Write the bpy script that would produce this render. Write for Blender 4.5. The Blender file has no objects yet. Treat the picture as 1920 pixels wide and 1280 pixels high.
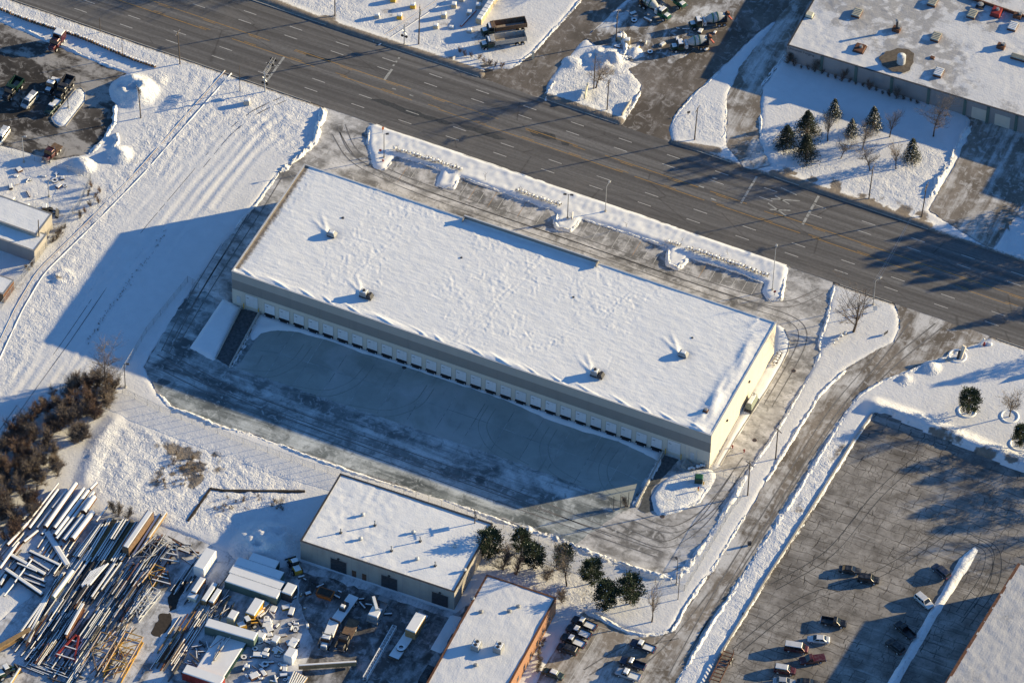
import bpy, bmesh, math, random
import numpy as np
from mathutils import Vector, Matrix
from mathutils.geometry import tessellate_polygon
PI = math.pi
S = bpy.context.scene
COL = S.collection
random.seed(7)

# ------------------------------------------------------------------ camera
CAMP = Vector((375.985, -717.715, 853.286))
CR = Vector((0.91178094, 0.41026155, 0.01846539))
CU = Vector((-0.31119156, 0.66086537, 0.68294712))
CF = Vector((-0.26798381, 0.62844444, -0.73023439))
FPX = 9600.0
cam = bpy.data.cameras.new('camera'); camo = bpy.data.objects.new('camera', cam); COL.objects.link(camo)
cam.sensor_width = 36.0; cam.lens = FPX * 36.0 / 1920.0; cam.clip_start = 20; cam.clip_end = 30000
m = Matrix((CR, CU, -CF)).transposed().to_4x4(); m.translation = CAMP; camo.matrix_world = m
S.camera = camo
# ------------------------------------------------------------------ light
SUN_AZ = math.radians(40.8); SUN_EL = math.radians(13.6)
w = bpy.data.worlds.new('World'); S.world = w; w.use_nodes = True
nt = w.node_tree; bg = nt.nodes['Background']
sky = nt.nodes.new('ShaderNodeTexSky'); sky.sky_type = 'NISHITA'; sky.sun_disc = False
sky.sun_elevation = SUN_EL; sky.sun_rotation = PI / 2 - SUN_AZ; sky.air_density = 1.0; sky.dust_density = 0.0; sky.ozone_density = 5.6
nt.links.new(sky.outputs[0], bg.inputs[0]); bg.inputs[1].default_value = 0.10
sl = bpy.data.lights.new('sun', 'SUN'); sl.energy = 5.0; sl.angle = math.radians(0.5); sl.color = (1.0, 0.80, 0.46)
so = bpy.data.objects.new('sun', sl); COL.objects.link(so)
sd = Vector((math.cos(SUN_EL) * math.cos(SUN_AZ), math.cos(SUN_EL) * math.sin(SUN_AZ), math.sin(SUN_EL)))
so.rotation_euler = sd.to_track_quat('Z', 'Y').to_euler(); so.location = (0, 0, 200)
S.view_settings.view_transform = 'Standard'; S.view_settings.look = 'None'; S.view_settings.gamma = 1.0
S.view_settings.use_curve_mapping = False
S.view_settings.exposure = 0.98
S.render.engine = 'CYCLES'
S.cycles.max_bounces = 5; S.cycles.diffuse_bounces = 3; S.cycles.transparent_max_bounces = 6

# ------------------------------------------------------------------ helpers
def G(x, y, z=0.0):
    """photograph pixel (1920 wide) to the place it shows at height z"""
    d = CF + CR * ((x - 960) / FPX) - CU * ((y - 640) / FPX)
    return CAMP + d * ((z - CAMP.z) / d.z)
def PW(pts, z=0.0): return [G(x, y, z) for x, y in pts]
def ang(a, b):
    p, q = G(*a), G(*b); return math.atan2(q.y - p.y, q.x - p.x)

def tag(o, label=None, cat=None, group=None, kind=None):
    if label: o['label'] = label
    if cat: o['category'] = cat
    if group: o['group'] = group
    if kind: o['kind'] = kind
    return o
def thing(name, label, cat, loc=(0, 0, 0), rz=0.0, group=None):
    o = bpy.data.objects.new(name, None); COL.objects.link(o); o.empty_display_size = 0.3
    o.location = loc; o.rotation_euler = (0, 0, rz)
    return tag(o, label, cat, group)
def copy_tree(o, parent=None):
    c = o.copy(); COL.objects.link(c); c.parent = parent
    for ch in o.children: copy_tree(ch, c)
    return c
def link(me, name, parent=None, mat=None):
    o = bpy.data.objects.new(name, me); COL.objects.link(o)
    if mat is not None and not me.materials: me.materials.append(mat)
    if parent is not None: o.parent = parent
    return o

class MB:
    def __init__(s): s.v = []; s.f = []
    def add(s, vs, fs):
        n = len(s.v); s.v += [tuple(p) for p in vs]; s.f += [tuple(i + n for i in f) for f in fs]; return s
    def box(s, x0, x1, y0, y1, z0, z1, M=None):
        vs = [Vector(p) for p in ((x0,y0,z0),(x1,y0,z0),(x1,y1,z0),(x0,y1,z0),(x0,y0,z1),(x1,y0,z1),(x1,y1,z1),(x0,y1,z1))]
        if M is not None: vs = [M @ p for p in vs]
        return s.add(vs, [(3,2,1,0),(4,5,6,7),(0,1,5,4),(1,2,6,5),(2,3,7,6),(3,0,4,7)])
    def tbox(s, x0, x1, y0, y1, z0, z1, ix=0.0, iy=0.0):
        """box whose top is inset"""
        return s.add([(x0,y0,z0),(x1,y0,z0),(x1,y1,z0),(x0,y1,z0),(x0+ix,y0+iy,z1),(x1-ix,y0+iy,z1),(x1-ix,y1-iy,z1),(x0+ix,y1-iy,z1)],
                     [(3,2,1,0),(4,5,6,7),(0,1,5,4),(1,2,6,5),(2,3,7,6),(3,0,4,7)])
    def bar(s, p0, p1, wd, ht, up=Vector((0,0,1))):
        p0 = Vector(p0); p1 = Vector(p1); d = p1 - p0
        if d.length < 1e-6: return s
        d.normalize(); a = d.cross(up)
        if a.length < 1e-4: a = d.cross(Vector((1,0,0)))
        a.normalize(); b = a.cross(d); a = a * wd / 2; b = b * ht / 2
        vs = [p0-a-b, p0+a-b, p0+a+b, p0-a+b, p1-a-b, p1+a-b, p1+a+b, p1-a+b]
        return s.add(vs, [(3,2,1,0),(4,5,6,7),(0,1,5,4),(1,2,6,5),(2,3,7,6),(3,0,4,7)])
    def cyl(s, p0, p1, r0, r1=None, n=8, caps=True):
        r1 = r0 if r1 is None else r1
        p0 = Vector(p0); p1 = Vector(p1); d = p1 - p0
        if d.length < 1e-6: return s
        d.normalize(); a = d.orthogonal().normalized(); b = d.cross(a)
        vs = []
        for p, r in ((p0, r0), (p1, r1)):
            for i in range(n):
                t = 2 * PI * i / n; vs.append(p + a * (r * math.cos(t)) + b * (r * math.sin(t)))
        fs = [(i, (i+1) % n, n + (i+1) % n, n + i) for i in range(n)]
        if caps: fs += [tuple(range(n-1, -1, -1)), tuple(range(n, 2*n))]
        return s.add(vs, fs)
    def loft(s, rings, caps=True):
        n = len(rings[0]); base = len(s.v); vs = [p for r in rings for p in r]; fs = []
        for k in range(len(rings) - 1):
            for i in range(n):
                j = (i+1) % n; fs.append((k*n+i, k*n+j, (k+1)*n+j, (k+1)*n+i))
        if caps: fs += [tuple(range(n-1, -1, -1)), tuple(range((len(rings)-1)*n, len(rings)*n))]
        return s.add(vs, fs)
    def prism(s, poly, z0, z1):
        n = len(poly)
        vs = [(p[0], p[1], z0) for p in poly] + [(p[0], p[1], z1) for p in poly]
        fs = [(i, (i+1) % n, n + (i+1) % n, n + i) for i in range(n)]
        tri = tessellate_polygon([[Vector((p[0], p[1], 0)) for p in poly]])
        fs += [(t[0]+n, t[1]+n, t[2]+n) for t in tri]
        return s.add(vs, fs)
    def mesh(s, name):
        me = bpy.data.meshes.new(name); me.from_pydata(s.v, [], s.f); me.update(); return me
    def build(s, name, mat, parent=None, smooth=False, fix=True):
        me = s.mesh(name)
        if fix:
            b = bmesh.new(); b.from_mesh(me); bmesh.ops.recalc_face_normals(b, faces=b.faces); b.to_mesh(me); b.free()
        if smooth: me.polygons.foreach_set('use_smooth', [True] * len(me.polygons))
        return link(me, name, parent, mat)

def ring(x, hw, z0, z1, r=0.12):
    """rounded rectangle section in the yz plane at x"""
    return [(x,-hw+r,z0),(x,hw-r,z0),(x,hw,z0+r),(x,hw,z1-r),(x,hw-r,z1),(x,-hw+r,z1),(x,-hw,z1-r),(x,-hw,z0+r)]

# ---- noise on arrays
def _h(i, j, k):
    n = (i * 374761393 + j * 668265263 + k * 2147483647) & 0xFFFFFFFF
    n = ((n ^ (n >> 13)) * 1274126177) & 0xFFFFFFFF
    return ((n ^ (n >> 16)) & 0xFFFF) / 65535.0
def vn(x, y, k=0):
    x = np.asarray(x, float); y = np.asarray(y, float)
    i = np.floor(x).astype(np.int64); j = np.floor(y).astype(np.int64); u = x - i; v = y - j
    u = u*u*(3-2*u); v = v*v*(3-2*v)
    return (_h(i,j,k)*(1-u) + _h(i+1,j,k)*u)*(1-v) + (_h(i,j+1,k)*(1-u) + _h(i+1,j+1,k)*u)*v
def fbm(x, y, k=0, o=4):
    t = 0; a = 0.5
    for q in range(o): t = t + a * vn(x*2**q + 17.3*q, y*2**q - 9.1*q, k+q); a *= 0.5
    return t / (1 - 0.5**o)
def inpoly(X, Y, poly):
    r = np.zeros(X.shape, bool); n = len(poly)
    for i in range(n):
        x1, y1 = poly[i][0], poly[i][1]; x2, y2 = poly[(i+1) % n][0], poly[(i+1) % n][1]
        if y1 == y2: continue
        c = ((Y < y1) != (Y < y2)) & (X < (x2-x1)*(Y-y1)/(y2-y1) + x1)
        r ^= c
    return r
def pdist(X, Y, path, closed=False):
    d = np.full(X.shape, 1e9); n = len(path)
    for i in range(n if closed else n-1):
        a = path[i]; b = path[(i+1) % n]; dx, dy = b[0]-a[0], b[1]-a[1]; L = dx*dx+dy*dy or 1e-9
        t = np.clip(((X-a[0])*dx + (Y-a[1])*dy)/L, 0, 1)
        d = np.minimum(d, np.hypot(X-a[0]-t*dx, Y-a[1]-t*dy))
    return d

# ------------------------------------------------------------------ materials
MATS = {}
def nodes(name, rough=0.8, spec=0.3):
    mt = bpy.data.materials.new(name); mt.use_nodes = True; MATS[name] = mt
    n = mt.node_tree.nodes; p = n['Principled BSDF']; p.inputs['Roughness'].default_value = rough
    p.inputs['Specular IOR Level'].default_value = spec
    return mt, mt.node_tree, p
def N(t, typ, **kw):
    n = t.nodes.new(typ)
    for k, v in kw.items():
        if k in n.inputs: n.inputs[k].default_value = v
        else: setattr(n, k, v)
    return n
def mapping(t, scale=(1,1,1), rot=0.0, coord='Object'):
    c = N(t, 'ShaderNodeTexCoord'); mp = N(t, 'ShaderNodeMapping'); mp.inputs['Scale'].default_value = scale; mp.inputs['Rotation'].default_value = (0,0,rot)
    t.links.new(c.outputs[coord], mp.inputs[0]); return mp.outputs[0]
def noise(t, vec, scale, detail=4.0, rough=0.55, dist=0.0):
    n = N(t, 'ShaderNodeTexNoise'); n.inputs['Scale'].default_value = scale; n.inputs['Detail'].default_value = detail
    n.inputs['Roughness'].default_value = rough; n.inputs['Distortion'].default_value = dist
    t.links.new(vec, n.inputs['Vector']); return n.outputs['Fac']
def ramp(t, fac, stops):
    r = N(t, 'ShaderNodeValToRGB'); e = r.color_ramp.elements
    while len(e) < len(stops): e.new(0.5)
    for k, (p, c) in enumerate(stops):
        e[k].position = p; e[k].color = (c, c, c, 1) if not hasattr(c, '__len__') else (*c, 1)
    t.links.new(fac, r.inputs[0]); return r.outputs[0]
def mix(t, f, a, b):
    n = N(t, 'ShaderNodeMix'); n.data_type = 'RGBA'
    for sock, v in ((n.inputs[0], f), (n.inputs[6], a), (n.inputs[7], b)):
        if hasattr(v, 'node'): t.links.new(v, sock)
        elif hasattr(v, '__len__'): sock.default_value = (*v, 1)
        else: sock.default_value = v
    return n.outputs[2]
def math_(t, op, a, b=0.0):
    n = N(t, 'ShaderNodeMath'); n.operation = op
    for sock, v in ((n.inputs[0], a), (n.inputs[1], b)):
        if hasattr(v, 'node'): t.links.new(v, sock)
        else: sock.default_value = v
    return n.outputs[0]
def bump(t, p, h, strength=0.5, dist=0.1):
    b = N(t, 'ShaderNodeBump'); b.inputs['Strength'].default_value = strength; b.inputs['Distance'].default_value = dist
    t.links.new(h, b.inputs['Height']); t.links.new(b.outputs[0], p.inputs['Normal'])
def attr(t, name):
    a = N(t, 'ShaderNodeAttribute'); a.attribute_name = name; return a.outputs['Fac']
def plain(name, col, rough=0.7, var=0.15, scale=1.5, metal=0.0, spec=0.3):
    mt, t, p = nodes(name, rough, spec); p.inputs['Metallic'].default_value = metal
    v = mapping(t); f = noise(t, v, scale, 5)
    c = mix(t, ramp(t, f, [(0.3, 0.0), (0.7, 1.0)]), [x*(1-var) for x in col], [min(1, x*(1+var)) for x in col])
    t.links.new(c, p.inputs['Base Color']); return mt

def mk_snow(name, base=(0.80,0.81,0.81), bs=0.40, usedirt=True, ripple=True, dist=0.25, d0=(0.11,0.088,0.068), d1=(0.32,0.28,0.235), grit=False):
    mt, t, p = nodes(name, 0.65, 0.25)
    v = mapping(t); c = base
    f1 = noise(t, v, 0.35, 6); f2 = noise(t, v, 2.6, 4)
    vr = mapping(t, (0.35, 1.6, 1), 0.5); f3 = noise(t, vr, 1.1, 4)
    f4 = noise(t, v, 5.5, 3)
    h = math_(t, 'ADD', math_(t, 'ADD', math_(t, 'MULTIPLY', f1, 0.25), math_(t, 'MULTIPLY', f4, 0.20)), math_(t, 'ADD', math_(t, 'MULTIPLY', f2, 0.42), math_(t, 'MULTIPLY', f3, 0.38)))
    if usedirt:
        fr = ramp(t, noise(t, v, 1.15, 3, 0.6, 0.8), [(0.36, 0.0), (0.66, 1.0)])
        h = math_(t, 'ADD', h, math_(t, 'MULTIPLY', fr, math_(t, 'MULTIPLY', attr(t, 'rough'), 2.6)))
    bump(t, p, h, bs, dist)
    c = mix(t, ramp(t, f1, [(0.35, 0.0), (0.65, 1.0)]), [x*0.94 for x in base], base)
    if usedirt:
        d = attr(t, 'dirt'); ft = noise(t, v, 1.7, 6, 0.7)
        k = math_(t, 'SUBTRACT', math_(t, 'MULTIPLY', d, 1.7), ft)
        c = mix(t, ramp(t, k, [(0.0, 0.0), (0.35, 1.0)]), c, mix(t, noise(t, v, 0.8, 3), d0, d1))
    if grit: c = mix(t, ramp(t, noise(t, v, 0.7, 6, 0.7, 0.5), [(0.54, 0.0), (0.70, 0.75)]), c, (0.36, 0.335, 0.305))
    t.links.new(c, p.inputs['Base Color']); return mt
mk_snow('snow', base=(0.715,0.72,0.725)); mk_snow('snow_roof'); mk_snow('snow_plain_grey', base=(0.50,0.50,0.505), bs=0.6, d0=(0.26,0.255,0.25), d1=(0.38,0.375,0.37)); mk_snow('snow_grey', base=(0.66,0.665,0.67), bs=0.5, d0=(0.30,0.295,0.29), d1=(0.46,0.455,0.45)); mk_snow('snow_pile', grit=True, bs=0.8, usedirt=False, dist=0.35); mk_snow('snow_cap', bs=0.15, usedirt=False, dist=0.15)  # ground and grey snow bases dimmed: lens vignetting put into the colour

def mk_road():
    mt, t, p = nodes('asphalt_road', 0.75, 0.3)
    R = 0.0145
    vs = mapping(t, (0.018, 1.25, 1), R); st = noise(t, vs, 1.0, 6, 0.65)
    vw = mapping(t, (0.004, 0.55, 1), R); wd = noise(t, vw, 1.0, 3, 0.5)
    v = mapping(t); n1 = noise(t, v, 0.10, 5); n2 = noise(t, v, 1.4, 6, 0.7)
    c = mix(t, ramp(t, st, [(0.3, 0.0), (0.7, 1.0)]), (0.112, 0.108, 0.104), (0.235, 0.228, 0.219))
    c = mix(t, ramp(t, wd, [(0.40, 0.0), (0.62, 1.0)]), c, (0.105, 0.100, 0.096))
    c = mix(t, ramp(t, n1, [(0.55, 0.0), (0.75, 0.55)]), c, (0.185, 0.172, 0.158))
    c = mix(t, ramp(t, n2, [(0.35, 0.35), (0.6, 0.0)]), c, (0.055, 0.05, 0.046))
    cr = N(t, 'ShaderNodeTexVoronoi'); cr.feature = 'DISTANCE_TO_EDGE'; cr.inputs['Scale'].default_value = 0.12
    vv = mapping(t, (0.35, 1.6, 1)); t.links.new(vv, cr.inputs['Vector'])
    c = mix(t, ramp(t, cr.outputs['Distance'], [(0.0, 0.5), (0.012, 0.0)]), c, (0.035, 0.03, 0.028))
    t.links.new(c, p.inputs['Base Color']); bump(t, p, n2, 0.15, 0.02)
mk_road()
def mk_lot(name, dark, mid, frost, lo=0.45, hi=0.62, st=(0.05, 0.5), rot=0.0, amt=1.0, sc=0.12):
    """paving with dried salt and blown snow"""
    mt, t, p = nodes(name, 0.8, 0.25)
    v = mapping(t); vs = mapping(t, (st[0], st[1], 1), rot)
    a = noise(t, v, sc, 7, 0.62, 0.6); b = noise(t, vs, 1.0, 6, 0.62, 0.3); e = noise(t, v, 2.2, 6, 0.7)
    c = mix(t, ramp(t, noise(t, v, 0.07, 5), [(0.4, 0.0), (0.6, 1.0)]), dark, mid)
    f = math_(t, 'ADD', math_(t, 'MULTIPLY', a, 0.5), math_(t, 'MULTIPLY', b, 0.5))
    c = mix(t, math_(t, 'MULTIPLY', ramp(t, f, [(lo, 0.0), (hi, 1.0)]), amt), c, frost)
    g = noise(t, v, 0.5, 7, 0.68, 0.9); g2 = noise(t, vs, 3.2, 6, 0.65, 0.5)
    c = mix(t, math_(t, 'MULTIPLY', ramp(t, g, [(0.53, 0.0), (0.63, 0.6)]), amt), c, frost)
    c = mix(t, ramp(t, g, [(0.36, 0.55), (0.45, 0.0)]), c, dark)
    c = mix(t, ramp(t, g2, [(0.36, 0.4), (0.46, 0.0)]), c, dark)
    c = mix(t, ramp(t, e, [(0.3, 0.3), (0.5, 0.0)]), c, dark)
    t.links.new(c, p.inputs['Base Color']); bump(t, p, e, 0.2, 0.03)
mk_lot('asphalt_lot', (0.13,0.127,0.122), (0.34,0.33,0.315), (0.68,0.67,0.655), 0.42, 0.60, (0.10, 0.30), 0.15, 1.0, 0.16)
mk_lot('bay_asphalt', (0.16,0.157,0.15), (0.28,0.275,0.265), (0.62,0.61,0.60), 0.46, 0.60, (0.2, 0.12), 0.1, 1.0, 0.25)
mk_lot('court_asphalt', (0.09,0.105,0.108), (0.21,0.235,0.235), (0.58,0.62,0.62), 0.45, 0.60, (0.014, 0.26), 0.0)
mk_lot('side_road', (0.14,0.12,0.097), (0.28,0.245,0.205), (0.62,0.61,0.59), 0.47, 0.60, (0.40, 0.035), 0.0)
mk_lot('truck_yard', (0.035,0.031,0.028), (0.11,0.10,0.09), (0.36,0.345,0.325), 0.50, 0.545, (0.05, 0.16), 0.35, 1.0, 0.07)
mk_lot('gravel_yard', (0.12,0.10,0.082), (0.20,0.175,0.15), (0.62,0.61,0.60), 0.46, 0.58, (0.35, 0.06), 0.25)
mk_lot('drive_gravel', (0.10,0.085,0.07), (0.19,0.165,0.14), (0.42,0.40,0.38), 0.52, 0.72, (0.35, 0.06), 0.25)
mk_lot('dirty_snow', (0.11,0.095,0.08), (0.24,0.215,0.19), (0.68,0.69,0.70), 0.51, 0.60, (0.2, 0.05), 0.2)
mk_lot('yard_dark', (0.07,0.066,0.062), (0.14,0.135,0.13), (0.50,0.50,0.51), 0.46, 0.66, (0.30, 0.06), -0.1, 1.0, 0.3)
mk_lot('yard_snow', (0.10,0.095,0.09), (0.30,0.30,0.31), (0.66,0.67,0.69), 0.40, 0.54, (0.2, 0.05), -0.1)
def mk_concrete():
    mt, t, p = nodes('concrete_slab', 0.85, 0.2)
    v = mapping(t); vs = mapping(t, (0.35, 0.03, 1)); a = noise(t, v, 0.13, 6, 0.6, 0.4); b = noise(t, vs, 1.0, 5); e = noise(t, v, 3.0, 5)
    c = mix(t, ramp(t, a, [(0.35, 0.0), (0.65, 1.0)]), (0.285, 0.315, 0.29), (0.37, 0.40, 0.375))
    c = mix(t, ramp(t, b, [(0.55, 0.0), (0.8, 0.4)]), c, (0.42, 0.43, 0.43))
    c = mix(t, ramp(t, e, [(0.28, 0.25), (0.42, 0.0)]), c, (0.15, 0.15, 0.14))
    oi = N(t, 'ShaderNodeObjectInfo'); c = mix(t, math_(t, 'MULTIPLY', oi.outputs['Random'], 0.40), c, (0.25, 0.275, 0.25))
    st = ramp(t, noise(t, mapping(t, (0.9, 0.10, 1), 0.12), 1.0, 5, 0.6, 0.7), [(0.60, 0.0), (0.70, 0.45)]); c = mix(t, st, c, (0.17, 0.175, 0.165))
    fr = ramp(t, noise(t, v, 0.05, 5, 0.6, 1.0), [(0.52, 0.0), (0.68, 0.5)]); c = mix(t, fr, c, (0.50, 0.52, 0.52))
    t.links.new(c, p.inputs['Base Color'])
mk_concrete()
def mk_cracked():
    mt, t, p = nodes('cracked_asphalt', 0.8, 0.25)
    v = mapping(t); n0 = noise(t, v, 0.25, 5)
    wv = N(t, 'ShaderNodeMix'); wv.data_type = 'VECTOR'; wv.inputs[0].default_value = 0.10
    nz = N(t, 'ShaderNodeTexNoise'); nz.inputs['Scale'].default_value = 0.28; nz.inputs['Detail'].default_value = 3.0; t.links.new(v, nz.inputs['Vector'])
    vm = N(t, 'ShaderNodeVectorMath'); vm.operation = 'SCALE'; vm.inputs['Scale'].default_value = 2.0; t.links.new(nz.outputs['Color'], vm.inputs[0])
    va = N(t, 'ShaderNodeVectorMath'); va.operation = 'ADD'; t.links.new(v, va.inputs[0]); t.links.new(vm.outputs[0], va.inputs[1])
    sx = N(t, 'ShaderNodeSeparateXYZ'); t.links.new(va.outputs[0], sx.inputs[0])
    yw = math_(t, 'MULTIPLY', sx.outputs[1], 0.42); row = math_(t, 'FLOOR', yw); fy = math_(t, 'FRACT', yw)
    off = math_(t, 'MULTIPLY', math_(t, 'SINE', math_(t, 'MULTIPLY', row, 12.9898)), 43.7)
    fx = math_(t, 'FRACT', math_(t, 'ADD', math_(t, 'MULTIPLY', sx.outputs[0], 0.34), off))
    def line(f, w): return ramp(t, math_(t, 'ABSOLUTE', math_(t, 'SUBTRACT', f, 0.5)), [(w*0.35, 1.0), (w, 0.0)])
    vb = N(t, 'ShaderNodeTexVoronoi'); vb.feature = 'DISTANCE_TO_EDGE'; vb.voronoi_dimensions = '2D'; vb.inputs['Scale'].default_value = 0.62; t.links.new(va.outputs[0], vb.inputs['Vector'])
    c1 = math_(t, 'MAXIMUM', line(fy, 0.055), math_(t, 'MULTIPLY', line(fx, 0.05), ramp(t, noise(t, v, 0.35, 3), [(0.40, 0.0), (0.5, 1.0)])))
    c2 = ramp(t, vb.outputs['Distance'], [(0.012, 1.0), (0.05, 0.0)])
    f2 = noise(t, v, 1.8, 6, 0.7)
    c = mix(t, ramp(t, n0, [(0.35, 0.0), (0.65, 1.0)]), (0.16, 0.148, 0.133), (0.36, 0.34, 0.312))
    c = mix(t, ramp(t, noise(t, v, 0.06, 4), [(0.54, 0.0), (0.66, 0.6)]), c, (0.085, 0.075, 0.066))
    c = mix(t, ramp(t, f2, [(0.3, 0.5), (0.5, 0.0)]), c, (0.085, 0.075, 0.065))
    bm = ramp(t, noise(t, v, 0.09, 4, 0.6, 0.5), [(0.38, 0.30), (0.58, 1.0)]); c1 = math_(t, 'MULTIPLY', c1, bm)
    sn = ramp(t, noise(t, mapping(t, (0.06, 0.9, 1), 0.05), 1.0, 6, 0.65, 0.4), [(0.56, 0.0), (0.68, 0.55)]); c = mix(t, sn, c, (0.46, 0.445, 0.425))
    ol = ramp(t, noise(t, v, 0.42, 5, 0.65, 0.6), [(0.62, 0.0), (0.72, 0.7)]); c = mix(t, ol, c, (0.06, 0.053, 0.046))
    c = mix(t, math_(t, 'MULTIPLY', c2, ramp(t, noise(t, v, 0.11, 3), [(0.45, 0.0), (0.6, 0.75)])), c, (0.05, 0.044, 0.038))
    c = mix(t, math_(t, 'MULTIPLY', c1, ramp(t, noise(t, v, 0.5, 3), [(0.3, 0.35), (0.6, 1.0)])), c, (0.04, 0.034, 0.03))
    t.links.new(c, p.inputs['Base Color']); bump(t, p, math_(t, 'MULTIPLY', c1, -1.0), 0.4, 0.04)
mk_cracked()
def mk_wall(name, col, stain=0.5):
    mt, t, p = nodes(name, 0.85, 0.2)
    v = mapping(t, (0.6, 0.6, 0.12)); a = noise(t, v, 1.0, 6, 0.6); b = noise(t, mapping(t), 0.3, 4)
    c = mix(t, ramp(t, a, [(0.4, 0.0), (0.75, stain)]), col, [x*0.72 for x in col])
    c = mix(t, ramp(t, b, [(0.3, 0.0), (0.7, 0.35)]), c, [min(1, x*1.12) for x in col])
    t.links.new(c, p.inputs['Base Color'])
mk_wall('wall_cream', (0.60,0.545,0.455), 0.35); mk_wall('wall_band', (0.25,0.235,0.215), 0.25); mk_wall('wall_top', (0.40,0.375,0.335), 0.3)
mk_wall('wall_concrete', (0.36,0.335,0.30), 0.8); mk_wall('wall_grey', (0.30,0.285,0.275), 0.6); mk_wall('wall_metal_green', (0.11,0.16,0.14), 0.4)
def mk_brick():
    mt, t, p = nodes('brick_wall', 0.85, 0.2)
    c = N(t, 'ShaderNodeTexCoord'); b = N(t, 'ShaderNodeTexBrick'); b.inputs['Scale'].default_value = 4.0
    b.inputs['Color1'].default_value = (0.36,0.17,0.085,1); b.inputs['Color2'].default_value = (0.28,0.125,0.065,1); b.inputs['Mortar'].default_value = (0.33,0.27,0.22,1)
    mp = N(t, 'ShaderNodeMapping'); mp.inputs['Rotation'].default_value = (PI/2, 0, PI/2); t.links.new(c.outputs['Object'], mp.inputs[0]); t.links.new(mp.outputs[0], b.inputs['Vector'])
    t.links.new(b.outputs['Color'], p.inputs['Base Color'])
mk_brick()
for a in [('door_white',(0.72,0.73,0.74),0.55,0.05),('black_rubber',(0.018,0.018,0.02),0.8,0.3),('metal_dark',(0.05,0.05,0.055),0.5,0.3),
          ('metal_grey',(0.26,0.265,0.27),0.45,0.15),('metal_light',(0.52,0.53,0.54),0.45,0.1),('galvanised',(0.36,0.37,0.38),0.5,0.15),
          ('yellow_paint',(0.62,0.36,0.03),0.55,0.15),('red_paint',(0.24,0.035,0.03),0.5,0.2),('road_yellow',(0.40,0.235,0.065),0.8,0.25),
          ('road_white',(0.50,0.49,0.46),0.8,0.2),('stop_white',(0.36,0.36,0.335),0.8,0.35),('wood_pole',(0.105,0.082,0.064),0.9,0.25),('bark',(0.075,0.056,0.043),0.95,0.3),
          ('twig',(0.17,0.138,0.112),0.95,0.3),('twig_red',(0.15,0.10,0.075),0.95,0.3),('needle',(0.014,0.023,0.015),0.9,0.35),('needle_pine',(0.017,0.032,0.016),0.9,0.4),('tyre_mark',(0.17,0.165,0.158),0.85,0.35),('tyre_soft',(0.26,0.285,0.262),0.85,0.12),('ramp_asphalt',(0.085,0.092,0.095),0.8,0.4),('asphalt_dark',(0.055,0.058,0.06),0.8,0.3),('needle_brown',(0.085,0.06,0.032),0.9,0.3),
          ('rust',(0.13,0.062,0.038),0.85,0.35),('steel',(0.10,0.095,0.092),0.6,0.3),('green_paint',(0.022,0.10,0.058),0.45,0.2),('dark_green',(0.012,0.04,0.03),0.45,0.2),
          ('drum_grey',(0.42,0.43,0.42),0.5,0.12),('concrete_block',(0.42,0.40,0.36),0.9,0.15),('kerb_stone',(0.40,0.38,0.34),0.9,0.15),('kerb_red',(0.33,0.09,0.07),0.9,0.3),
          ('gravel_roof',(0.13,0.108,0.085),0.95,0.3),('skylight',(0.50,0.46,0.33),0.4,0.15),('weed',(0.20,0.14,0.085),0.95,0.3),('timber',(0.30,0.20,0.10),0.9,0.25),
          ('dark_earth',(0.045,0.037,0.031),0.95,0.3),('rail_steel',(0.16,0.10,0.085),0.6,0.25),('orange_paint',(0.42,0.12,0.025),0.55,0.2),('white_paint',(0.74,0.74,0.73),0.4,0.04),
          ('blue_grey',(0.16,0.20,0.24),0.5,0.15),('cream_paint',(0.58,0.55,0.42),0.5,0.1),('stripe_paint',(0.55,0.54,0.50),0.85,0.2),('stripe_orange',(0.42,0.28,0.16),0.85,0.25),
          ('stack_brown',(0.17,0.11,0.07),0.9,0.3),('salt_dirt',(0.30,0.26,0.22),0.95,0.3),('block_tan',(0.48,0.41,0.28),0.9,0.2),('tank_green',(0.24,0.27,0.22),0.6,0.15),('crane_yellow',(0.50,0.28,0.04),0.6,0.25)]:
    plain(a[0], a[1], a[2], a[3])
mt, t, p = nodes('door_white', 0.55, 0.3); oi = N(t, 'ShaderNodeObjectInfo'); fz = noise(t, mapping(t, (1.2,1.2,0.5)), 1.3, 5)
c = mix(t, math_(t, 'MULTIPLY', oi.outputs['Random'], 0.6), (0.74,0.745,0.75), (0.60,0.60,0.59)); t.links.new(mix(t, ramp(t, fz, [(0.5,0.0),(0.75,0.4)]), c, (0.42,0.40,0.37)), p.inputs['Base Color'])
def carpaint(name, col, metal=0.25):
    mt, t, p = nodes(name, 0.35, 0.5); v = mapping(t); f = noise(t, v, 1.2, 4)
    c = mix(t, ramp(t, f, [(0.45, 0.0), (0.75, 0.35)]), col, (0.30, 0.28, 0.25)); t.links.new(c, p.inputs['Base Color'])
    p.inputs['Metallic'].default_value = metal; p.inputs['Coat Weight'].default_value = 0.4
for n_, c_ in (('car_black',(0.012,0.013,0.016)),('car_white',(0.72,0.72,0.70)),('car_maroon',(0.085,0.012,0.014)),('car_silver',(0.42,0.43,0.44)),('car_red',(0.30,0.02,0.018)),('car_blue',(0.02,0.03,0.06)),('car_green',(0.015,0.04,0.03)),('car_tan',(0.40,0.36,0.28))): carpaint(n_, c_)
mt, t, p = nodes('glass', 0.08, 0.6); p.inputs['Base Color'].default_value = (0.012, 0.015, 0.018, 1)
mt, t, p = nodes('chrome', 0.2, 0.5); p.inputs['Base Color'].default_value = (0.6, 0.6, 0.6, 1); p.inputs['Metallic'].default_value = 1.0
mt, t, p = nodes('tail_red', 0.3, 0.5); p.inputs['Base Color'].default_value = (0.35, 0.02, 0.02, 1)
M = MATS
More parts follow.
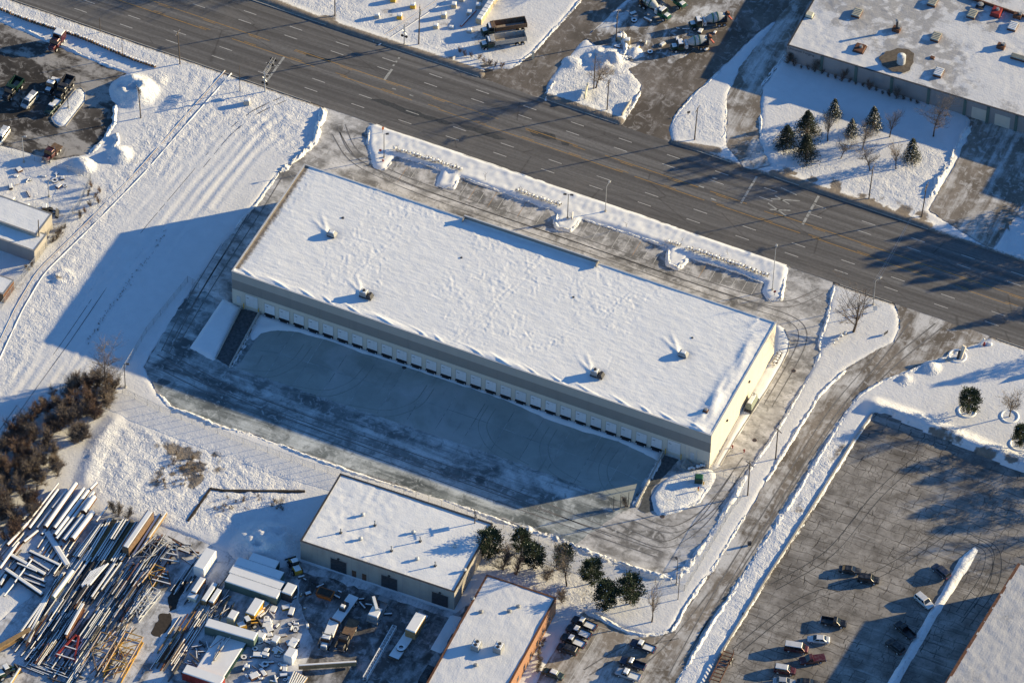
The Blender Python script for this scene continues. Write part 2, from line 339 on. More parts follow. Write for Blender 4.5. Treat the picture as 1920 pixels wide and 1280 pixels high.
# ------------------------------------------------------------------ ground plan (pixels of the photograph, turned into places)
RS = -0.0145                                   # the road turns slightly against the warehouse axis
def RY(c, x): return c + RS * x
PAVED = {}
ROADW = [(-900, RY(67.1,-900)), (700, RY(67.1,700)), (700, RY(92.5,700)), (-900, RY(92.5,-900))]
PX = {
 'asphalt_lot': [(604,190),(607,205),(605,225),(590,265),(562,295),(525,320),(480,382),(442,425),(370,525),(350,557),(300,635),(269,687),(282,712),(295,737),(320,760),(375,782),(425,800),(480,815),(592,857),(690,892),(805,927),(895,957),(960,980),(1017,997),(1080,1022),(1135,1045),(1210,1070),(1242,1075),(1287,1060),(1307,1030),(1327,1002),(1350,967),(1397,887),(1440,826),(1465,787),(1490,745),(1522,690),(1535,660),(1535,635),(1550,590),(1555,560),(1562,532),(1563,515),(1470,485),(700,225)],
 'side_road': [(1662,560),(1675,567),(1686,590),(1687,610),(1677,640),(1627,667),(1587,690),(1540,737),(1490,815),(1440,897),(1402,960),(1335,1070),(1292,1125),(1257,1182),(1215,1188),(1165,1175),(1120,1150),(1095,1145),(1075,1165),(1040,1220),(1015,1260),(960,1350),(1225,1350),(1265,1280),(1317,1192),(1405,1055),(1440,1000),(1465,960),(1565,800),(1610,737),(1652,712),(1737,680),(1815,650),(1850,637),(1868,615)],
 'cracked_lot': [(1635,772),(1662,772),(1700,793),(1780,826),(1850,856),(1930,890),(2250,1010),(2100,1450),(1230,1450),(1320,1280),(1347,1230),(1440,1078),(1516,960),(1600,825)],
 'truck_yard': [(-120,-10),(0,42),(100,85),(200,125),(238,138),(222,152),(214,168),(217,195),(214,230),(195,262),(165,288),(100,300),(60,288),(0,272),(-120,235)],
 'drive_gravel': [(908,128),(960,130),(1000,96),(1060,32),(1092,-8),(1260,-80),(1180,-6),(1125,45),(1095,75),(1060,112),(1030,150),(1020,178),(1015,200),(905,165)],
 'drive_gravel_b': [(1160,245),(1178,215),(1197,175),(1205,160),(1180,130),(1205,118),(1260,120),(1300,95),(1380,20),(1410,-30),(1500,-30),(1480,20),(1420,62),(1350,130),(1300,175),(1265,215),(1255,240),(1262,285)],
 'drive_gravel_c': [(1365,275),(1362,250),(1365,180),(1385,130),(1440,60),(1500,-20),(1545,-20),(1520,15),(1478,95),(1430,165),(1425,210),(1424,265),(1445,310),(1400,320)],
 'drive_gravel_d': [(1742,395),(1760,360),(1790,310),(1815,255),(1820,225),(1805,205),(1850,215),(2100,290),(2100,520),(1925,480),(1885,470),(1895,420),(1935,360),(1880,440),(1860,470)],
 'mixer_yard': [(1098,72),(1130,45),(1185,0),(1260,-60),(1480,-60),(1408,0),(1360,40),(1300,93),(1255,122),(1205,120),(1160,110),(1125,92)],
 'crane_yard': [(-40,1190),(60,1120),(170,960),(300,985),(440,1040),(560,1050),(852,1148),(880,1130),(790,1300),(760,1400),(-60,1400)],
}
BLD = [ [(0,0),(118.6,0),(118.6,38.1),(0,38.1)] ]
MATOF = {'drive_gravel_b':'drive_gravel','drive_gravel_c':'side_road','drive_gravel_d':'side_road','mixer_yard':'dirty_snow','crane_yard':'yard_snow'}
NAMEOF = {'asphalt_lot':'asphalt_lot','side_road':'side_road','cracked_lot':'cracked_parking_lot','truck_yard':'truck_yard_pavement','drive_gravel':'gravel_driveway','drive_gravel_b':'gravel_driveway','drive_gravel_c':'gravel_driveway','drive_gravel_d':'gravel_driveway','mixer_yard':'mixer_yard_ground','crane_yard':'steel_yard_ground'}
for k, v in PX.items(): PAVED[k] = [(q.x, q.y) for q in PW(v)]

def rough_edge(poly, step=1.0, amp=0.25, seed=0):
    out = []; n = len(poly)
    for i in range(n):
        a = Vector(poly[i][:2]); b = Vector(poly[(i+1) % n][:2]); L = (b-a).length; k = max(1, int(L/step))
        nn = Vector((-(b-a).y, (b-a).x)) / max(L, 1e-6)
        for j in range(k):
            p = a.lerp(b, j/k); d = float(fbm(p.x*0.6, p.y*0.6, seed, 3) - 0.5) * 2 * amp
            out.append((p.x + nn.x*d, p.y + nn.y*d))
    return out
def sheet(name, poly, z, mat, parent=None, kind='structure', step=1.2, amp=0.3, seed=0):
    pts = rough_edge(poly, step, amp, seed) if amp > 0 else [(p[0], p[1]) for p in poly]
    v = [Vector((p[0], p[1], 0)) for p in pts]
    tri = tessellate_polygon([v]); me = bpy.data.meshes.new(name)
    fs = []
    for t in tri:
        a, b, c = (v[i] for i in t)
        fs.append(t if (b-a).cross(c-a).z > 0 else (t[0], t[2], t[1]))
    me.from_pydata([(p.x, p.y, z) for p in v], [], fs); me.update()
    o = link(me, name, parent, M[mat])
    if parent is None: tag(o, kind=kind)
    return o

# ------------------------------------------------------------------ terrain: one sheet to the horizon, snow relief in real geometry
def axis(a, b, st, far):
    c = list(np.arange(a, b, st)); s = st; x = a; lo = []
    while x > -far: s *= 1.35; x -= s; lo.append(x)
    s = st; x = c[-1]; hi = []
    while x < far: s *= 1.35; x += s; hi.append(x)
    return np.array(lo[::-1] + c + hi)
AX = axis(-104, 212, 0.6, 9000); AY = axis(-128, 180, 0.6, 9000)
X, Y = np.meshgrid(AX, AY)
near = (X > -110) & (X < 218) & (Y > -134) & (Y < 186)
sdp = np.full(X.shape, 50.0)                     # distance to paving, negative on it
for poly in list(PAVED.values()) + [ROADW] + BLD:
    xs = [p[0] for p in poly]; ys = [p[1] for p in poly]
    mk = near & (X > min(xs)-4) & (X < max(xs)+4) & (Y > min(ys)-4) & (Y < max(ys)+4)
    xx, yy = X[mk], Y[mk]; d = pdist(xx, yy, poly, True); d[inpoly(xx, yy, poly)] *= -1
    sdp[mk] = np.minimum(sdp[mk], d)
rough = np.zeros(X.shape); dirt = np.zeros(X.shape)
def zone(px, amp, soft=4.0, arr=None, noise_=None):
    poly = [(q.x, q.y) for q in PW(px)]; xs = [p[0] for p in poly]; ys = [p[1] for p in poly]
    mk = near & (X > min(xs)-soft) & (X < max(xs)+soft) & (Y > min(ys)-soft) & (Y < max(ys)+soft)
    xx, yy = X[mk], Y[mk]; d = pdist(xx, yy, poly, True); d[inpoly(xx, yy, poly)] *= -1
    val = amp * np.clip(0.5 - d/soft, 0, 1)
    if noise_ is not None: val = val * noise_(xx, yy)
    arr[mk] = np.maximum(arr[mk], val)
zone([(160,860),(200,800),(235,795),(450,858),(560,905),(545,975),(430,1005),(330,985),(180,925)], 0.42, 3, rough)
zone([(310,180),(350,110),(500,165),(590,200),(560,290),(420,240),(300,330),(230,350),(190,330),(250,250)], 0.30, 8, rough)
zone([(190,330),(250,330),(160,520),(60,640),(0,720),(0,640),(80,520)], 0.30, 8, rough)
zone([(60,560),(120,560),(40,690),(0,740),(0,640)], 0.34, 6, rough)
zone([(0,0),(50,0),(500,165),(470,190),(300,120),(0,10)], 0.22, 3, rough)
zone([(700,240),(1470,500),(1465,520),(1000,375),(720,290)], 0.16, 3, rough)
zone([(540,0),(960,140),(900,90),(760,60),(640,0)], 0.25, 4, rough)
zone([(1025,190),(1060,130),(1170,60),(1210,140),(1160,230)], 0.34, 3, rough)
zone([(1255,240),(1300,180),(1360,190),(1360,270)], 0.18, 3, rough)
zone([(1430,270),(1460,310),(1720,400),(1745,380),(1800,260),(1600,330)], 0.20, 4, rough)
zone([(1440,900),(1540,740),(1560,760),(1450,960)], 0.18, 3, rough)
zone([(1470,965),(1560,810),(1600,820),(1500,980),(1340,1235),(1290,1280)], 0.30, 3, rough)
zone([(880,1010),(1000,1060),(1200,1130),(1100,1140),(900,1070)], 0.18, 3, rough)
zone([(0,280),(160,330),(140,400),(0,500)], 0.12, 3, rough)
# weeds, grit and dirt showing through
wn = lambda a, b: np.clip((fbm(a*0.35, b*0.35, 31, 4) - 0.40)*4, 0, 1)
zone([(300,835),(400,845),(410,885),(350,925),(300,900)], 1.15, 7, dirt, wn)
zone([(270,890),(350,890),(350,930),(280,925)], 0.6, 6, dirt, wn)
zone([(360,940),(540,925),(545,960),(400,975)], 0.5, 4, dirt, wn)
zone([(500,0),(600,42),(760,95),(900,140),(960,130),(900,112),(700,68),(570,0)], 0.75, 5, dirt, wn)
zone([(40,0),(500,165),(480,175),(10,12)], 0.30, 3, dirt, wn)
zone([(1480,310),(1560,335),(1740,400),(1740,425),(1550,372),(1450,330)], 0.8, 4, dirt, wn)
zone([(1022,183),(1160,230),(1165,222),(1030,176)], 0.6, 4, dirt, wn)
zone([(640,0),(760,60),(900,100),(960,110),(980,60),(880,40),(700,0)], 0.40, 6, dirt, wn)
zone([(200,300),(330,170),(420,150),(300,330),(140,520)], 0.30, 10, dirt, wn)
zone([(700,240),(1470,500),(1470,508),(700,250)], 0.5, 3, dirt, wn)
zone([(1440,895),(1490,815),(1540,737),(1555,745),(1460,905)], 0.3, 3, dirt, wn)
zone([(1480,960),(1570,830),(1600,830),(1510,975)], 0.5, 3, dirt, wn)
zone([(1700,790),(1780,815),(1850,845),(1910,870),(1900,885),(1780,835),(1690,800)], 0.95, 5, dirt, wn)
zone([(1650,755),(1780,800),(1930,862),(1930,895),(1780,832),(1640,776)], 0.5, 3, rough)
zone([(30,420),(160,370),(200,400),(120,470),(60,540),(0,620),(0,560),(60,480)], 0.42, 8, dirt, wn)
zone([(960,1060),(1130,1090),(1110,1150),(960,1110)], 0.35, 6, dirt, wn)
zone([(1110,90),(1160,60),(1175,110),(1130,140)], 0.3, 4, dirt, wn)
zone([(1560,545),(1640,560),(1620,620),(1555,620)], 0.25, 4, dirt, wn)
wl = [(q.x, q.y) for q in PW([(312,435),(285,480),(250,515),(235,545),(207,575),(185,612),(165,640)])]
mk = near & (pdist(np.where(near, X, 1e5), Y, wl) < 0.9)
dirt[mk] = np.maximum(dirt[mk], 0.22)
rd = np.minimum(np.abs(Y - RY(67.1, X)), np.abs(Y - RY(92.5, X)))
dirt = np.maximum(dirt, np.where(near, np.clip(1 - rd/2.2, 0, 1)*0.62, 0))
lump = (fbm(X*0.9, Y*0.9, 3, 3) - 0.5)*2; lump2 = (vn(X*0.55, Y*0.55, 9) - 0.5)*2; big = (fbm(X*0.05, Y*0.05, 21, 3) - 0.5)
snowh = 0.16 + 0.12*big + 0.03*lump + rough*(0.55*lump + 0.22*lump2)
snowh = np.maximum(snowh, 0.06)
Z = np.where(sdp > 0, -0.04 + np.clip(sdp/0.8, 0, 1)*(0.04 + snowh), -0.25)
Z[~near] = 0.0
TRK = []
for sh in (-34, -22, -12, 24, 33, 46, 58, 70):
    TRK.append([(470+sh*0.9,205+abs(sh)*0.25),(420+sh,255),(350+sh,335),(262+sh*1.05,440),(190+sh*1.1,535),(112+sh*1.15,650),(40+sh*1.2,750)])
TRK += [[(300,330),(330,270),(400,200),(470,180)],[(590,250),(500,300),(440,380),(380,470)],[(560,230),(480,290),(400,390)],[(30,330),(90,350),(150,372)],[(0,345),(70,375),(140,395)],[(20,360),(100,335),(160,352)]]
for k, q in enumerate(TRK):
    pth = [(p.x, p.y) for p in PW(q)]; xs = [p[0] for p in pth]; ys = [p[1] for p in pth]
    mk = near & (X > min(xs)-3) & (X < max(xs)+3) & (Y > min(ys)-3) & (Y < max(ys)+3) & (sdp > 0.8)
    wob = 0.5*(fbm(X[mk]*0.08, Y[mk]*0.08, k, 2)-0.5); d = pdist(X[mk]+wob, Y[mk]+wob, pth); on = np.clip(fbm(X[mk]*0.05, Y[mk]*0.05, 40+k, 2)*4-1.3, 0, 1)
    Z[mk] += on*(-0.10*np.exp(-(d/0.55)**2) + 0.09*np.exp(-((d-1.15)/0.5)**2)); dirt[mk] = np.maximum(dirt[mk], on*0.30*np.exp(-(d/0.6)**2))
RAW = []
def pile(px, r, h, e=1.0, a=0.0, amp=0.35, dirtv=0.0):
    c = G(*px); dx = X - c.x; dy = Y - c.y; u = dx*math.cos(a)+dy*math.sin(a); v = (-dx*math.sin(a)+dy*math.cos(a))*e
    q = np.hypot(u, v)/r; k = np.clip(1-q, 0, 1); bump_ = h*np.minimum(1, k*1.6)*(0.65 + 0.35*k)
    mk = k > 0
    Z[mk] = np.maximum(Z[mk], Z[mk]*0 + bump_[mk]*(1 + 2.0*amp*(fbm(X[mk]*0.42, Y[mk]*0.42, 77, 4)-0.5)*2) - 0.1)
    rough[mk] = np.maximum(rough[mk], 0.55*np.minimum(1, k[mk]*4))
    if dirtv: dirt[mk] = np.maximum(dirt[mk], dirtv*np.clip(fbm(X[mk]*.6, Y[mk]*.6, 13)*2-0.6, 0, 1))
for q in [((252,172),6.4,2.8,1.0,0,0.5,0.25),((225,292),3.6,2.0),((152,312),4.2,2.2,1.2),((498,1020),9.0,3.0,1.2,0.3),((1137,112),6.0,1.9,1.1,0.2,0.6,0.3),((1075,120),3.2,1.0),
          ((1747,690),2.6,1.3),((1697,713),2.2,1.1),((118,520),4.0,1.6,1.3,0,0.6,0.5),((300,150),3.0,0.7),((1190,100),2.4,1.0,1.0,0,.5)]: pile(*q)
# embankments: the lawn stands above the cracked lot, the verge falls to the retaining kerb
def bank(px, wdt, hgt):
    path = [(q.x, q.y) for q in PW(px)]; xs = [p[0] for p in path]; ys = [p[1] for p in path]
    mk = near & (X > min(xs)-wdt) & (X < max(xs)+wdt) & (Y > min(ys)-wdt) & (Y < max(ys)+wdt) & (sdp > -0.2)
    d = pdist(X[mk], Y[mk], path); Z[mk] += hgt*np.clip(1-d/wdt, 0, 1)**1.2
bank([(1640,764),(1700,784),(1780,816),(1850,847),(1930,879)], 3.4, 1.5)
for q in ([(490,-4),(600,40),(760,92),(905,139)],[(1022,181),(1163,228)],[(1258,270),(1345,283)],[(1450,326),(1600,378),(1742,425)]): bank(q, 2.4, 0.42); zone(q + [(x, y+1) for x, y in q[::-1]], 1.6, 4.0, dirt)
bank([(160,900),(190,820),(215,790)], 3.0, 0.5)
nv = X.size; ny, nx = X.shape
me = bpy.data.meshes.new('snow_ground'); me.vertices.add(nv)
me.vertices.foreach_set('co', np.stack([X.ravel(), Y.ravel(), Z.ravel()], 1).ravel().astype(np.float32))
ii, jj = np.meshgrid(np.arange(nx-1), np.arange(ny-1)); a0 = (jj*nx+ii).ravel(); q4 = np.stack([a0, a0+1, a0+nx+1, a0+nx], 1)
me.loops.add(q4.size); me.polygons.add(len(q4)); me.loops.foreach_set('vertex_index', q4.ravel().astype(np.int32))
me.polygons.foreach_set('loop_start', (np.arange(len(q4))*4).astype(np.int32)); me.polygons.foreach_set('use_smooth', np.ones(len(q4), bool))
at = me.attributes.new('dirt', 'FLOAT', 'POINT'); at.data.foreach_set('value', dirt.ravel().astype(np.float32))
at = me.attributes.new('rough', 'FLOAT', 'POINT'); at.data.foreach_set('value', np.where(near, 0.07 + rough, 0).ravel().astype(np.float32))
me.update(calc_edges=True); me.validate()
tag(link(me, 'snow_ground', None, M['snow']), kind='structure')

# ------------------------------------------------------------------ paving sheets
ROAD = sheet('road', [(-400, RY(67.1,-400)), (450, RY(67.1,450)), (450, RY(92.5,450)), (-400, RY(92.5,-400))], 0.030, 'asphalt_road', step=1.5, amp=0.22)
LOT = None
zz = {'asphalt_lot':0.010,'side_road':0.014,'cracked_lot':0.010,'truck_yard':0.010,'drive_gravel':0.014,'drive_gravel_b':0.018,'drive_gravel_c':0.022,'drive_gravel_d':0.014,'mixer_yard':0.010,'crane_yard':0.010}
for k, poly in PAVED.items():
    o = sheet(NAMEOF[k], poly, zz[k], MATOF.get(k, 'cracked_asphalt' if k == 'cracked_lot' else k), seed=len(k), amp=0.0 if k == 'cracked_lot' else 0.55, step=0.8)
    if k == 'asphalt_lot': LOT = o
    if k == 'side_road': SIDE = o
    if k == 'cracked_lot': CRACK = o
sheet('truck_lane', [(q.x,q.y) for q in PW([(565,1068),(850,1160),(885,1132),(790,1300),(560,1300),(585,1200),(560,1120)])], 0.0165, 'yard_dark', amp=1.0, step=1.2, seed=6)
# truck court: asphalt band in front of the docks, concrete slabs at the docks
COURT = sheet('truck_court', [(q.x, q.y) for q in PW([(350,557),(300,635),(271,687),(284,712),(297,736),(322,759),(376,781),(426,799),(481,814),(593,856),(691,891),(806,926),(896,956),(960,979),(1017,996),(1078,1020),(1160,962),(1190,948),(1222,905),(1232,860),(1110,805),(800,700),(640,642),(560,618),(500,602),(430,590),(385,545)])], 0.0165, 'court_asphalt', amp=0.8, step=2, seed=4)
top = [(475,635),(490,621),(520,617),(551,619),(582,627),(626,639),(680,660),(730,675),(767,687),(820,705),(880,725),(955,751),(1035,787),(1095,807),(1160,825),(1205,847),(1230,862)]
bot = [(443,691),(480,702),(605,745),(730,787),(955,862),(1060,900),(1140,930),(1183,948)]
tw = PW(top); bw = PW(bot)
def ylerp(pl, x):
    for a, b in zip(pl, pl[1:]):
        if a.x <= x <= b.x: return a.y + (b.y-a.y)*(x-a.x)/max(1e-6, b.x-a.x)
    return pl[0].y if x < pl[0].x else pl[-1].y
xa = max(tw[0].x, bw[0].x); xb = min(tw[-1].x, bw[-1].x); cut = list(np.linspace(xa, xb, 15)); gj = 0.055
CONC = thing('concrete_apron', None, None, (0,0,0)); tag(CONC, kind='structure')
for a, b in zip(cut, cut[1:]):
    for r0, r1 in ((0.0, 0.5), (0.5, 1.0)):
        def row(x, t): y0 = ylerp(bw, x); y1 = ylerp(tw, x); return y0 + (y1-y0)*t
        xs = np.linspace(a+gj, b-gj, 4)
        poly = [(x, row(x, r0)+(gj if r0 else 0)) for x in xs] + [(x, row(x, r1)-(gj if r1 < 1 else 0)) for x in xs[::-1]]
        b_ = MB().prism(poly, -0.05, 0.034 + random.uniform(0, .008)); b_.build('concrete_slab', M['concrete_slab'], CONC)

# ------------------------------------------------------------------ road markings (children of the road)
ZM = 0.034
def strip(p, q, wd, mat, name, parent, z=ZM):
    p = Vector((p[0], p[1], z)); q = Vector((q[0], q[1], z)); d = (q-p).normalized(); n = Vector((-d.y, d.x, 0))*wd/2
    return MB().add([p-n, q-n, q+n, p+n], [(0,1,2,3)]).build(name, M[mat], parent, fix=False)
dash_me = {}
for c, ph in ((71.0,0),(74.6,0.3),(85.1,0.2),(88.4,0)):
    for k in range(-14, 13):
        x = 58.7 + ph + 12.47*k
        if -100 < x < 200: strip((x, RY(c,x)), (x+3.4, RY(c,x+3.4)), 0.17, 'road_white', 'lane_dash', ROAD)
for c in (78.35, 81.7):
    s = 0.45 if c < 80 else -0.45
    x = -110.0
    while x < 210:
        L = random.uniform(9, 26); strip((x, RY(c,x)), (x+L, RY(c,x+L)), 0.16, 'road_yellow', 'yellow_line', ROAD); x += L + random.choice([0.1, 0.1, 3.0, 7.0])
    x = -110.0
    while x < 210: strip((x, RY(c+s,x)), (x+3.2, RY(c+s,x+3.2)), 0.13, 'road_yellow', 'yellow_dash', ROAD, ZM+0.001); x += 12.3
def bars(a, b, n, wd, fill=0.8):
    A, B = G(*a), G(*b)
    for k in range(n):
        p = A.lerp(B, k/n); q = A.lerp(B, (k+fill)/n); strip(p, q, wd, 'stop_white', 'stop_bar', ROAD)
bars((501,151),(534,106), 3, 0.55, 0.9); bars((721,150),(735,130), 1, 0.6, 1.0); bars((737,124),(752,104), 3, 0.5, 0.4)
bars((1389,381),(1420,330), 4, 0.55, 0.88); bars((1505,421),(1536,366), 4, 0.6, 0.88)
for a, b in (((1440,381),(1474,405)),((1453,367),(1480,383)),((1443,393),(1482,395)),((1446,373),(1500,377)),((1464,352),(1494,366)),((1335,333),(1345,336)),((735,166),(742,168)),((768,178),(775,181)),((1310,349),(1320,352)),((1333,372),(1343,376))):
    strip(G(*a), G(*b), 0.32, 'stop_white', 'rail_crossing_mark', ROAD, ZM+0.002)
# kerbs along the road, drop kerbs at the drives
def kerb(x0, x1, c, side):
    o = MB(); n = max(1, int((x1-x0)/6)); xs = np.linspace(x0, x1, n+1)
    for a, b in zip(xs, xs[1:]): o.bar((a+.02, RY(c,a), 0.05), (b-.02, RY(c,b), 0.05), 0.18, 0.24)
    tag(o.build('road_kerb', M['kerb_stone']), kind='structure')
kerb(-120, -12.5, 67.0, -1); kerb(3.5, 111.5, 67.0, -1); kerb(124, 137, 67.0, -1); kerb(163, 230, 67.0, -1)
kerb(-60, 20, 92.6, 1); kerb(36, 56.5, 92.6, 1); kerb(72, 86, 92.6, 1); kerb(97, 136, 92.6, 1)
# dark patches of wet asphalt on the verge side of the road
for q in ([(690,185),(720,188),(770,205),(850,232),(835,235),(760,212)],[(850,230),(910,245),(950,262),(935,262),(880,245)],[(985,240),(1040,252),(1045,266),(1000,255)],[(1052,265),(1068,268),(1066,274),(1054,272)],[(560,95),(620,112),(618,118),(570,103)]):
    sheet('wet_patch', [(p.x, p.y) for p in PW(q)], 0.0325, 'asphalt_dark' if 'asphalt_dark' in M else 'dark_earth', ROAD, amp=0.5, step=0.6, seed=3)

for q in ([(745,296),(790,309),(825,322),(812,345),(782,338),(735,318)],[(868,338),(960,370),(1030,394),(1042,425),(1010,432),(940,405),(858,372)],[(1095,413),(1135,426),(1250,466),(1247,500),(1190,487),(1080,448)],[(1296,486),(1395,518),(1432,532),(1436,560),(1380,545),(1284,512)]):
    sheet('parking_bay', [(p.x, p.y) for p in PW(q)], 0.0165, 'bay_asphalt', LOT, amp=0.6, step=0.8, seed=11)
# parking stripes north of the warehouse
for grp in ([(745,305),(762,311),(778,317),(795,322)],[(876,340),(893,346),(911,352),(930,358),(947,364),(965,369),(985,377),(1003,383),(1021,389)],[(1103,414),(1124,421),(1143,428),(1161,436),(1181,443),(1200,450),(1220,457),(1239,465)],[(1304,484),(1324,491),(1343,499),(1362,506),(1383,512),(1402,520),(1420,527)]):
    for q in grp:
        a = G(q[0]+2, q[1]+2); strip(a, a + Vector((0.0, -5.4, 0)), 0.12, random.choice(['stripe_paint','stripe_paint','stripe_orange']), 'parking_stripe', LOT, 0.022)
for a, b in (((1083,1158),(1045,1222)),((1043,1162),(1000,1230)),((1125,1180),(1065,1280)),((1118,1173),(1150,1183)),((1180,1200),(1165,1225))):
    strip(G(*a), G(*b), 0.14, 'stripe_paint', 'parking_stripe', SIDE, 0.022)

# ------------------------------------------------------------------ snow banks and islands
def berm(px, wd, h, seed=0, mat='snow_pile', res=0.33, world=False, name='snow_bank'):
    pts = [Vector((p[0], p[1], 0)) for p in px] if world else [Vector((p.x, p.y, 0)) for p in PW(px)]
    P_ = []
    for a, b in zip(pts, pts[1:]):
        n = max(1, int((b-a).length/res))
        P_ += [a.lerp(b, i/n) for i in range(n)]
    P_.append(pts[-1]); n = len(P_); T = [-1.0,-0.75,-0.5,-0.25,0.0,0.25,0.5,0.75,1.0]; vs = []; fs = []
    tot = n*res
    for i, p in enumerate(P_):
        a = P_[max(0, i-2)]; b = P_[min(n-1, i+2)]; d = (b-a).normalized(); nn = Vector((-d.y, d.x, 0)); s = i*res
        e = min(1.0, (s+0.2)/1.5, (tot-s+0.2)/1.5)
        hh = h*e*(0.45 + 0.9*float(fbm(s*0.22, seed*3.7, seed, 3)))*min(1.25, max(0.12, 2.6*float(fbm(s*0.09, seed*1.3+4, seed+2, 2))-0.45)); ww = wd*(0.65 + 0.7*float(vn(s*0.35, seed+.5, seed+9)))*max(e, 0.4)
        off = (float(vn(s*0.3, 7.7+seed, seed)) - 0.5)*0.7*wd*0.5
        for t in T:
            j = float(vn(s*1.3, t*3.1+seed, 5)) - 0.5
            j2 = float(vn(s*2.9, t*4.7+seed*2, 8)) - 0.5; edge = 0.35*wd*(float(vn(s*0.9, t*0.01+seed+t, 15))-0.5)
            z = hh*max(0, 1-abs(t)**1.7) + ((0.6*j + 0.75*j2)*h if abs(t) < 0.9 else -0.1)
            q = p + nn*(t*ww/2 + off + edge*abs(t)) + Vector((random.uniform(-.1,.1), random.uniform(-.1,.1), 0)); vs.append((q.x, q.y, z - 0.02))
    m_ = len(T)
    for i in range(n-1):
        for k in range(m_-1): fs.append((i*m_+k, i*m_+k+1, (i+1)*m_+k+1, (i+1)*m_+k))
    o = MB().add(vs, fs).build(name, M[mat], None, smooth=True)
    return tag(o, kind='structure')
def mound(px, h, slope, seed=0, amp=0.12, mat='snow_cap', res=0.5, name='snow_patch', rim=0.0, world=False, parent=None):
    poly = [(p[0], p[1]) for p in px] if world else [(q.x, q.y) for q in PW(px)]
    poly = rough_edge(poly, 0.9, 0.16, seed)
    xs = [p[0] for p in poly]; ys = [p[1] for p in poly]
    gx = np.arange(min(xs)-res, max(xs)+res*1.9, res); gy = np.arange(min(ys)-res, max(ys)+res*1.9, res)
    A, B = np.meshgrid(gx, gy); d = pdist(A, B, poly, True); d[~inpoly(A, B, poly)] *= -1
    k = np.clip(d/slope, -0.6, 1); k = np.where(k > 0, k*(2-k), k*0.5)
    z = h*k*(1 + 0.25*(fbm(A*0.25, B*0.25, seed, 3)-0.5)) + np.where(d > 0, np.clip(d, 0, 1)*amp*2*(fbm(A*1.1, B*1.1, seed+4, 3)-0.5), 0)
    if rim: z += rim*np.exp(-((d-slope*0.9)/(slope*0.6))**2)*(0.4+1.2*fbm(A*0.5, B*0.5, seed+8, 2))*(d > 0)
    ny_, nx_ = A.shape; idx = -np.ones(A.shape, int); keep = d > -res*1.5; fs = []; vs = []
    c4 = keep[:-1,:-1] & keep[1:,:-1] & keep[:-1,1:] & keep[1:,1:]
    idx = np.arange(A.size).reshape(A.shape); used = np.zeros(A.size, bool); ql = []
    J, I = np.nonzero(c4)
    q = np.stack([idx[J,I], idx[J,I+1], idx[J+1,I+1], idx[J+1,I]], 1); used[q.ravel()] = True
    rem = np.cumsum(used)-1; V = np.stack([A.ravel(), B.ravel(), (z+0.02).ravel()], 1)[used]; q = rem[q]
    me = bpy.data.meshes.new(name); me.from_pydata(V.tolist(), [], q.tolist()); me.update(); me.polygons.foreach_set('use_smooth', np.ones(len(q), bool))
    o = link(me, name, parent, M[mat])
    if parent is None: tag(o, kind='structure')
    return o
# strip between road and parking with its three islands
mound([(691,237),(704,233),(1474,497),(1477,502),(1466,562),(1440,563),(1431,548),(1435,530),(1395,514),(1292,482),(1282,495),(1270,504),(1251,497),(1250,480),(1255,462),(1135,422),(1090,410),(1080,425),(1069,434),(1042,427),(1039,417),(1046,400),(1030,389),(960,366),(862,332),(852,355),(818,349),(828,320),(787,305),(742,291),(735,300),(720,319),(702,315),(690,272)], 0.30, 1.0, 3, 0.14, rim=0.08, name='snow_strip')
mound([(418,560),(452,578),(402,677),(357,652)], 0.55, 0.8, 5, 0.05, name='snow_pad')
mound([(1222,930),(1240,905),(1262,890),(1300,880),(1330,880),(1342,887),(1338,905),(1310,940),(1275,958),(1235,966),(1226,955)], 0.45, 0.9, 6, 0.16, mat='snow_pile', name='snow_pad')
mound([(487,589),(640,640),(900,728),(1100,797),(1238,848),(1232,863),(1205,849),(1160,827),(1095,809),(1035,789),(955,753),(880,727),(820,707),(767,689),(730,677),(680,662),(626,641),(582,629),(551,621),(520,619),(490,624),(474,640),(470,625)], 0.35, 1.2, 7, 0.08, name='snow_drift')
mound([(1336,880),(1350,873),(1385,813),(1440,728),(1465,686),(1477,660),(1480,640),(1470,617),(1456,608),(1450,660),(1400,750)], 0.35, 0.8, 8, 0.10, name='snow_verge')
mound([(1827,1025),(1833,1033),(1822,1054),(1768,1135),(1683,1282),(1640,1350),(1622,1350),(1665,1280),(1762,1117),(1800,1047)], 0.55, 1.0, 9, 0.25, mat='snow_pile', name='snow_median')
mound([(103,232),(96,222),(142,168),(152,166),(160,176),(158,190),(122,236),(113,238)], 0.30, 0.6, 10, 0.12, mat='snow_pile', name='snow_island')
mound([(845,1152),(866,1157),(826,1224),(808,1216)], 0.22, 0.6, 14, 0.08, name='snow_strip')
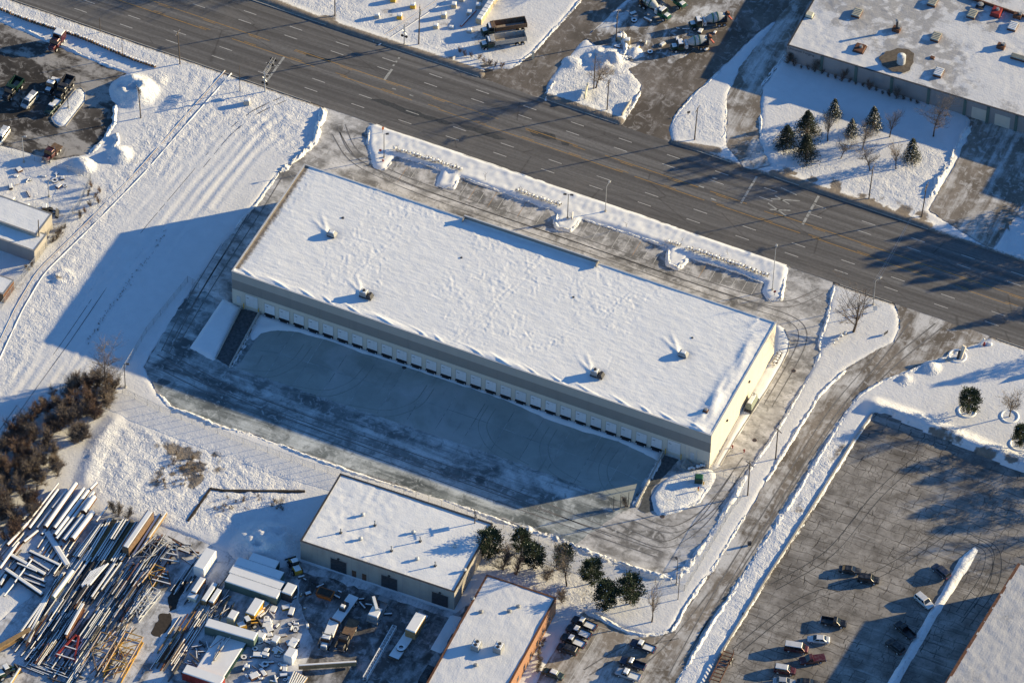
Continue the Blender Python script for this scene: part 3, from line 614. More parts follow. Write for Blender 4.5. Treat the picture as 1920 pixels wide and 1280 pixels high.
# ploughed banks
BERMS = [
 ([(606,202),(604,226),(590,264),(560,296),(523,322)], 2.6, 1.25), ([(523,322),(480,384),(440,428)], 1.3, 0.35),
 ([(295,737),(318,762),(375,786),(425,804),(480,819)], 1.9, 0.55), ([(480,819),(592,861),(690,896),(805,931),(895,961),(960,984)], 1.5, 0.4),
 ([(960,984),(1017,1001),(1080,1026),(1135,1049),(1175,1062),(1215,1076),(1255,1085)], 2.6, 1.2), ([(1255,1085),(1285,1068),(1300,1048)], 3.2, 1.4),
 ([(1300,1048),(1330,1006),(1353,970),(1400,891)], 1.8, 0.6), ([(1400,891),(1443,829),(1468,790),(1525,694),(1537,662)], 1.3, 0.4), ([(1538,660),(1538,636),(1553,592),(1558,560),(1564,536)], 1.3, 0.5),
 ([(1470,964),(1567,806),(1612,741),(1655,716)], 1.4, 0.5), ([(1437,903),(1487,820),(1537,741),(1585,694)], 1.2, 0.45), ([(1325,1078),(1290,1130),(1258,1184)], 1.3, 0.4), ([(1398,965),(1330,1074)], 1.2, 0.4),
 ([(1655,716),(1740,684),(1818,654)], 1.6, 0.6), ([(1268,1284),(1318,1196),(1408,1058),(1442,1004),(1470,962)], 1.7, 0.6), ([(1258,1184),(1205,1191),(1165,1180),(1120,1154),(1096,1148)], 1.6, 0.5),
 ([(693,240),(691,272),(703,313),(720,318),(736,300)], 1.2, 0.5), ([(745,293),(790,306),(828,319)], 1.2, 0.5), ([(822,349),(850,354),(860,337)], 1.4, 0.6), ([(868,334),(960,367),(1030,391)], 1.0, 0.4),
 ([(1046,402),(1041,418),(1045,428),(1068,434),(1080,424),(1088,412)], 1.5, 0.75), ([(1092,411),(1135,424),(1250,462)], 1.0, 0.4), ([(1254,466),(1252,482),(1254,497),(1270,503),(1282,494),(1291,484)], 1.5, 0.8), ([(1295,483),(1395,515),(1433,531)], 1.1, 0.45),
 ([(1436,533),(1434,548),(1443,563),(1464,561),(1472,520)], 1.4, 0.6), ([(485,592),(470,620),(440,678),(428,690)], 1.3, 0.45), ([(1240,858),(1215,902),(1187,950)], 1.4, 0.55), ([(1335,905),(1310,940),(1275,957),(1237,965)], 1.2, 0.4),
 ([(1165,60),(1172,90),(1168,112),(1160,120)], 2.4, 1.3), ([(1040,150),(1030,172),(1022,190)], 1.8, 1.0), ([(1200,172),(1185,200),(1168,228)], 1.3, 0.6), ([(960,128),(1000,97),(1060,33),(1090,0)], 1.3, 0.35),
 ([(1818,235),(1800,265),(1770,320),(1745,372)], 2.4, 1.3), ([(1426,215),(1427,262),(1447,308)], 1.2, 0.4), ([(1425,165),(1475,100)], 1.1, 0.35), ([(1257,238),(1268,216),(1303,177),(1352,133)], 1.2, 0.4), ([(1361,180),(1360,250),(1345,272)], 1.0, 0.3),
 ([(217,195),(214,232),(195,264),(168,290)], 2.0, 0.8), ([(0,36),(100,80),(200,121),(236,134)], 1.5, 0.4), ([(220,250),(212,285),(207,305)], 2.6, 1.4), ([(1640,772),(1604,822),(1520,958),(1443,1075),(1350,1228)], 1.2, 0.45)]
for k, (pp, wd, h) in enumerate(BERMS): berm(pp, wd*0.78, h*0.72, k)

# tyre tracks on the paving
def tyre(px, parent, z, mat='tyre_mark', w_=0.28, pair=1.9, world=None):
    pts = [Vector((q.x,q.y,0)) for q in PW(px)]; fine = []
    for a, b in zip(pts, pts[1:]): fine += [a.lerp(b, k/8) for k in range(8)]
    fine.append(pts[-1])
    for _ in range(10): fine = [fine[0]]+[(fine[i-1]+fine[i]*2+fine[i+1])/4 for i in range(1,len(fine)-1)]+[fine[-1]]
    for s in (-0.5, 0.5):
        vs = []; n = len(fine)
        for i, p in enumerate(fine):
            d = (fine[min(n-1,i+1)]-fine[max(0,i-1)]).normalized(); nn = Vector((-d.y,d.x,0)); ww = w_*(0.5+0.7*float(vn(i*0.4, s*9, 3))); c = p+nn*s*pair; vs += [(c.x-nn.x*ww/2,c.y-nn.y*ww/2,z),(c.x+nn.x*ww/2,c.y+nn.y*ww/2,z)]
        MB().add(vs, [(2*i,2*i+2,2*i+3,2*i+1) for i in range(n-1)]).build('tyre_mark', M[mat], parent, fix=False)
rt = random.Random(8)
for k in range(6):
    f = (k+0.5)/6; x0 = 520+f*690; y0 = 628+f*232; dx = rt.choice([-1,1])*rt.uniform(60,130); tyre([(x0,y0),(x0-22+rt.uniform(-6,6),y0+34),(x0-40+dx*0.35,y0+66+dx*0.10),(x0-40+dx,y0+78+dx*0.33)], COURT, 0.047, 'tyre_soft', 0.24)
for q in ([(300,660),(420,728),(600,795),(900,900),(1150,1000)],[(310,690),(450,760),(700,850),(950,940),(1240,1040)],[(500,330),(440,430),(360,560),(310,660)],[(540,300),(480,400),(400,520),(330,640)],[(1190,970),(1260,1000),(1330,960),(1400,860)],[(1160,990),(1250,1030),(1320,980),(1380,890)]): tyre(q, COURT, 0.0265)
for q in ([(640,235),(660,290),(760,340),(1000,420),(1300,525),(1470,580),(1540,545)],[(630,250),(660,305),(800,365),(1050,450),(1350,555),(1500,600),(1510,640),(1440,760)]): tyre(q, LOT, 0.0225)
for q in ([(1450,1100),(1560,1040),(1640,930),(1720,860)],[(1380,1220),(1500,1120),(1650,1080),(1780,990)],[(1820,1010),(1860,1030),(1850,1080),(1800,1150)],[(1810,1005),(1870,1025),(1870,1090),(1810,1170)]): tyre(q, CRACK, 0.0165, 'asphalt_dark', 0.2)
for q in ([(1700,600),(1640,680),(1560,770),(1460,930),(1340,1120),(1260,1270)],[(1760,610),(1660,690),(1580,780),(1480,940),(1360,1130),(1280,1250)],[(1180,1260),(1250,1200),(1320,1110)],[(1100,1260),(1180,1210),(1270,1190)]): tyre(q, SIDE, 0.0205, 'tyre_mark', 0.35)
# ------------------------------------------------------------------ buildings
def snow_roof(parent, L, W, z, res, hf, df=None, mat='snow', name='roof_snow', skirt=0.0):
    gx = np.linspace(0, L, int(L/res)+1); gy = np.linspace(0, W, int(W/res)+1); A, B = np.meshgrid(gx, gy)
    H = hf(A, B); D = df(A, B) if df is not None else np.zeros(A.shape)
    n = A.size; me = bpy.data.meshes.new(name); ny_, nx_ = A.shape
    I, J = np.meshgrid(np.arange(nx_-1), np.arange(ny_-1)); a = (J*nx_+I).ravel(); q = np.stack([a, a+1, a+nx_+1, a+nx_], 1)
    me.vertices.add(n); me.vertices.foreach_set('co', np.stack([A.ravel(), B.ravel(), (z+H).ravel()], 1).ravel().astype(np.float32))
    me.loops.add(q.size); me.polygons.add(len(q)); me.loops.foreach_set('vertex_index', q.ravel().astype(np.int32))
    me.polygons.foreach_set('loop_start', (np.arange(len(q))*4).astype(np.int32)); me.polygons.foreach_set('use_smooth', np.ones(len(q), bool))
    at = me.attributes.new('dirt', 'FLOAT', 'POINT'); at.data.foreach_set('value', D.ravel().astype(np.float32))
    me.update(calc_edges=True); return link(me, name, parent, M[mat])
def text(s, size, mat, parent, loc, rot, name='lettering', depth=0.01):
    c = bpy.data.curves.new('lettering', 'FONT'); c.body = s; c.size = size; c.extrude = depth; c.align_x = 'LEFT'
    o = bpy.data.objects.new('tmp', c); COL.objects.link(o); dg = bpy.context.evaluated_depsgraph_get(); me = bpy.data.meshes.new_from_object(o.evaluated_get(dg))
    bpy.data.objects.remove(o); me.materials.clear(); r = link(me, name, parent, M[mat]); r.location = loc; r.rotation_euler = rot; return r

WL, WW, WH = 118.6, 38.1, 10.55
wh = thing('warehouse', 'large cream warehouse with grey band, snow covered flat roof and long row of dock doors', 'warehouse')
npan = 16; pw = WL/npan
for k in range(npan):
    x0 = k*pw + (0.012 if k else 0); x1 = (k+1)*pw - (0.012 if k < npan-1 else 0)
    MB().box(x0, x1, 0.0, 0.25, -0.3, 5.25).build('wall_panel', M['wall_cream'], wh)
    MB().box(x0, x1, -0.004, 0.25, 5.25, 8.3).build('wall_band_panel', M['wall_band'], wh)
    MB().box(x0, x1, 0.0, 0.25, 8.3, 10.9).build('upper_wall_panel', M['wall_top'], wh)
    MB().box(x0, x1, WW-0.25, WW, -0.3, 10.9).build('wall_panel', M['wall_cream'], wh)
for k in range(5):
    y0 = 0.25 + k*(WW-0.5)/5 + (0.012 if k else 0); y1 = 0.25 + (k+1)*(WW-0.5)/5 - (0.012 if k < 4 else 0)
    for xa_, xb_ in ((0, 0.25), (WL-0.25, WL)): MB().box(xa_, xb_, y0, y1, -0.3, 10.9).build('wall_panel', M['wall_cream'], wh)
cop = MB(); cop.box(-0.06, WL+0.06, -0.06, 0.32, 10.9, 10.98); cop.box(-0.06, WL+0.06, WW-0.32, WW+0.06, 10.9, 10.98); cop.box(-0.06, 0.32, 0.32, WW-0.32, 10.9, 10.98); cop.box(WL-0.32, WL+0.06, 0.32, WW-0.32, 10.9, 10.98)
cop.build('parapet_coping', M['metal_light'], wh)
MB().box(0.25, WL-0.25, 0.25, WW-0.25, 10.2, 10.5).build('roof_deck', M['metal_grey'], wh)
# snow on the roof: smooth wind packed snow, trampled rough bands, drift tails behind the units
RP = lambda x, y: G(x, y, 10.95)
TR = [[RP(*q) for q in s] for s in ([(1010,480),(905,590),(845,640)],[(1018,486),(912,598),(852,648)],[(1180,545),(1128,590)],[(1187,550),(1134,595)],[(660,520),(668,505),(690,490),(740,450)],[(1148,668),(1140,690),(1122,697)],[(930,560),(980,520),(1090,560)],[(985,590),(982,615),(1000,640)],[(1090,600),(1060,625),(1035,640)])]
UNITS = [(622,438),(687,551),(1281,662),(1120,700),(1323,769)]
def roof_h(A, B):
    h = 0.32 + 0.16*(fbm(A*0.06, B*0.06, 11, 3)-0.5)
    band = fbm(A*0.075+3.1, B*0.028+1.7, 51, 3) + 0.25*(fbm(A*0.4, B*0.4, 57, 3)-0.5)
    for (bx, by), r in (((690,345),7),((740,395),6),((665,470),7),((900,425),6),((975,440),7),((1050,470),6),((960,480),6),((880,560),9),((930,600),8),((985,510),7),((1160,560),7),((1140,590),6),((1090,545),4),((1030,640),4),((1200,640),5),((640,505),4),((700,520),4),((830,540),5),((1000,640),4)):
        c = RP(bx, by); band = band + 0.36*np.exp(-((A-c.x)**2+(B-c.y)**2)/(r*r))
    m_ = np.clip((band-0.59)*5, 0, 1)
    l1 = vn(A*0.95+0.5*B, B*0.62, 61); l2 = vn(A*2.1+0.3*B, B*1.7, 67); ridg = np.clip((1-np.abs(2*l1-1))-0.45, 0, 1)*1.8; spot = np.clip(vn(A*0.8, B*0.55, 63)*2.4-0.7, 0, 1)
    h = h + m_*spot*(0.055*(ridg-0.3) + 0.07*(l2-0.5)) + 0.022*np.clip(m_,0,1)*(vn(A*3.1+B, B*2.4, 66)-0.5) + 0.03*(vn(A*1.1+0.3*B, B*2.0, 69)-0.5) + 0.05*(fbm(A*0.25+0.12*B, B*0.5, 70, 3)-0.5)
    h = h + 0.035*(vn(A*0.5+B*0.2, B*2.2, 71)-0.5)
    for tr in TR:
        d = pdist(A, B, [(p.x, p.y) for p in tr]); h = h - 0.014*np.exp(-(d/0.25)**2) + 0.012*np.exp(-((d-0.5)/0.25)**2)
    for u in UNITS[:4]:
        c = RP(*u)
        for dx, dy in ((-0.86, 0.51), (-0.62, 0.78)):
            s = (A-c.x)*dx + (B-c.y)*dy; n = (A-c.x)*-dy + (B-c.y)*dx
            h = h + 0.24*np.exp(-((n-0.9)/0.5)**2)*np.clip(1-s/8, 0, 1)*np.clip(s/1.0, 0, 1)
        h = h - 0.22*np.exp(-((A-c.x)**2+(B-c.y)**2)/3.0)
    # sastrugi fingers along the front parapet and east edge
    fr = np.exp(-((B-0.9)/0.9)**2); h = h + fr*(0.50*np.clip(fbm(A*0.10+B*0.22, B*0.1, 81, 3)-0.36, 0, 1) + 0.38*np.clip(np.sin(A*0.9+B*2.6+4*vn(A*0.15, B*0.1, 83))-0.55, 0, 1))
    ea = np.exp(-((WL-A-3.2)/1.6)**2); h = h + ea*0.75*np.clip(fbm(A*0.25, B*0.11, 91, 3)-0.48, 0, 1)*2
    e = np.minimum(np.minimum(A, WL-A), np.minimum(B, WW-B))
    h = np.where(e < 0.45, np.maximum(0.50, h), h) - np.clip(1-e/0.12, 0, 1)*0.12
    h = h - 0.12*np.clip(1-A/4, 0, 1)*(B < WW-0.5)*(B > .8)
    dc = G(870, 415, 10.95).x; ec = G(1122, 490, 10.95).x
    return h
def roof_d(A, B):
    d = np.clip(1-A/(2.2+1.8*fbm(A*0.2, B*0.2, 3)), 0, 1)*0.75
    return np.where(B < 1.2, 0, d)
snow_roof(wh, WL, WW, 10.50, 0.23, roof_h, roof_d, 'snow_roof', name='roof_snow')
# raised parapet over the office entrance
xa_, xb_ = G(866,413,11.6).x, G(1123,490,11.6).x
pp_ = MB().box(xa_, xb_, WW-0.28, WW-0.02, 10.98, 11.85).box(xa_, xa_+0.26, WW-1.6, WW-0.28, 10.98, 11.85).box(xb_-0.26, xb_, WW-1.6, WW-0.28, 10.98, 11.85)
pa = pp_.build('entrance_parapet', M['wall_band'], wh)
MB().box(xa_-0.04, xb_+0.04, WW-0.32, WW+0.02, 11.85, 11.94).build('coping', M['metal_light'], pa)
# dock doors
def dock(width=2.55, h=3.05, z0=0.95, lev=True, name='dock_door'):
    d = MB(); n = 5
    for k in range(n): d.box(-width/2, width/2, -0.03, 0.01, z0 + k*h/n + 0.012, z0 + (k+1)*h/n - 0.012)
    o = d.build(name, M['door_white'], None)
    f = MB(); f.box(-width/2-0.10, -width/2, -0.05, 0.0, z0, z0+h+0.1); f.box(width/2, width/2+0.10, -0.05, 0.0, z0, z0+h+0.1); f.box(-width/2, width/2, -0.05, 0.0, z0+h, z0+h+0.1)
    f.build('door_frame', M['wall_top'], o)
    MB().box(-width/2+0.25, -width/2+0.85, -0.045, -0.03, z0+h*0.70, z0+h*0.70+0.12).build('vision_slot', M['glass'], o)
    if lev:
        MB().box(-width/2, width/2, -0.42, -0.002, z0-0.72, z0-0.04).build('dock_leveler', M['black_rubber'], o)
        for s in (-1, 1): MB().box(s*(width/2-0.22)-0.14, s*(width/2-0.22)+0.14, -0.50, -0.42, z0-0.62, z0-0.30).build('dock_bumper', M['metal_light'], o)
    return o
d0 = dock(); d0.parent = wh
x0d, x1d = 9.52, 105.75
for k in range(27):
    o = d0 if k == 0 else copy_tree(d0, wh); o.location = (x0d + (x1d-x0d)*k/26, 0, 0)
dl = dock(3.1, 3.7, 1.15, False, 'drive_in_door'); dl.parent = wh; dl.location = (4.95, 0, 0)
dr = copy_tree(dl, wh); dr.location = (109.95, 0, 0)
for x in (112.6, 113.6, 115.4): MB().box(x, x+0.08, -0.1, -0.01, 0.9, 4.6).build('downspout', M['metal_light'], wh)
for x in (1.6, 114.4): MB().box(x-0.48, x+0.48, -0.06, 0.0, 1.15, 3.35).build('personnel_door', M['metal_light'], wh)
for x in (3.1, 6.85, 108.1, 111.9): MB().cyl((x,-0.45,0.2),(x,-0.45,2.0),0.11,n=8).build('guard_post', M['yellow_paint'], wh)
st_ = MB()
for k in range(6): st_.box(112.9+0.32*k, 113.22+0.32*k, -2.6, -0.4, 0, 1.1-0.17*k)
st_.build('exterior_stair', M['concrete_block'], wh)
for y in (9.0, 22.0): MB().box(WL, WL+0.35, y, y+0.5, 6.6, 7.0).build('wall_light', M['metal_dark'], wh)
for x in (30, 60, 90): MB().box(x, x+1.0, WW, WW+0.05, 0, 2.2).build('personnel_door', M['metal_grey'], wh)
# drive-in ramps: retaining walls, dark wheel track between them
def rwall(a, b, h0, h1, w_=0.3):
    A, B = G(*a), G(*b); A.z = 0; B.z = 0; d = (B-A).normalized(); n = Vector((-d.y, d.x, 0))*w_/2
    o = MB().add([A-n-Vector((0,0,.2)),A+n-Vector((0,0,.2)),B+n-Vector((0,0,.2)),B-n-Vector((0,0,.2)),A-n+Vector((0,0,h0)),A+n+Vector((0,0,h0)),B+n+Vector((0,0,h1)),B-n+Vector((0,0,h1))],[(3,2,1,0),(4,5,6,7),(0,1,5,4),(1,2,6,5),(2,3,7,6),(3,0,4,7)])
    return o
for lab, a, b in (('low concrete retaining wall on the left side of the left ramp',(452,578),(404,673)),('low concrete retaining wall between left ramp and dock apron',(489,584),(430,688)),('low concrete retaining wall beside the right ramp',(1243,850),(1192,950))):
    t_ = rwall(a, b, 1.0, 0.35).build('retaining_wall', M['concrete_block']); tag(t_, lab, 'wall')
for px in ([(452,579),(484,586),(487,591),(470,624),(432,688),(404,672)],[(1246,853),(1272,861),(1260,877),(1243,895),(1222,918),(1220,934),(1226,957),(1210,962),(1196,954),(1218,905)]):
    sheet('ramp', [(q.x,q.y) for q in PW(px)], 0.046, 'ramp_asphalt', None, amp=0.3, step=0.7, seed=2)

# rooftop machines
def rtu(px, lab, kind, z=10.80):
    c = G(px[0], px[1], z); t_ = thing('rooftop_unit', lab, 'rooftop unit', (c.x, c.y, z-0.1), 0, 'rooftop machines on the warehouse')
    if kind == 'hood':
        MB().box(-0.9,0.9,-0.7,0.7,0,0.5).build('curb', M['metal_dark'], t_); MB().tbox(-1.15,1.15,-0.85,0.85,0.5,1.25,0.45,0.3).build('hood', M['metal_grey'], t_); MB().tbox(-0.6,0.6,-0.5,0.5,1.25,1.36,0.12,0.12).build('snow_cover', M['snow_cap'], t_)
    elif kind == 'big':
        MB().box(-1.5,1.5,-0.9,0.9,0.25,0.5).build('base_frame', M['metal_dark'], t_)
        MB().box(-1.4,0.2,-0.75,0.75,0.5,1.75).build('cabinet', M['metal_grey'], t_); MB().tbox(0.2,1.5,-0.8,0.8,0.5,1.35,0.35,0.15).build('intake_hood', M['metal_dark'], t_)
        for x in (-1.3, 1.3):
            for y in (-0.75, 0.75): MB().box(x-0.06,x+0.06,y-0.06,y+0.06,-0.1,0.25).build('leg', M['metal_dark'], t_)
        MB().cyl((-0.6,0,1.75),(-0.6,0,2.1),0.35,n=10).build('fan', M['metal_dark'], t_); MB().tbox(-1.35,0.15,-0.7,0.7,1.75,1.83,0.1,0.1).build('snow_cover', M['snow_cap'], t_)
    else:
        MB().box(-0.6,0.6,-0.6,0.6,0,0.55).build('curb', M['metal_dark'], t_); MB().cyl((0,0,0.55),(0,0,1.0),0.62,0.45,10).build('fan_housing', M['rust'], t_); MB().cyl((0,0,1.0),(0,0,1.1),0.5,0.3,10).build('cap', M['metal_grey'], t_)
    return t_
rtu((622,441),'dark hooded roof vent nearest the left end of the warehouse roof','hood'); rtu((687,556),'large dark roof machine near the front edge, left of roof middle','big')
rtu((1281,666),'boxy roof vent with drift tails near right end of the warehouse roof','hood'); rtu((1120,704),'large dark roof machine near the front edge, right of roof middle','big'); rtu((1323,772),'small rusty roof fan near the right front corner of the warehouse','fan')
for i, px in enumerate([(643,408),(865,483),(1075,557),(1298,633)]):
    c = G(px[0], px[1], 10.85); t_ = thing('roof_drain', ['roof drain in the snow beside the left hooded vent','roof drain in the snow left of roof middle','roof drain in the snow right of roof middle','roof drain in the snow above the right boxy vent'][i], 'roof drain', (c.x,c.y,10.72))
    MB().cyl((0,0,0),(0,0,0.22),0.32,0.25,10).build('strainer', M['metal_dark'], t_); MB().cyl((0,0,-0.02),(0,0,0.06),0.5,0.5,12).build('collar', M['metal_grey'], t_)
# generator beside the east wall
c = G(1407,768); t_ = thing('generator', 'grey green generator tank on legs beside the lit side wall of the warehouse', 'generator', (c.x-0.2, c.y+1, 0.3), PI/2)
MB().box(-2.3,2.3,-0.9,0.9,0.0,0.5).build('base_frame', M['metal_dark'], t_); MB().tbox(-1.9,1.9,-0.8,0.8,0.5,2.3,0.15,0.2).build('housing', M['tank_green'], t_); MB().tbox(-1.6,1.6,-0.5,0.5,2.3,2.4,.1,.1).build('snow_cover', M['snow_cap'], t_); MB().cyl((1.2,0,2.3),(1.2,0,3.0),0.12,n=8).build('exhaust', M['metal_dark'], t_)
c = G(1310,905); t_ = thing('transformer_box', 'dark green transformer box on the snow pad by the gate', 'transformer', (c.x, c.y, 0.6), 0.3)
MB().box(-0.9,0.9,-0.8,0.8,0,1.5).build('cabinet', M['dark_green'], t_); MB().tbox(-0.92,0.92,-0.82,0.82,1.5,1.62,0.2,0.2).build('lid', M['green_paint'], t_)
for px, lab, cm in (((1319,911),'yellow pipe post with no cap near the transformer box','yellow_paint'),((1309,922),'yellow hydrant with red top on the snow pad','yellow_paint')):
    c = G(*px); t_ = thing('hydrant', lab, 'hydrant', (c.x, c.y, 0.6)); MB().cyl((0,0,0),(0,0,0.8),0.14,n=8).build('barrel', M[cm], t_)
    if 'red' in lab: MB().cyl((0,0,0.8),(0,0,1.15),0.22,0.1,8).build('bonnet', M['red_paint'], t_)

# ---- generic flat roofed building given by its roof corners
def building(name, lab, cat, A, B, depth, H, mats, parapet=0.25, res=0.5, rough_=0.10, dirtf=None, flip=False, coping='metal_dark', sm='snow_roof'):
    a = G(A[0], A[1], H); b = G(B[0], B[1], H); L = (b-a).xy.length; rz = math.atan2(b.y-a.y, b.x-a.x)
    t_ = thing(name, lab, cat, (a.x, a.y, 0), rz); W = depth
    MB().box(0, L, 0, 0.3, -0.3, H).build('wall', M[mats[0]], t_); MB().box(0, L, W-0.3, W, -0.3, H).build('wall', M[mats[0]], t_)
    MB().box(0, 0.3, 0.3, W-0.3, -0.3, H).build('wall', M[mats[1]], t_); MB().box(L-0.3, L, 0.3, W-0.3, -0.3, H).build('wall', M[mats[1]], t_)
    MB().box(0.3, L-0.3, 0.3, W-0.3, H-0.6, H-parapet-0.1).build('roof_deck', M['metal_grey'], t_)
    c_ = MB(); c_.box(-0.08, L+0.08, -0.08, 0.34, H, H+0.07); c_.box(-0.08, L+0.08, W-0.34, W+0.08, H, H+0.07); c_.box(-0.08, 0.34, 0.34, W-0.34, H, H+0.07); c_.box(L-0.34, L+0.08, 0.34, W-0.34, H, H+0.07)
    c_.build('parapet_coping', M[coping], t_)
    hf = lambda X_, Y_: 0.10 + 0.25*(fbm(X_*0.08, Y_*0.08, len(lab), 3)-0.4) + rough_*(fbm(X_*0.9, Y_*0.9, len(lab)+5, 3)-0.5)*np.clip((fbm(X_*0.1, Y_*0.1, 15, 3)-0.35)*4, 0.2, 1.5)
    if dirtf is None: dirtf = lambda X_, Y_: 0.0*X_
    o = snow_roof(t_, L-0.62, W-0.62, H-parapet-0.02, res, hf, dirtf, sm); o.location = (0.31, 0.31, 0)
    return t_, L, W, rz
def loc_on(t_, px, z):
    p = G(px[0], px[1], z); d = p - Vector(t_.location); rz = t_.rotation_euler.z
    return Vector((d.x*math.cos(rz)+d.y*math.sin(rz), -d.x*math.sin(rz)+d.y*math.cos(rz), 0))
# north east plant
NEH = 5.2
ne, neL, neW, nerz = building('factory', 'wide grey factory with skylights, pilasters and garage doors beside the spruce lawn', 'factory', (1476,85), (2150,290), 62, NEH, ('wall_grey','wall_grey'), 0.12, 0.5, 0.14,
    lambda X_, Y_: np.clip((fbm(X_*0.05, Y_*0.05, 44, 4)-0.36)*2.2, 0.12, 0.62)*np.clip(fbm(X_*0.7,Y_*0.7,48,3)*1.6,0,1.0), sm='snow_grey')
MB().box(0.2, neL-0.2, 0.0, 0.2, 0, 0.02).build('sill', M['metal_dark'], ne)
def ne_x(px):                                   # place along the front wall
    d = CF + CR*((px[0]-960)/FPX) - CU*((px[1]-640)/FPX); o = Vector(ne.location); n = Vector((-math.sin(nerz), math.cos(nerz), 0))
    p = CAMP + d*(((o-CAMP).dot(n))/d.dot(n)); return (p-o).dot(Vector((math.cos(nerz), math.sin(nerz), 0)))
for q in ((1541,115),(1605,135),(1672,155),(1741,180),(1809,200),(1852,215),(1905,232)):
    x = ne_x(q); MB().box(x-0.35, x+0.35, -0.22, 0.0, 0, NEH-0.15).build('pilaster', M['wall_metal_green'], ne)
for q in ((1836,215),(1879,229)):
    x = ne_x(q); d_ = MB()
    for k in range(5): d_.box(x-1.9, x+1.9, -0.06, 0.0, 0.05+k*0.72, 0.75+k*0.72)
    d_.build('garage_door', M['wall_cream'], ne)
text('Universal Forging', 0.95, 'metal_dark', ne, (0.3, -0.02, NEH-1.05), (PI/2,0,0))
def skylight(px, lab, w_, l_, rz=0.0, snowy=False, z=NEH):
    c = G(px[0], px[1], z); t_ = thing('skylight', lab, 'skylight', (c.x, c.y, z-0.1), nerz+rz, 'skylights on the factory roof')
    MB().box(-w_/2,w_/2,-l_/2,l_/2,-0.1,0.75).build('curb', M['rust'], t_); n = 5
    MB().box(-w_/2-.05,w_/2+.05,-l_/2-.05,l_/2+.05,0.75,0.82).build('frame', M['kerb_stone'], t_)
    for k in range(n):
        y0 = -l_/2+0.08+k*(l_-0.1)/n; MB().tbox(-w_/2+0.1,w_/2-0.1,y0,y0+(l_-0.1)/n-0.10,0.82,0.92,0.05,0.12).build('pane', M['snow_cap' if snowy else 'skylight'], t_)
for q in (((1607,27),'skylight with cream panes left of the tall roof pipe'),((1749,6),'skylight at the top edge of the photo left of the brown hatch'),((1823,29),'skylight between the roof pipes and the brown hatch'),((1755,72),'skylight with cream panes near the round tank'),((1899,52),'skylight half covered by snow at the right edge',True),((1760,138),'snow covered skylight below the small roof box',True)):
    skylight(q[0], q[1], 2.1, 2.9, 0, len(q) > 2)
skylight((1918,113), 'long low skylight cut by the right edge of the photo', 6.0, 1.5, 0)
c = G(1686,120,NEH); t_ = thing('roof_tank', 'round silver tank standing on a bare gravel patch of the factory roof', 'tank', (c.x+0.3,c.y+0.4,NEH-0.1)); MB().cyl((0,0,0),(0,0,2.6),1.05,1.05,20).build('shell', M['metal_light'], t_, smooth=False); MB().cyl((0,0,2.6),(0,0,3.0),1.05,0.3,20).build('dome', M['metal_light'], t_); MB().cyl((0,0,2.95),(0,0,3.1),0.3,0.3,10).build('hatch', M['snow_cap'], t_); MB().cyl((0,0,-0.1),(0,0,0.25),1.25,1.25,20).build('base_ring', M['concrete_block'], t_)
gp = [loc_on(ne, q, NEH) for q in ((1648,110),(1660,98),(1682,92),(1705,94),(1714,101),(1711,118),(1706,132),(1693,138),(1672,134),(1655,124))]
sheet('gravel_patch', [(q.x,q.y) for q in gp], NEH+0.20, 'gravel_roof', ne, amp=0.4, step=0.5)
def pipe(px, lab, h, r, z, extra=None, mat='metal_dark', name='roof_pipe'):
    c = G(px[0], px[1], z); t_ = thing(name, lab, 'roof pipe', (c.x, c.y, z-0.15)); MB().cyl((0,0,0),(0,0,h),r,n=8).build('pipe', M[mat], t_); MB().cyl((0,0,h),(0,0,h+0.12),r*1.7,r*0.6,8).build('rain_cap', M['metal_grey'], t_); MB().box(-r*2,r*2,-r*2,r*2,-0.1,0.3).build('curb', M['metal_dark'], t_)
    if extra: MB().box(-1.0,0.9,-0.7,0.8,-0.1,1.1).build('housing', M['rust'], t_); MB().cyl((0.5,0.3,1.1),(0.5,0.3,1.6),0.4,n=8).build('fan', M['metal_grey'], t_)
for q in (((1681,58),'tall dark flue with motor housing on the factory roof',3.6,0.3,NEH,True),((1838,12),'squat roof fan beside the raised roof kerb at top right',0.9,0.5,NEH,None),((1877,90),'thin roof pipe with long shadow above the long skylight',1.6,0.12,NEH,True),((1908,33),'thin roof pipe close to the raised kerb at right edge',2.0,0.12,NEH,True)): pipe(*q)
for px, lab, sz, mt_ in (((1518,30),'beige roof box near the left edge of the factory roof',(0.9,0.8,0.9),'cream_paint'),((1612,92),'rusty roof machine near the front of the factory',(1.3,1.5,0.6),'rust'),((1748,109),'small brown roof box right of the tank',(0.6,0.5,0.45),'rust'),((1868,26),'large rounded maroon hatch at the top right of the factory roof',(1.2,1.4,1.3),'red_paint')):
    c = G(px[0],px[1],NEH); t_ = thing('roof_box', lab, 'roof box', (c.x,c.y,NEH-0.1), nerz); sx, sy, sz_ = sz
    MB().tbox(-sx,sx,-sy,sy,-0.1,sz_,0.12,0.12).build('housing', M[mt_], t_); MB().box(-sx-.1,sx+.1,-sy-.1,sy+.1,-0.15,0.12).build('curb', M['metal_dark'], t_)
    if sx > 1: MB().cyl((0.2,0.2,sz_),(0.2,0.2,sz_+0.55),0.42,0.36,10).build('fan', M['metal_grey'], t_)
p0 = loc_on(ne,(1815,-3),NEH); p1 = loc_on(ne,(1935,38),NEH); MB().bar((p0.x,p0.y,NEH+0.25),(p1.x,p1.y,NEH+0.25),0.35,0.9).build('roof_kerb', M['rust'], ne)
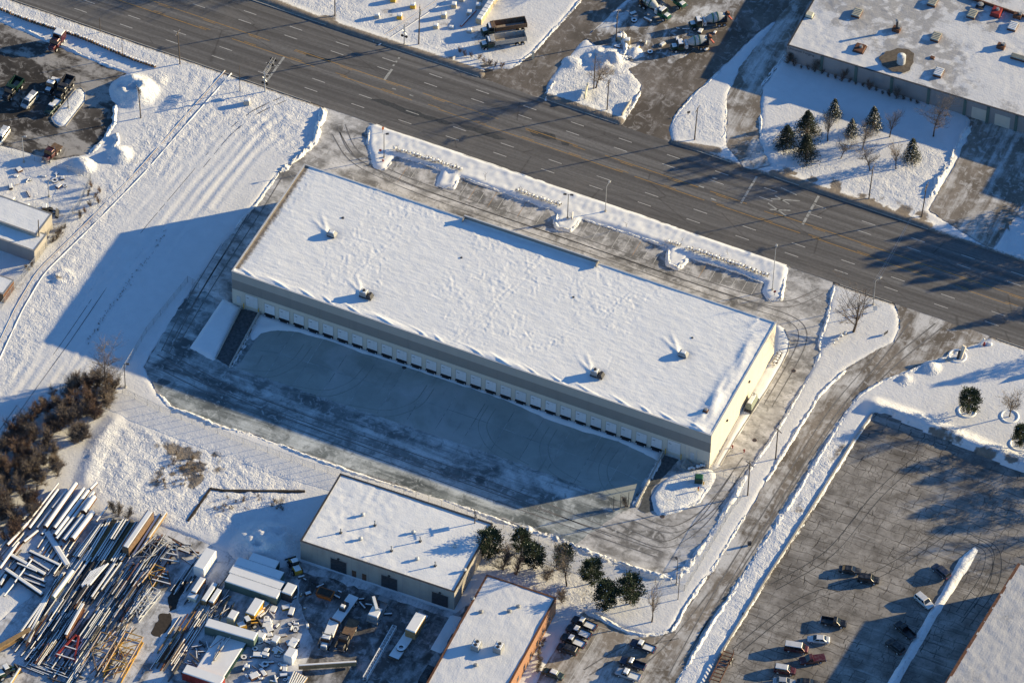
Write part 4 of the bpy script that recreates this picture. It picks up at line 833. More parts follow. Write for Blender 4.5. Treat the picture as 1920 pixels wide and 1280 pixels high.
# south east building
building('long_building', 'building corner with plain snowy roof in the lower right corner', 'building', (1780-76,1280+122), (1911,1057), 60, 8.3, ('wall_concrete','wall_concrete'), 0.1, 0.6, 0.10, lambda X_,Y_: 0.20*fbm(X_*0.3,Y_*0.3,9,3)) if False else None
def ribbon_building():
    H = 8.3; a = G(1911,1057,H); b = G(1700,1402,H); L = (b-a).xy.length; rz = math.atan2(b.y-a.y, b.x-a.x)
    # front runs from the visible corner down and out of the frame, the building lies to the right of it
    t_ = thing('long_building', 'building with plain grey snow roof in the lower right corner', 'building', (a.x, a.y, 0), rz)
    MB().box(0,L,0,0.3,-0.3,H).build('wall', M['wall_concrete'], t_); MB().box(0,0.3,0.3,45,-0.3,H).build('wall', M['wall_concrete'], t_); MB().box(L-0.3,L,0.3,45,-0.3,H).build('wall', M['wall_concrete'], t_); MB().box(0,L,45,45.3,-0.3,H).build('wall', M['wall_concrete'], t_)
    MB().box(0.3,L-0.3,0.3,45,H-0.6,H-0.2).build('roof_deck', M['metal_grey'], t_); MB().box(-0.1,L,-0.35,0.3,H,H+0.12).build('eave', M['rust'], t_)
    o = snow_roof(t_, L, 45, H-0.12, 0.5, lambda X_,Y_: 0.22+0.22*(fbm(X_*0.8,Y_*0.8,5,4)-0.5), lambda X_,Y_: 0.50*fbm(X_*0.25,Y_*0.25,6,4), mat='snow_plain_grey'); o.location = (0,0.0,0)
    for x in (6.0, 15.5): MB().box(x,x+0.5,-0.5,-0.35,H-0.6,H-0.2).build('wall_light', M['white_paint'], t_)
ribbon_building()
# steel contractor's shop
shop, sL, sW, srz = building('workshop', 'concrete workshop with three dark garage doors and snowy flat roof beside the steel yard', 'workshop', (563,1014), (852,1110), 21.5, 6.0, ('wall_concrete','wall_concrete'), 0.22, 0.4, 0.12)
p = loc_on(shop, (620,920), 6.0); 
def wx(t_, L, px):
    rz = t_.rotation_euler.z; d = CF + CR*((px[0]-960)/FPX) - CU*((px[1]-640)/FPX); o = Vector(t_.location); n = Vector((-math.sin(rz), math.cos(rz), 0))
    q = CAMP + d*(((o-CAMP).dot(n))/d.dot(n)); return (q-o).dot(Vector((math.cos(rz), math.sin(rz), 0)))
for q in ((635,1063),(730,1096),(825,1130)):
    x = wx(shop, sL, q); d_ = MB()
    for k in range(6): d_.box(x-1.9,x+1.9,-0.05,0.0,0.04+k*0.64,0.64+k*0.64)
    g_ = d_.build('garage_door', M['metal_dark'], shop); MB().box(x-0.25,x+0.25,-0.4,0.0,4.3,4.55).build('wall_light', M['metal_dark'], shop)
    MB().box(x-2.05,x-1.9,-0.08,0.0,0,4.0).box(x+1.9,x+2.05,-0.08,0.0,0,4.0).box(x-2.05,x+2.05,-0.08,0.0,4.0,4.12).build('door_frame', M['wall_grey'], shop)
for q in ((664,1082),(683,1087)):
    x = wx(shop, sL, q); MB().box(x-0.5,x+0.5,-0.05,0.0,0,2.1).build('personnel_door', M['rust'], shop)
for k in range(1, 9): MB().box(sL*k/9-0.05, sL*k/9+0.05, -0.02, 0.0, 0, 5.9).build('panel_joint', M['wall_grey'], shop)
x = wx(shop, sL, (671,1069))
for k, s_ in enumerate(('LONG', 'CONEY', 'CO')): text(s_, 0.85, 'metal_grey', shop, (x, -0.012, 4.35-0.85*k), (PI/2,0,0))
for px, lab, h in (((639,998),'thin vent pipe near the left front of the workshop roof',1.3),((703,984),'thin vent pipe near the back of the workshop roof',1.5),((734,1032),'thin vent pipe in the middle of the workshop roof',1.6),((788,1014),'thin vent pipe right of the drift on the workshop roof',1.4),((816,1060),'thin vent pipe near the right front of the workshop roof',1.4)):
    pipe(px, lab, h, 0.13, 6.0, None, 'metal_grey')
for px, lab in (((676,1010),'round roof vent left of workshop roof middle'),((782,1048),'round roof vent near the front right of the workshop'),((680,965),'round roof vent near the back left of the workshop roof'),((775,998),'round roof vent with a snow drift at workshop roof middle'),((853,1024),'half buried roof vent near the right back of the workshop'),((871,1069),'roof vent against the right parapet of the workshop')):
    c = G(px[0],px[1],6.0); t_ = thing('roof_vent', lab, 'roof vent', (c.x,c.y,5.85)); MB().cyl((0,0,-0.1),(0,0,0.5),0.35,n=10).build('stack', M['metal_grey'], t_); MB().cyl((0,0,0.5),(0,0,0.85),0.5,0.25,10).build('cowl', M['metal_light'], t_)
# brick office in front
def brick_office():
    H = 5.5; a = G(800,1280,H); b = G(885,1127,H); rz = math.atan2(b.y-a.y, b.x-a.x)
    # x runs up along the yard side, y to the left of it; footprint extends to the brick side on the right
    c_ = G(1043,1120,H); d = c_ - b; wdt = abs(-d.x*math.sin(rz)+d.y*math.cos(rz)); off = d.x*math.cos(rz)+d.y*math.sin(rz); back = 24.0
    t_ = thing('brick_office', 'low brick office with snow roof and two square roof coolers', 'office', (a.x-back*math.cos(rz), a.y-back*math.sin(rz), 0), rz); L = (b-a).xy.length+back+max(0.0, off); W = wdt
    MB().box(0,L,-W,-W+0.3,-0.2,H).build('wall', M['brick_wall'], t_); MB().box(0,L,-0.3,0,-0.2,H).build('wall', M['wall_grey'], t_); MB().box(L-0.3,L,-W+0.3,-0.3,-0.2,H).build('wall', M['brick_wall'], t_); MB().box(0,0.3,-W+0.3,-0.3,-0.2,H).build('wall', M['brick_wall'], t_)
    MB().box(0.3,L-0.3,-W+0.3,-0.3,H-0.6,H-0.25).build('roof_deck', M['metal_grey'], t_)
    cp = MB(); cp.box(-.1,L+.1,-W-.1,-W+.35,H,H+.08); cp.box(-.1,L+.1,-.35,.1,H,H+.08); cp.box(L-.35,L+.1,-W+.35,-.35,H,H+.08); cp.build('parapet_coping', M['rust'], t_)
    o = snow_roof(t_, L-0.6, W-0.6, H-0.2, 0.4, lambda X_,Y_: 0.14+0.3*(fbm(X_*0.1,Y_*0.1,25,3)-0.45)+0.10*(fbm(X_*.8,Y_*.8,3,3)-.5)); o.location = (0.3,-W+0.3,0)
    for k in range(9):
        x = L-3.5-k*3.6
        if x > 1: MB().box(x-0.55,x+0.55,-W-0.03,-W,1.2,2.6).build('window', M['glass'], t_)
    return t_, L, W
office, oL, oW = brick_office()
for px, lab in (((893,1214),'square roof cooler with two fans on the brick office, left one'),((935,1218),'square roof cooler with two fans on the brick office, right one')):
    c = G(px[0],px[1],5.5); t_ = thing('roof_cooler', lab, 'air conditioner', (c.x,c.y,5.35), office.rotation_euler.z); MB().box(-1.1,1.1,-0.9,0.9,-0.1,1.7).build('cabinet', M['metal_grey'], t_)
    for s in (-0.5,0.5): MB().cyl((s,0,1.7),(s,0,1.85),0.4,n=14).build('fan', M['metal_dark'], t_)
    MB().tbox(-1.0,1.0,-0.8,0.8,1.7,1.76,.1,.1).build('snow_cover', M['snow_cap'], t_)
for px, lab in (((902,1147),'round vent on the brick office roof behind the coolers'),((886,1122),'dark round vent at the back corner of the brick office'),((955,1146),'round vent near the right of the brick office roof'),((972,1137),'low roof curb near the back right corner of the brick office'),((892,1247),'low curb cap in front of the coolers on the brick office')):
    c = G(px[0],px[1],5.5); t_ = thing('roof_vent', lab, 'roof vent', (c.x,c.y,5.35)); MB().cyl((0,0,-0.1),(0,0,0.4),0.4,n=10).build('stack', M['metal_dark'], t_); MB().cyl((0,0,0.4),(0,0,0.7),0.55,0.3,10).build('cowl', M['metal_grey'], t_)
# sheds at the left edge
def shed(name, lab, fl, fr, depth, H, m1, m2, dirtv=0.0):
    t_, L, W, rz = building(name, lab, 'shed', fl, fr, depth, H, (m1, m2), 0.05, 0.5, 0.05, (lambda X_,Y_: dirtv*np.clip(1.4-Y_/2.0,0,1)) if dirtv else None, coping='metal_grey'); return t_
shed('long_shed', 'long pale metal shed with snowy roof, upper of the two at left edge', (-120,373), (68,440), 7.5, 5.0, 'wall_concrete', 'wall_concrete')
shed('long_shed', 'long grey metal shed with snowy roof, lower of the two at left edge', (-120,405), (64,471), 6.0, 4.0, 'wall_grey', 'wall_concrete')
shed('small_shed', 'small rusty shed cut by the left edge below the long sheds', (-60,528), (6,552), 5.0, 3.0, 'stack_brown', 'rust')
# a plant and a row of trees stand just beyond the right edge; their shade falls into the picture
building('neighbour_plant', 'flat roofed plant beyond the right edge of the view', 'factory', (2125,255), (2500,380), 40, 9.0, ('wall_grey','wall_grey'), 0.2, 1.5)
# ------------------------------------------------------------------ poles, lights, signals, signs
def upole(px, h, lab, arms=1, az=0.0, lean=0.0, trans=0, guy=False, thin=False, cat='utility pole'):
    c = G(*px); t_ = thing('utility_pole', lab, cat, (c.x, c.y, 0), az)
    MB().cyl((0,0,-0.2),(lean,0,h),0.17 if not thin else 0.10,0.11 if not thin else 0.07,8).build('shaft', M['wood_pole'], t_)
    for k in range(arms):
        z = h-0.35-0.9*k; a = MB().box(lean-0.07,lean+0.07,-1.25,1.25,z-0.07,z+0.07).build('crossarm', M['wood_pole'], t_)
        for y in (-1.1,-0.5,0.5,1.1): MB().cyl((lean,y,z+0.07),(lean,y,z+0.28),0.06,0.05,6).build('insulator', M['metal_light'], a)
        MB().bar((lean,-0.6,z-0.05),(lean,0,z-0.6),0.04,0.04).bar((lean,0.6,z-0.05),(lean,0,z-0.6),0.04,0.04).build('brace', M['galvanised'], a)
    for k in range(trans): MB().cyl((0.3,0.35*(1-2*k),h-2.2),(0.3,0.35*(1-2*k),h-1.3),0.25,n=10).build('transformer', M['metal_grey'], t_)
    return t_
RA = RS
UP = [((337.5,121),10.6,'wooden utility pole with crossarm on the verge at the upper left road edge',1,0,-0.3,0),((450,172),8.6,'bare wooden pole beside the rail spur at the road edge',0,0,0,0),((264,222),10.2,'wooden utility pole with two crossarms in front of the big snow pile',2,0.9,-0.25,1),
 ((628,31),11,'wooden utility pole at top edge above the road',1,0,0,0),((785,84),12.5,'tall dark utility pole right of the crossing signal mast',1,0.4,0.2,2),((1138,207),10,'wooden utility pole with crossarm in front of the gravel yard sign',2,0,0.15,0),((1302,263),10.8,'wooden utility pole on the rounded snow island between driveways',1,0,0.3,0),
 ((1629,373),10.8,'wooden utility pole on the lawn edge right of the crossing marks',1,0,0.3,0),((1728,407),11,'reddish wooden utility pole with crossarm beside the right driveway',2,0,0.4,0),((1401.7,929),11,'utility pole with crossarm and drop wires beside the gate',1,1.2,-0.05,1),((1454,861),10.2,'utility pole with crossarm between driveway and side road',1,1.1,0,0),
 ((889,1013),9.6,'utility pole with three transformers behind the workshop',2,0.6,0.1,2),((1271,1124),9,'plain wooden pole at the lower corner of the truck court',0,0,0.1,0),((1155,78),9,'utility pole with crossarm beside two concrete blocks',1,0.2,0.05,0),((1113,168),11,'dark wooden pole next to the leafless yard tree',0,0,0.1,0),
 ((1617,593),9,'thin wooden pole beside the big bare tree on the island',0,0,0.2,0),((74,466),9.5,'thin dark pole at the end of the long sheds',0,0,0.2,0),((188,62),5,'thin post on the snowy verge above the truck yard, left one',0,0,0,0),((230,108),5,'thin post on the snowy verge above the truck yard, right one',0,0,0,0)]
PO = [upole(*u, thin=(u[1] < 9.3 and u[3] == 0)) for u in UP]
def lamp(px, h, lab, heads=1, az=0.0, mat='metal_dark', arm=0.5):
    c = G(*px); t_ = thing('street_lamp', lab, 'street lamp', (c.x,c.y,0), az); MB().cyl((0,0,0),(0,0,0.6),0.28,n=10).build('footing', M['concrete_block'], t_); MB().cyl((0,0,0.5),(0,0,h),0.11,0.07,8).build('pole', M[mat], t_)
    for k in range(heads):
        s = 1-2*k; MB().bar((0,0,h-0.05),(s*arm,0,h),0.07,0.07).build('arm', M[mat], t_); MB().tbox(s*arm-0.1 if s > 0 else s*arm-0.7, s*arm+0.7 if s > 0 else s*arm+0.1,-0.24,0.24,h-0.1,h+0.12,0.08,0.05).build('lamp_head', M[mat], t_)
for q in (((720,297),8.0,'dark single head lot lamp on the island beside the left entrance',1,0.6),((1064,411),8.2,'dark twin head lot lamp on the parking island',2,0.3),((235,727),8.0,'dark lot lamp at the left corner of the truck court',1,0.4),((1268,1096),8.2,'dark lot lamp at the lower corner of the truck court',1,2.4),
          ((1135,398),8.4,'thin light street lamp on the strip between road and parking',1,1.6,'galvanised',1.6),((1448,545),13.5,'tall thin street lamp at the right end of the parking strip',1,1.8,'galvanised',1.2),((1637,572),8.0,'thin grey street lamp on the island at the side road',1,1.2,'galvanised',1.4),((128,204),7.0,'thin lamp in the middle of the kerbed snow island',1,0.5,'metal_dark',0.4),((45,305),8.6,'thin lamp post at the lower edge of the truck yard',1,0.5,'galvanised',0.4),((92,370),5.5,'thin post in the snowy fenced lot',1,0.5,'galvanised',0.3)): lamp(*q)
# railway crossing signals
def gantry(px, lab, armv, h):
    c = G(*px); t_ = thing('crossing_signal', lab, 'railway signal', (c.x,c.y,0)); MB().cyl((0,0,-0.2),(0,0,h+0.3),0.16,n=10).build('mast', M['galvanised'], t_)
    d = Vector(armv); L = d.length
    if L > 1:
        u = d.normalized(); n = Vector((-u.y,u.x,0))*0.35; a = MB()
        for z, s in ((h,1),(h,-1),(h-0.7,1),(h-0.7,-1)): a.bar(n*s+Vector((0,0,z)), u*L+n*s+Vector((0,0,z)), 0.09, 0.09)
        for k in range(int(L/0.9)):
            p, q = u*(k*0.9), u*((k+1)*0.9)
            for s in (1,-1): a.bar(p+n*s+Vector((0,0,h if k%2 else h-0.7)), q+n*s+Vector((0,0,h-0.7 if k%2 else h)), 0.06,0.06)
            a.bar(p+n+Vector((0,0,h)), p-n+Vector((0,0,h)), 0.06,0.06)
        a.build('truss_arm', M['galvanised'], t_)
        spots = [u*(L-0.4), u*(L*0.62)]
    else: spots = []
    for p in spots + [Vector((0,0,0))]:
        z = (h-0.35) if p.length > 0.1 else 3.0; hd = MB().box(p.x-0.7,p.x+0.7,p.y-0.06,p.y+0.06,z-0.06,z+0.06).build('signal_bar', M['metal_dark'], t_)
        for s in (-0.55,0.55): MB().cyl((p.x+s,p.y-0.12,z),(p.x+s,p.y+0.12,z),0.34,n=12).build('signal_disc', M['black_rubber'], hd)
        if p.length < 0.1:
            x = MB()
            for s in (1,-1): x.bar((-0.55,0,4.3-0.55*s),(0.55,0,4.3+0.55*s),0.05,0.22,Vector((0,1,0)))
            x.build('crossbuck', M['white_paint'], t_)
av = G(517,105,6.5)-G(499,133,6.5); gantry((497,173),'cantilever railway signal with truss arm at the left of the road', (av.x,av.y,0), 6.5)
gantry((758,85),'railway crossing signal mast at the far side of the road', (0.1,0,0), 6.6)
def sign(px, lab, w_, h_, z0, az, mat, legs=2, th=0.06, cat='sign'):
    c = G(*px); t_ = thing('sign', lab, cat, (c.x,c.y,0), az); MB().box(-w_/2,w_/2,-th/2,th/2,z0,z0+h_).build('panel', M[mat], t_)
    for k in range(legs):
        x = 0 if legs == 1 else (-w_/2+0.1 if k == 0 else w_/2-0.1); MB().box(x-0.05,x+0.05,th/2,th/2+0.1,-0.2,z0+h_*0.9).build('leg', M['metal_grey'], t_)
AY_ = 1.57
for q in (((1099,178),'cream sign board beside the leafless yard tree',4.2,1.5,0.6,AY_+0.25,'cream_paint',2,0.3),((1175,205),'pale low fence board beside the gravel driveway',5.5,0.9,0.2,AY_,'concrete_block',3 if False else 2,0.2),((851,118),'small white sign on the far road verge',0.7,1.2,0.9,1.0,'white_paint',1),((718,250),'small orange marker sign at the road edge by the left entrance',0.5,0.9,1.2,0.9,'orange_paint',1),((713,291),'small red sign beside the lot lamp',0.6,0.6,1.3,0.5,'red_paint',1),((1452,556),'red sign in the snow at the right end of the parking strip',0.6,0.6,1.4,0.6,'red_paint',1),
          ((1640,585),'white sign under the thin street lamp on the island',1.0,1.4,0.6,0.4,'white_paint',1),((1661,628),'small dark sign on the island near the kerb',1.2,0.8,0.4,1.2,'metal_dark',2),((1074,411),'pale banner sign on the parking island',0.7,2.2,0.5,AY_,'white_paint',2),((999,112),'yellowish board leaning on the verge below the dump trucks',0.5,2.6,0.1,0.4,'cream_paint',1,0.2),((1291,216),'small dark sign at the snow island driveway edge',0.8,0.7,0.6,0.8,'metal_dark',1),((1405,1022),'dark meter box on the verge of the side road',0.8,1.0,0.2,0.6,'metal_dark',1,0.5),((1998,690),'billboard on two legs beyond the right edge of the view',3.4,1.5,2.3,AY_-0.45,'white_paint',2)): sign(*q)
for px, lab, mt_ in (((718,305),'red hydrant on the island beside the left entrance','red_paint'),((1395,848),'rusty hydrant by the lit side of the warehouse','red_paint'),((1373,840),'red standpipe at the right front corner of the warehouse','red_paint')):
    c = G(*px); t_ = thing('hydrant', lab, 'hydrant', (c.x,c.y,0.3)); MB().cyl((0,0,-0.2),(0,0,0.6),0.15,n=8).build('barrel', M[mt_], t_); MB().cyl((0,0,0.6),(0,0,0.85),0.2,0.06,8).build('bonnet', M[mt_], t_); MB().cyl((-0.28,0,0.42),(0.28,0,0.42),0.09,n=8).build('nozzle', M[mt_], t_)
# stone marker and bench on the right lawn
c = G(1800,672); t_ = thing('stone_marker', 'leaning white stone slab with bench in a ring on the right lawn', 'monument', (c.x,c.y,0.1), 0.7)
MB().bar((0,0,0),(1.0,0.6,3.2),0.9,0.5).build('slab', M['wall_cream'], t_); MB().bar((-0.6,0,0),(-0.2,0.3,2.2),0.4,0.4).build('slab', M['metal_dark'], t_); MB().box(-3.6,-1.4,-0.3,0.3,0.35,0.5).build('bench_seat', M['concrete_block'], t_)
for x in (-3.3,-1.7): MB().box(x-0.15,x+0.15,-0.25,0.25,-0.1,0.35).build('bench_leg', M['concrete_block'], t_)
c = G(1845,648); t_ = thing('ornament', 'red and white lawn ornament at the corner of the side road', 'ornament', (c.x,c.y,0.1), 0.4); MB().cyl((0,0,0),(0,0,1.0),0.35,0.2,8).build('base', M['red_paint'], t_); MB().bar((-1.2,0,0),(0,0.3,1.9),0.3,0.3).build('strut', M['white_paint'], t_); MB().cyl((1.3,0.4,0),(1.3,0.4,0.7),0.7,0.4,10).build('urn', M['white_paint'], t_)
for px in ((1813,771),(1893,781),(1795,668),(1910,833)):
    c = G(*px); rg = MB(); n = 28; R0 = 1.9
    rings = []
    for k in range(n+1):
        a = 2*PI*k/n; rings.append([(c.x+r*math.cos(a), c.y+r*math.sin(a), z) for r, z in ((R0-0.35,0.10),(R0-0.1,0.34),(R0+0.15,0.34),(R0+0.4,0.10))])
    rg.loft(rings, False); tag(rg.build('snow_ring', M['snow_cap'], None, smooth=True), kind='structure')
# overhead wires where the photograph shows them
def wire(a, b, lab, sag=0.8, r=0.018):
    w_ = MB(); pts = [a.lerp(b, k/14) - Vector((0,0,sag*4*(k/14)*(1-k/14))) for k in range(15)]
    for p, q in zip(pts, pts[1:]): w_.cyl(p, q, r, n=3, caps=False)
    tag(w_.build('power_line', M['metal_light']), lab, 'cable', 'overhead cables crossing the road')
A_ = G(1637,572); B_ = G(1728,407)
for k, (da, db) in enumerate(((0.0,0.0),(0.5,0.8),(-0.5,-0.8))): wire(Vector((A_.x+da,A_.y,7.9-0.2*k)), Vector((B_.x+0.4,B_.y+db,10.4-0.4*abs(k))), ['overhead cable to the thin island lamp, straight middle one','overhead cable to the island lamp, right one','overhead cable to the island lamp, left one'][k])
# ------------------------------------------------------------------ fences
def fence(px, lab, h=2.1, step=3.0, barbs=False, name='chain_link_fence', mesh=True):
    pts = [Vector((q.x,q.y,0)) for q in PW(px)]; t_ = thing(name, lab, 'fence', pts[0]); o = pts[0]
    rail = MB(); net = MB(); post = MB().cyl((0,0,-0.1),(0,0,h+0.08),0.05,n=6).build('post', M['galvanised'], t_); first = True
    for a, b in zip(pts, pts[1:]):
        L = (b-a).length; n = max(1, round(L/step)); d = (b-a)/L
        for k in range(n):
            p = a.lerp(b, k/n)-o
            if first: first = False
            else:
                q = post.copy(); COL.objects.link(q); q.parent = t_; q.location = p
        rail.cyl(a-o+Vector((0,0,h)), b-o+Vector((0,0,h)), 0.03, n=5); rail.cyl(a-o+Vector((0,0,0.12)), b-o+Vector((0,0,0.12)), 0.012, n=3)
        if mesh:
            s = -h
            while s < L:
                for e in (1,-1):
                    s0, s1 = max(s,0), min(s+h,L); z0 = (s0-s) if e > 0 else h-(s0-s); z1 = (s1-s) if e > 0 else h-(s1-s)
                    net.cyl(a-o+d*s0+Vector((0,0,z0)), a-o+d*s1+Vector((0,0,z1)), 0.008, n=3, caps=False)
                s += 0.22
    q = post.copy(); COL.objects.link(q); q.parent = t_; q.location = pts[-1]-o
    rail.build('rail', M['galvanised'], t_, fix=False)
    if mesh: tag(net.build('wire_mesh', M['galvanised'], t_, fix=False), kind='stuff')
    return t_
fence([(352,530),(275,625),(216,724)], 'chain link fence along the shaded left side of the truck court')
fence([(230,738),(300,772),(360,795),(480,842),(590,880),(690,908),(780,932),(900,975),(1010,1015),(1080,1040),(1150,1062),(1200,1082),(1258,1102),(1283,1108)], 'long chain link fence with thin shadows below the truck court')
fence([(1283,1108),(1330,1030),(1370,962),(1395,928)], 'chain link fence along the side road right of the truck court')
fence([(1319,876),(1338,886),(1392,912)], 'chain link gate across the driveway at the right warehouse corner', 2.2, 2.2, name='chain_link_gate')
fence([(352,530),(372,541)], 'short chain link gate post run at the left driveway', 2.2, 1.5, name='chain_link_gate'); fence([(412,553),(435,561)], 'short chain link panel against the left warehouse corner', 2.2, 1.5)
fence([(0,283),(45,298),(85,308),(170,338)], 'chain link fence below the truck yard at the left'); fence([(170,338),(150,385),(110,435),(75,483),(30,540),(0,582)], 'chain link fence between sheds and rail spur')
# ------------------------------------------------------------------ rails
def track(px, lab, h=0.16, mat='rail_steel', snowy=True, gauge=1.5):
    pts = [Vector((q.x,q.y,0)) for q in PW(px)]; fine = []
    for a, b in zip(pts, pts[1:]):
        n = max(1, int((b-a).length/1.2)); fine += [a.lerp(b,k/n) for k in range(n)]
    fine.append(pts[-1])
    for _ in range(6): fine = [fine[0]]+[(fine[i-1]+fine[i]*2+fine[i+1])/4 for i in range(1,len(fine)-1)]+[fine[-1]]
    t_ = thing('railway_track', lab, 'railway', (0,0,0)); n = len(fine)
    for s in (-1,1):
        r_ = MB(); sn = MB(); R_ = []; Q_ = []
        for i, p in enumerate(fine):
            d = (fine[min(n-1,i+1)]-fine[max(0,i-1)]).normalized(); nn = Vector((-d.y,d.x,0)); c = p+nn*s*gauge/2; z = 0.02
            R_.append([c-nn*0.06+Vector((0,0,z)), c+nn*0.06+Vector((0,0,z)), c+nn*0.05+Vector((0,0,z+h+.07)), c-nn*0.05+Vector((0,0,z+h+.07))])
            e = c+nn*s*0.14; Q_.append([e-nn*0.13+Vector((0,0,z-.1)), e+nn*0.2+Vector((0,0,z-.1)), e+nn*0.10+Vector((0,0,z+h+.08)), e-nn*0.12+Vector((0,0,z+h+.08))])
        r_.loft(R_).build('rail', M[mat], t_)
        if snowy: sn.loft(Q_).build('snow_cover', M['snow_cap'], t_, smooth=True)
track([(428,136),(345,230),(265,322),(182,407),(75,512),(35,580),(0,655),(-40,740)], 'snow covered rail spur curving through the field at the left')
track([(533,186),(478,210),(428,250),(366,325),(275,432),(200,530),(124,642),(60,730),(-10,830)], 'railway track running past the shaded end of the warehouse', 0.10, 'dark_earth', False)
track([(546,176),(620,131),(690,92)], 'rails set into the road at the crossing', -0.12, 'rail_steel', False)
track([(705,82),(760,47),(830,0),(880,-35)], 'railway track leading away beyond the road', 0.1, 'rail_steel', True)
for i, q in enumerate(((393,917,420,921),(420,921,572,922),(393,919,372,950),(372,950,352,978))):
    a = G(q[0],q[1]); b = G(q[2],q[3]); MBb = MB(); n = 12; R_ = []
    for k in range(n+1):
        p = a.lerp(b,k/n); d = (b-a).normalized(); nn = Vector((-d.y,d.x,0)); w_ = 0.35+0.2*random.random(); R_.append([p-nn*w_+Vector((0,0,-0.1)), p+nn*w_+Vector((0,0,-0.1)), p+nn*w_*0.6+Vector((0,0,0.40+.05*random.random())), p-nn*w_*0.6+Vector((0,0,0.39))])
    tag(MBb.loft(R_).build('drain_ditch', M['dark_earth']), kind='structure')
# ------------------------------------------------------------------ trees
def branchmesh(seed, h, spread, levels, n0, twigs, up=0.5, trunk=0.25, lean=(0,0)):
    rnd = random.Random(seed); T = MB(); Cc = MB(); rt = h*0.018
    def grow(p, d, L, r, lev):
        segs = 3 if lev < 2 else 2; q = p; dd = d.copy()
        for k in range(segs):
            dd = (dd + Vector((rnd.uniform(-1,1),rnd.uniform(-1,1),rnd.uniform(-0.5,0.9)))*0.16).normalized(); q2 = q+dd*(L/segs); r2 = r*(1-0.28)
            (T if lev < 2 else Cc).cyl(q, q2, r, r2, 5 if lev < 2 else 3, caps=False)
            if lev < levels:
                m_ = twigs if lev > 0 else n0
                for _ in range(max(1, int(m_/segs+rnd.random()))):
                    if lev == 0 and k == 0 and trunk > 0.2: continue
                    a = rnd.uniform(0,2*PI); s = rnd.uniform(0.5,1.0)*spread; nd = (dd*up + Vector((math.cos(a)*s, math.sin(a)*s, rnd.uniform(0.0,0.6)))).normalized()
                    grow(q.lerp(q2, rnd.random()), nd, L*rnd.uniform(0.42,0.66), max(r2*0.58,0.014), lev+1)
            q = q2; r = r2
    grow(Vector((0,0,-0.1)), Vector((lean[0],lean[1],1)).normalized(), h*0.62, rt, 0)
    return T, Cc
class Kind: pass
TREES = {}
def mktree(key, seed, h, spread, levels, n0, tw, up=0.5, trunk=0.25, mat='twig', lean=(0,0)):
    T, Cc = branchmesh(seed, h, spread, levels, n0, tw, up, trunk, lean); k = Kind(); k.t = T.mesh('trunk'); k.c = Cc.mesh('crown'); k.t.materials.append(M['bark']); k.c.materials.append(M[mat]); k.h = h; TREES[key] = k
mktree('round0', 1, 7, 0.9, 3, 16, 8); mktree('round1', 2, 7, 1.0, 3, 16, 8); mktree('birch', 3, 8, 0.55, 3, 14, 6.5, 0.8); mktree('broad', 4, 9, 1.15, 3, 18, 9, 0.4); mktree('big', 5, 14, 1.0, 4, 9, 5, 0.5, 0.1, 'twig', (-0.22,0.1))
mktree('bush0', 6, 4.2, 0.9, 3, 18, 9, 0.6, 0.0); mktree('bush1', 7, 4.6, 1.0, 3, 18, 9, 0.55, 0.0); mktree('bush2', 8, 5.0, 0.8, 3, 18, 8, 0.7, 0.0, 'twig_red'); mktree('sapling', 9, 3, 0.6, 2, 8, 4, 0.8); mktree('weed0', 12, 1.2, 1.0, 2, 16, 5, 0.5, 0.0, 'weed')
def plant(key, px, lab, h=None, cat='tree', group=None, name='bare_tree', rz=None, world=None):
    k = TREES[key]; c = world if world is not None else G(*px); s = (h or k.h)/k.h
    t_ = thing(name, lab, cat, (c.x,c.y,0), random.uniform(0,6.28) if rz is None else rz, group); t_.scale = (s,s,s)
    o = bpy.data.objects.new('trunk', k.t); COL.objects.link(o); o.parent = t_; o = bpy.data.objects.new('crown', k.c); COL.objects.link(o); o.parent = t_; return t_
for q in (('broad',(200,735),'tall leafless tree at the top end of the thicket',13.4),('birch',(1552,265),'thin birch beside the spruce cluster',10.6),('round0',(1616,281),'round leafless tree right of the low snowy spruce',8.3),('round1',(1576,298),'round leafless tree below the snowy spruce',7.7),('birch',(1668,258),'thin leafless tree in the shade of the factory',10.2),('broad',(1750,257),'broad leafless tree by the factory garage doors',12.2),('round1',(1632,321),'leafless tree near the utility pole on the spruce lawn',9.6),('birch',(1680,318),'thin leafless tree left of the lower right spruce',9.6),
          ('round0',(1893,781),'small leafless tree in a snow ring on the right lawn',9.7),('big',(1600,622),'large leaning leafless tree on the island by the side road',19.2),('broad',(1117,166),'dark leafless tree standing on a root mound in the gravel yard',11.5),('round0',(1063,1099),'brownish leafless tree among the pines behind the brick office',12.2),('birch',(1222,1166),'thin leafless tree at the snowy corner by the pickup lot',10.9),('bush0',(943,1068),'brown leafless shrub against the workshop corner',7.7),('bush2',(968,1078),'reddish leafless shrub below the left pines',7.0),('bush1',(1052,1130),'leafless shrub at the back corner of the brick office',5.1),('bush1',(1025,1090),'leafless shrub between pines and brick office',5.1)): plant(*q)
for q in ((870,343),(1174,428),(1072,414),(1278,455),(1365,480),(745,288),(790,300),(910,340),(980,362)): plant('sapling', q, 'small leafless sapling on the strip between road and parking', random.uniform(2.2,3.2), 'sapling', 'saplings along the parking strip', 'sapling')
for q in ((222,968),(240,972),(212,962)): plant('bush0', q, 'leafless shrub at the upper edge of the steel yard', random.uniform(3,4.5), 'shrub', 'shrubs above the steel yard', 'shrub')
for q in ((862,100),(872,106),(884,108),(898,112),(908,118),(918,122),(928,126),(940,128)): plant('bush2', q, 'brown leafless shrub on the verge below the dump trucks', random.uniform(1.6,2.4), 'shrub', 'shrubs below the dump trucks', 'shrub')
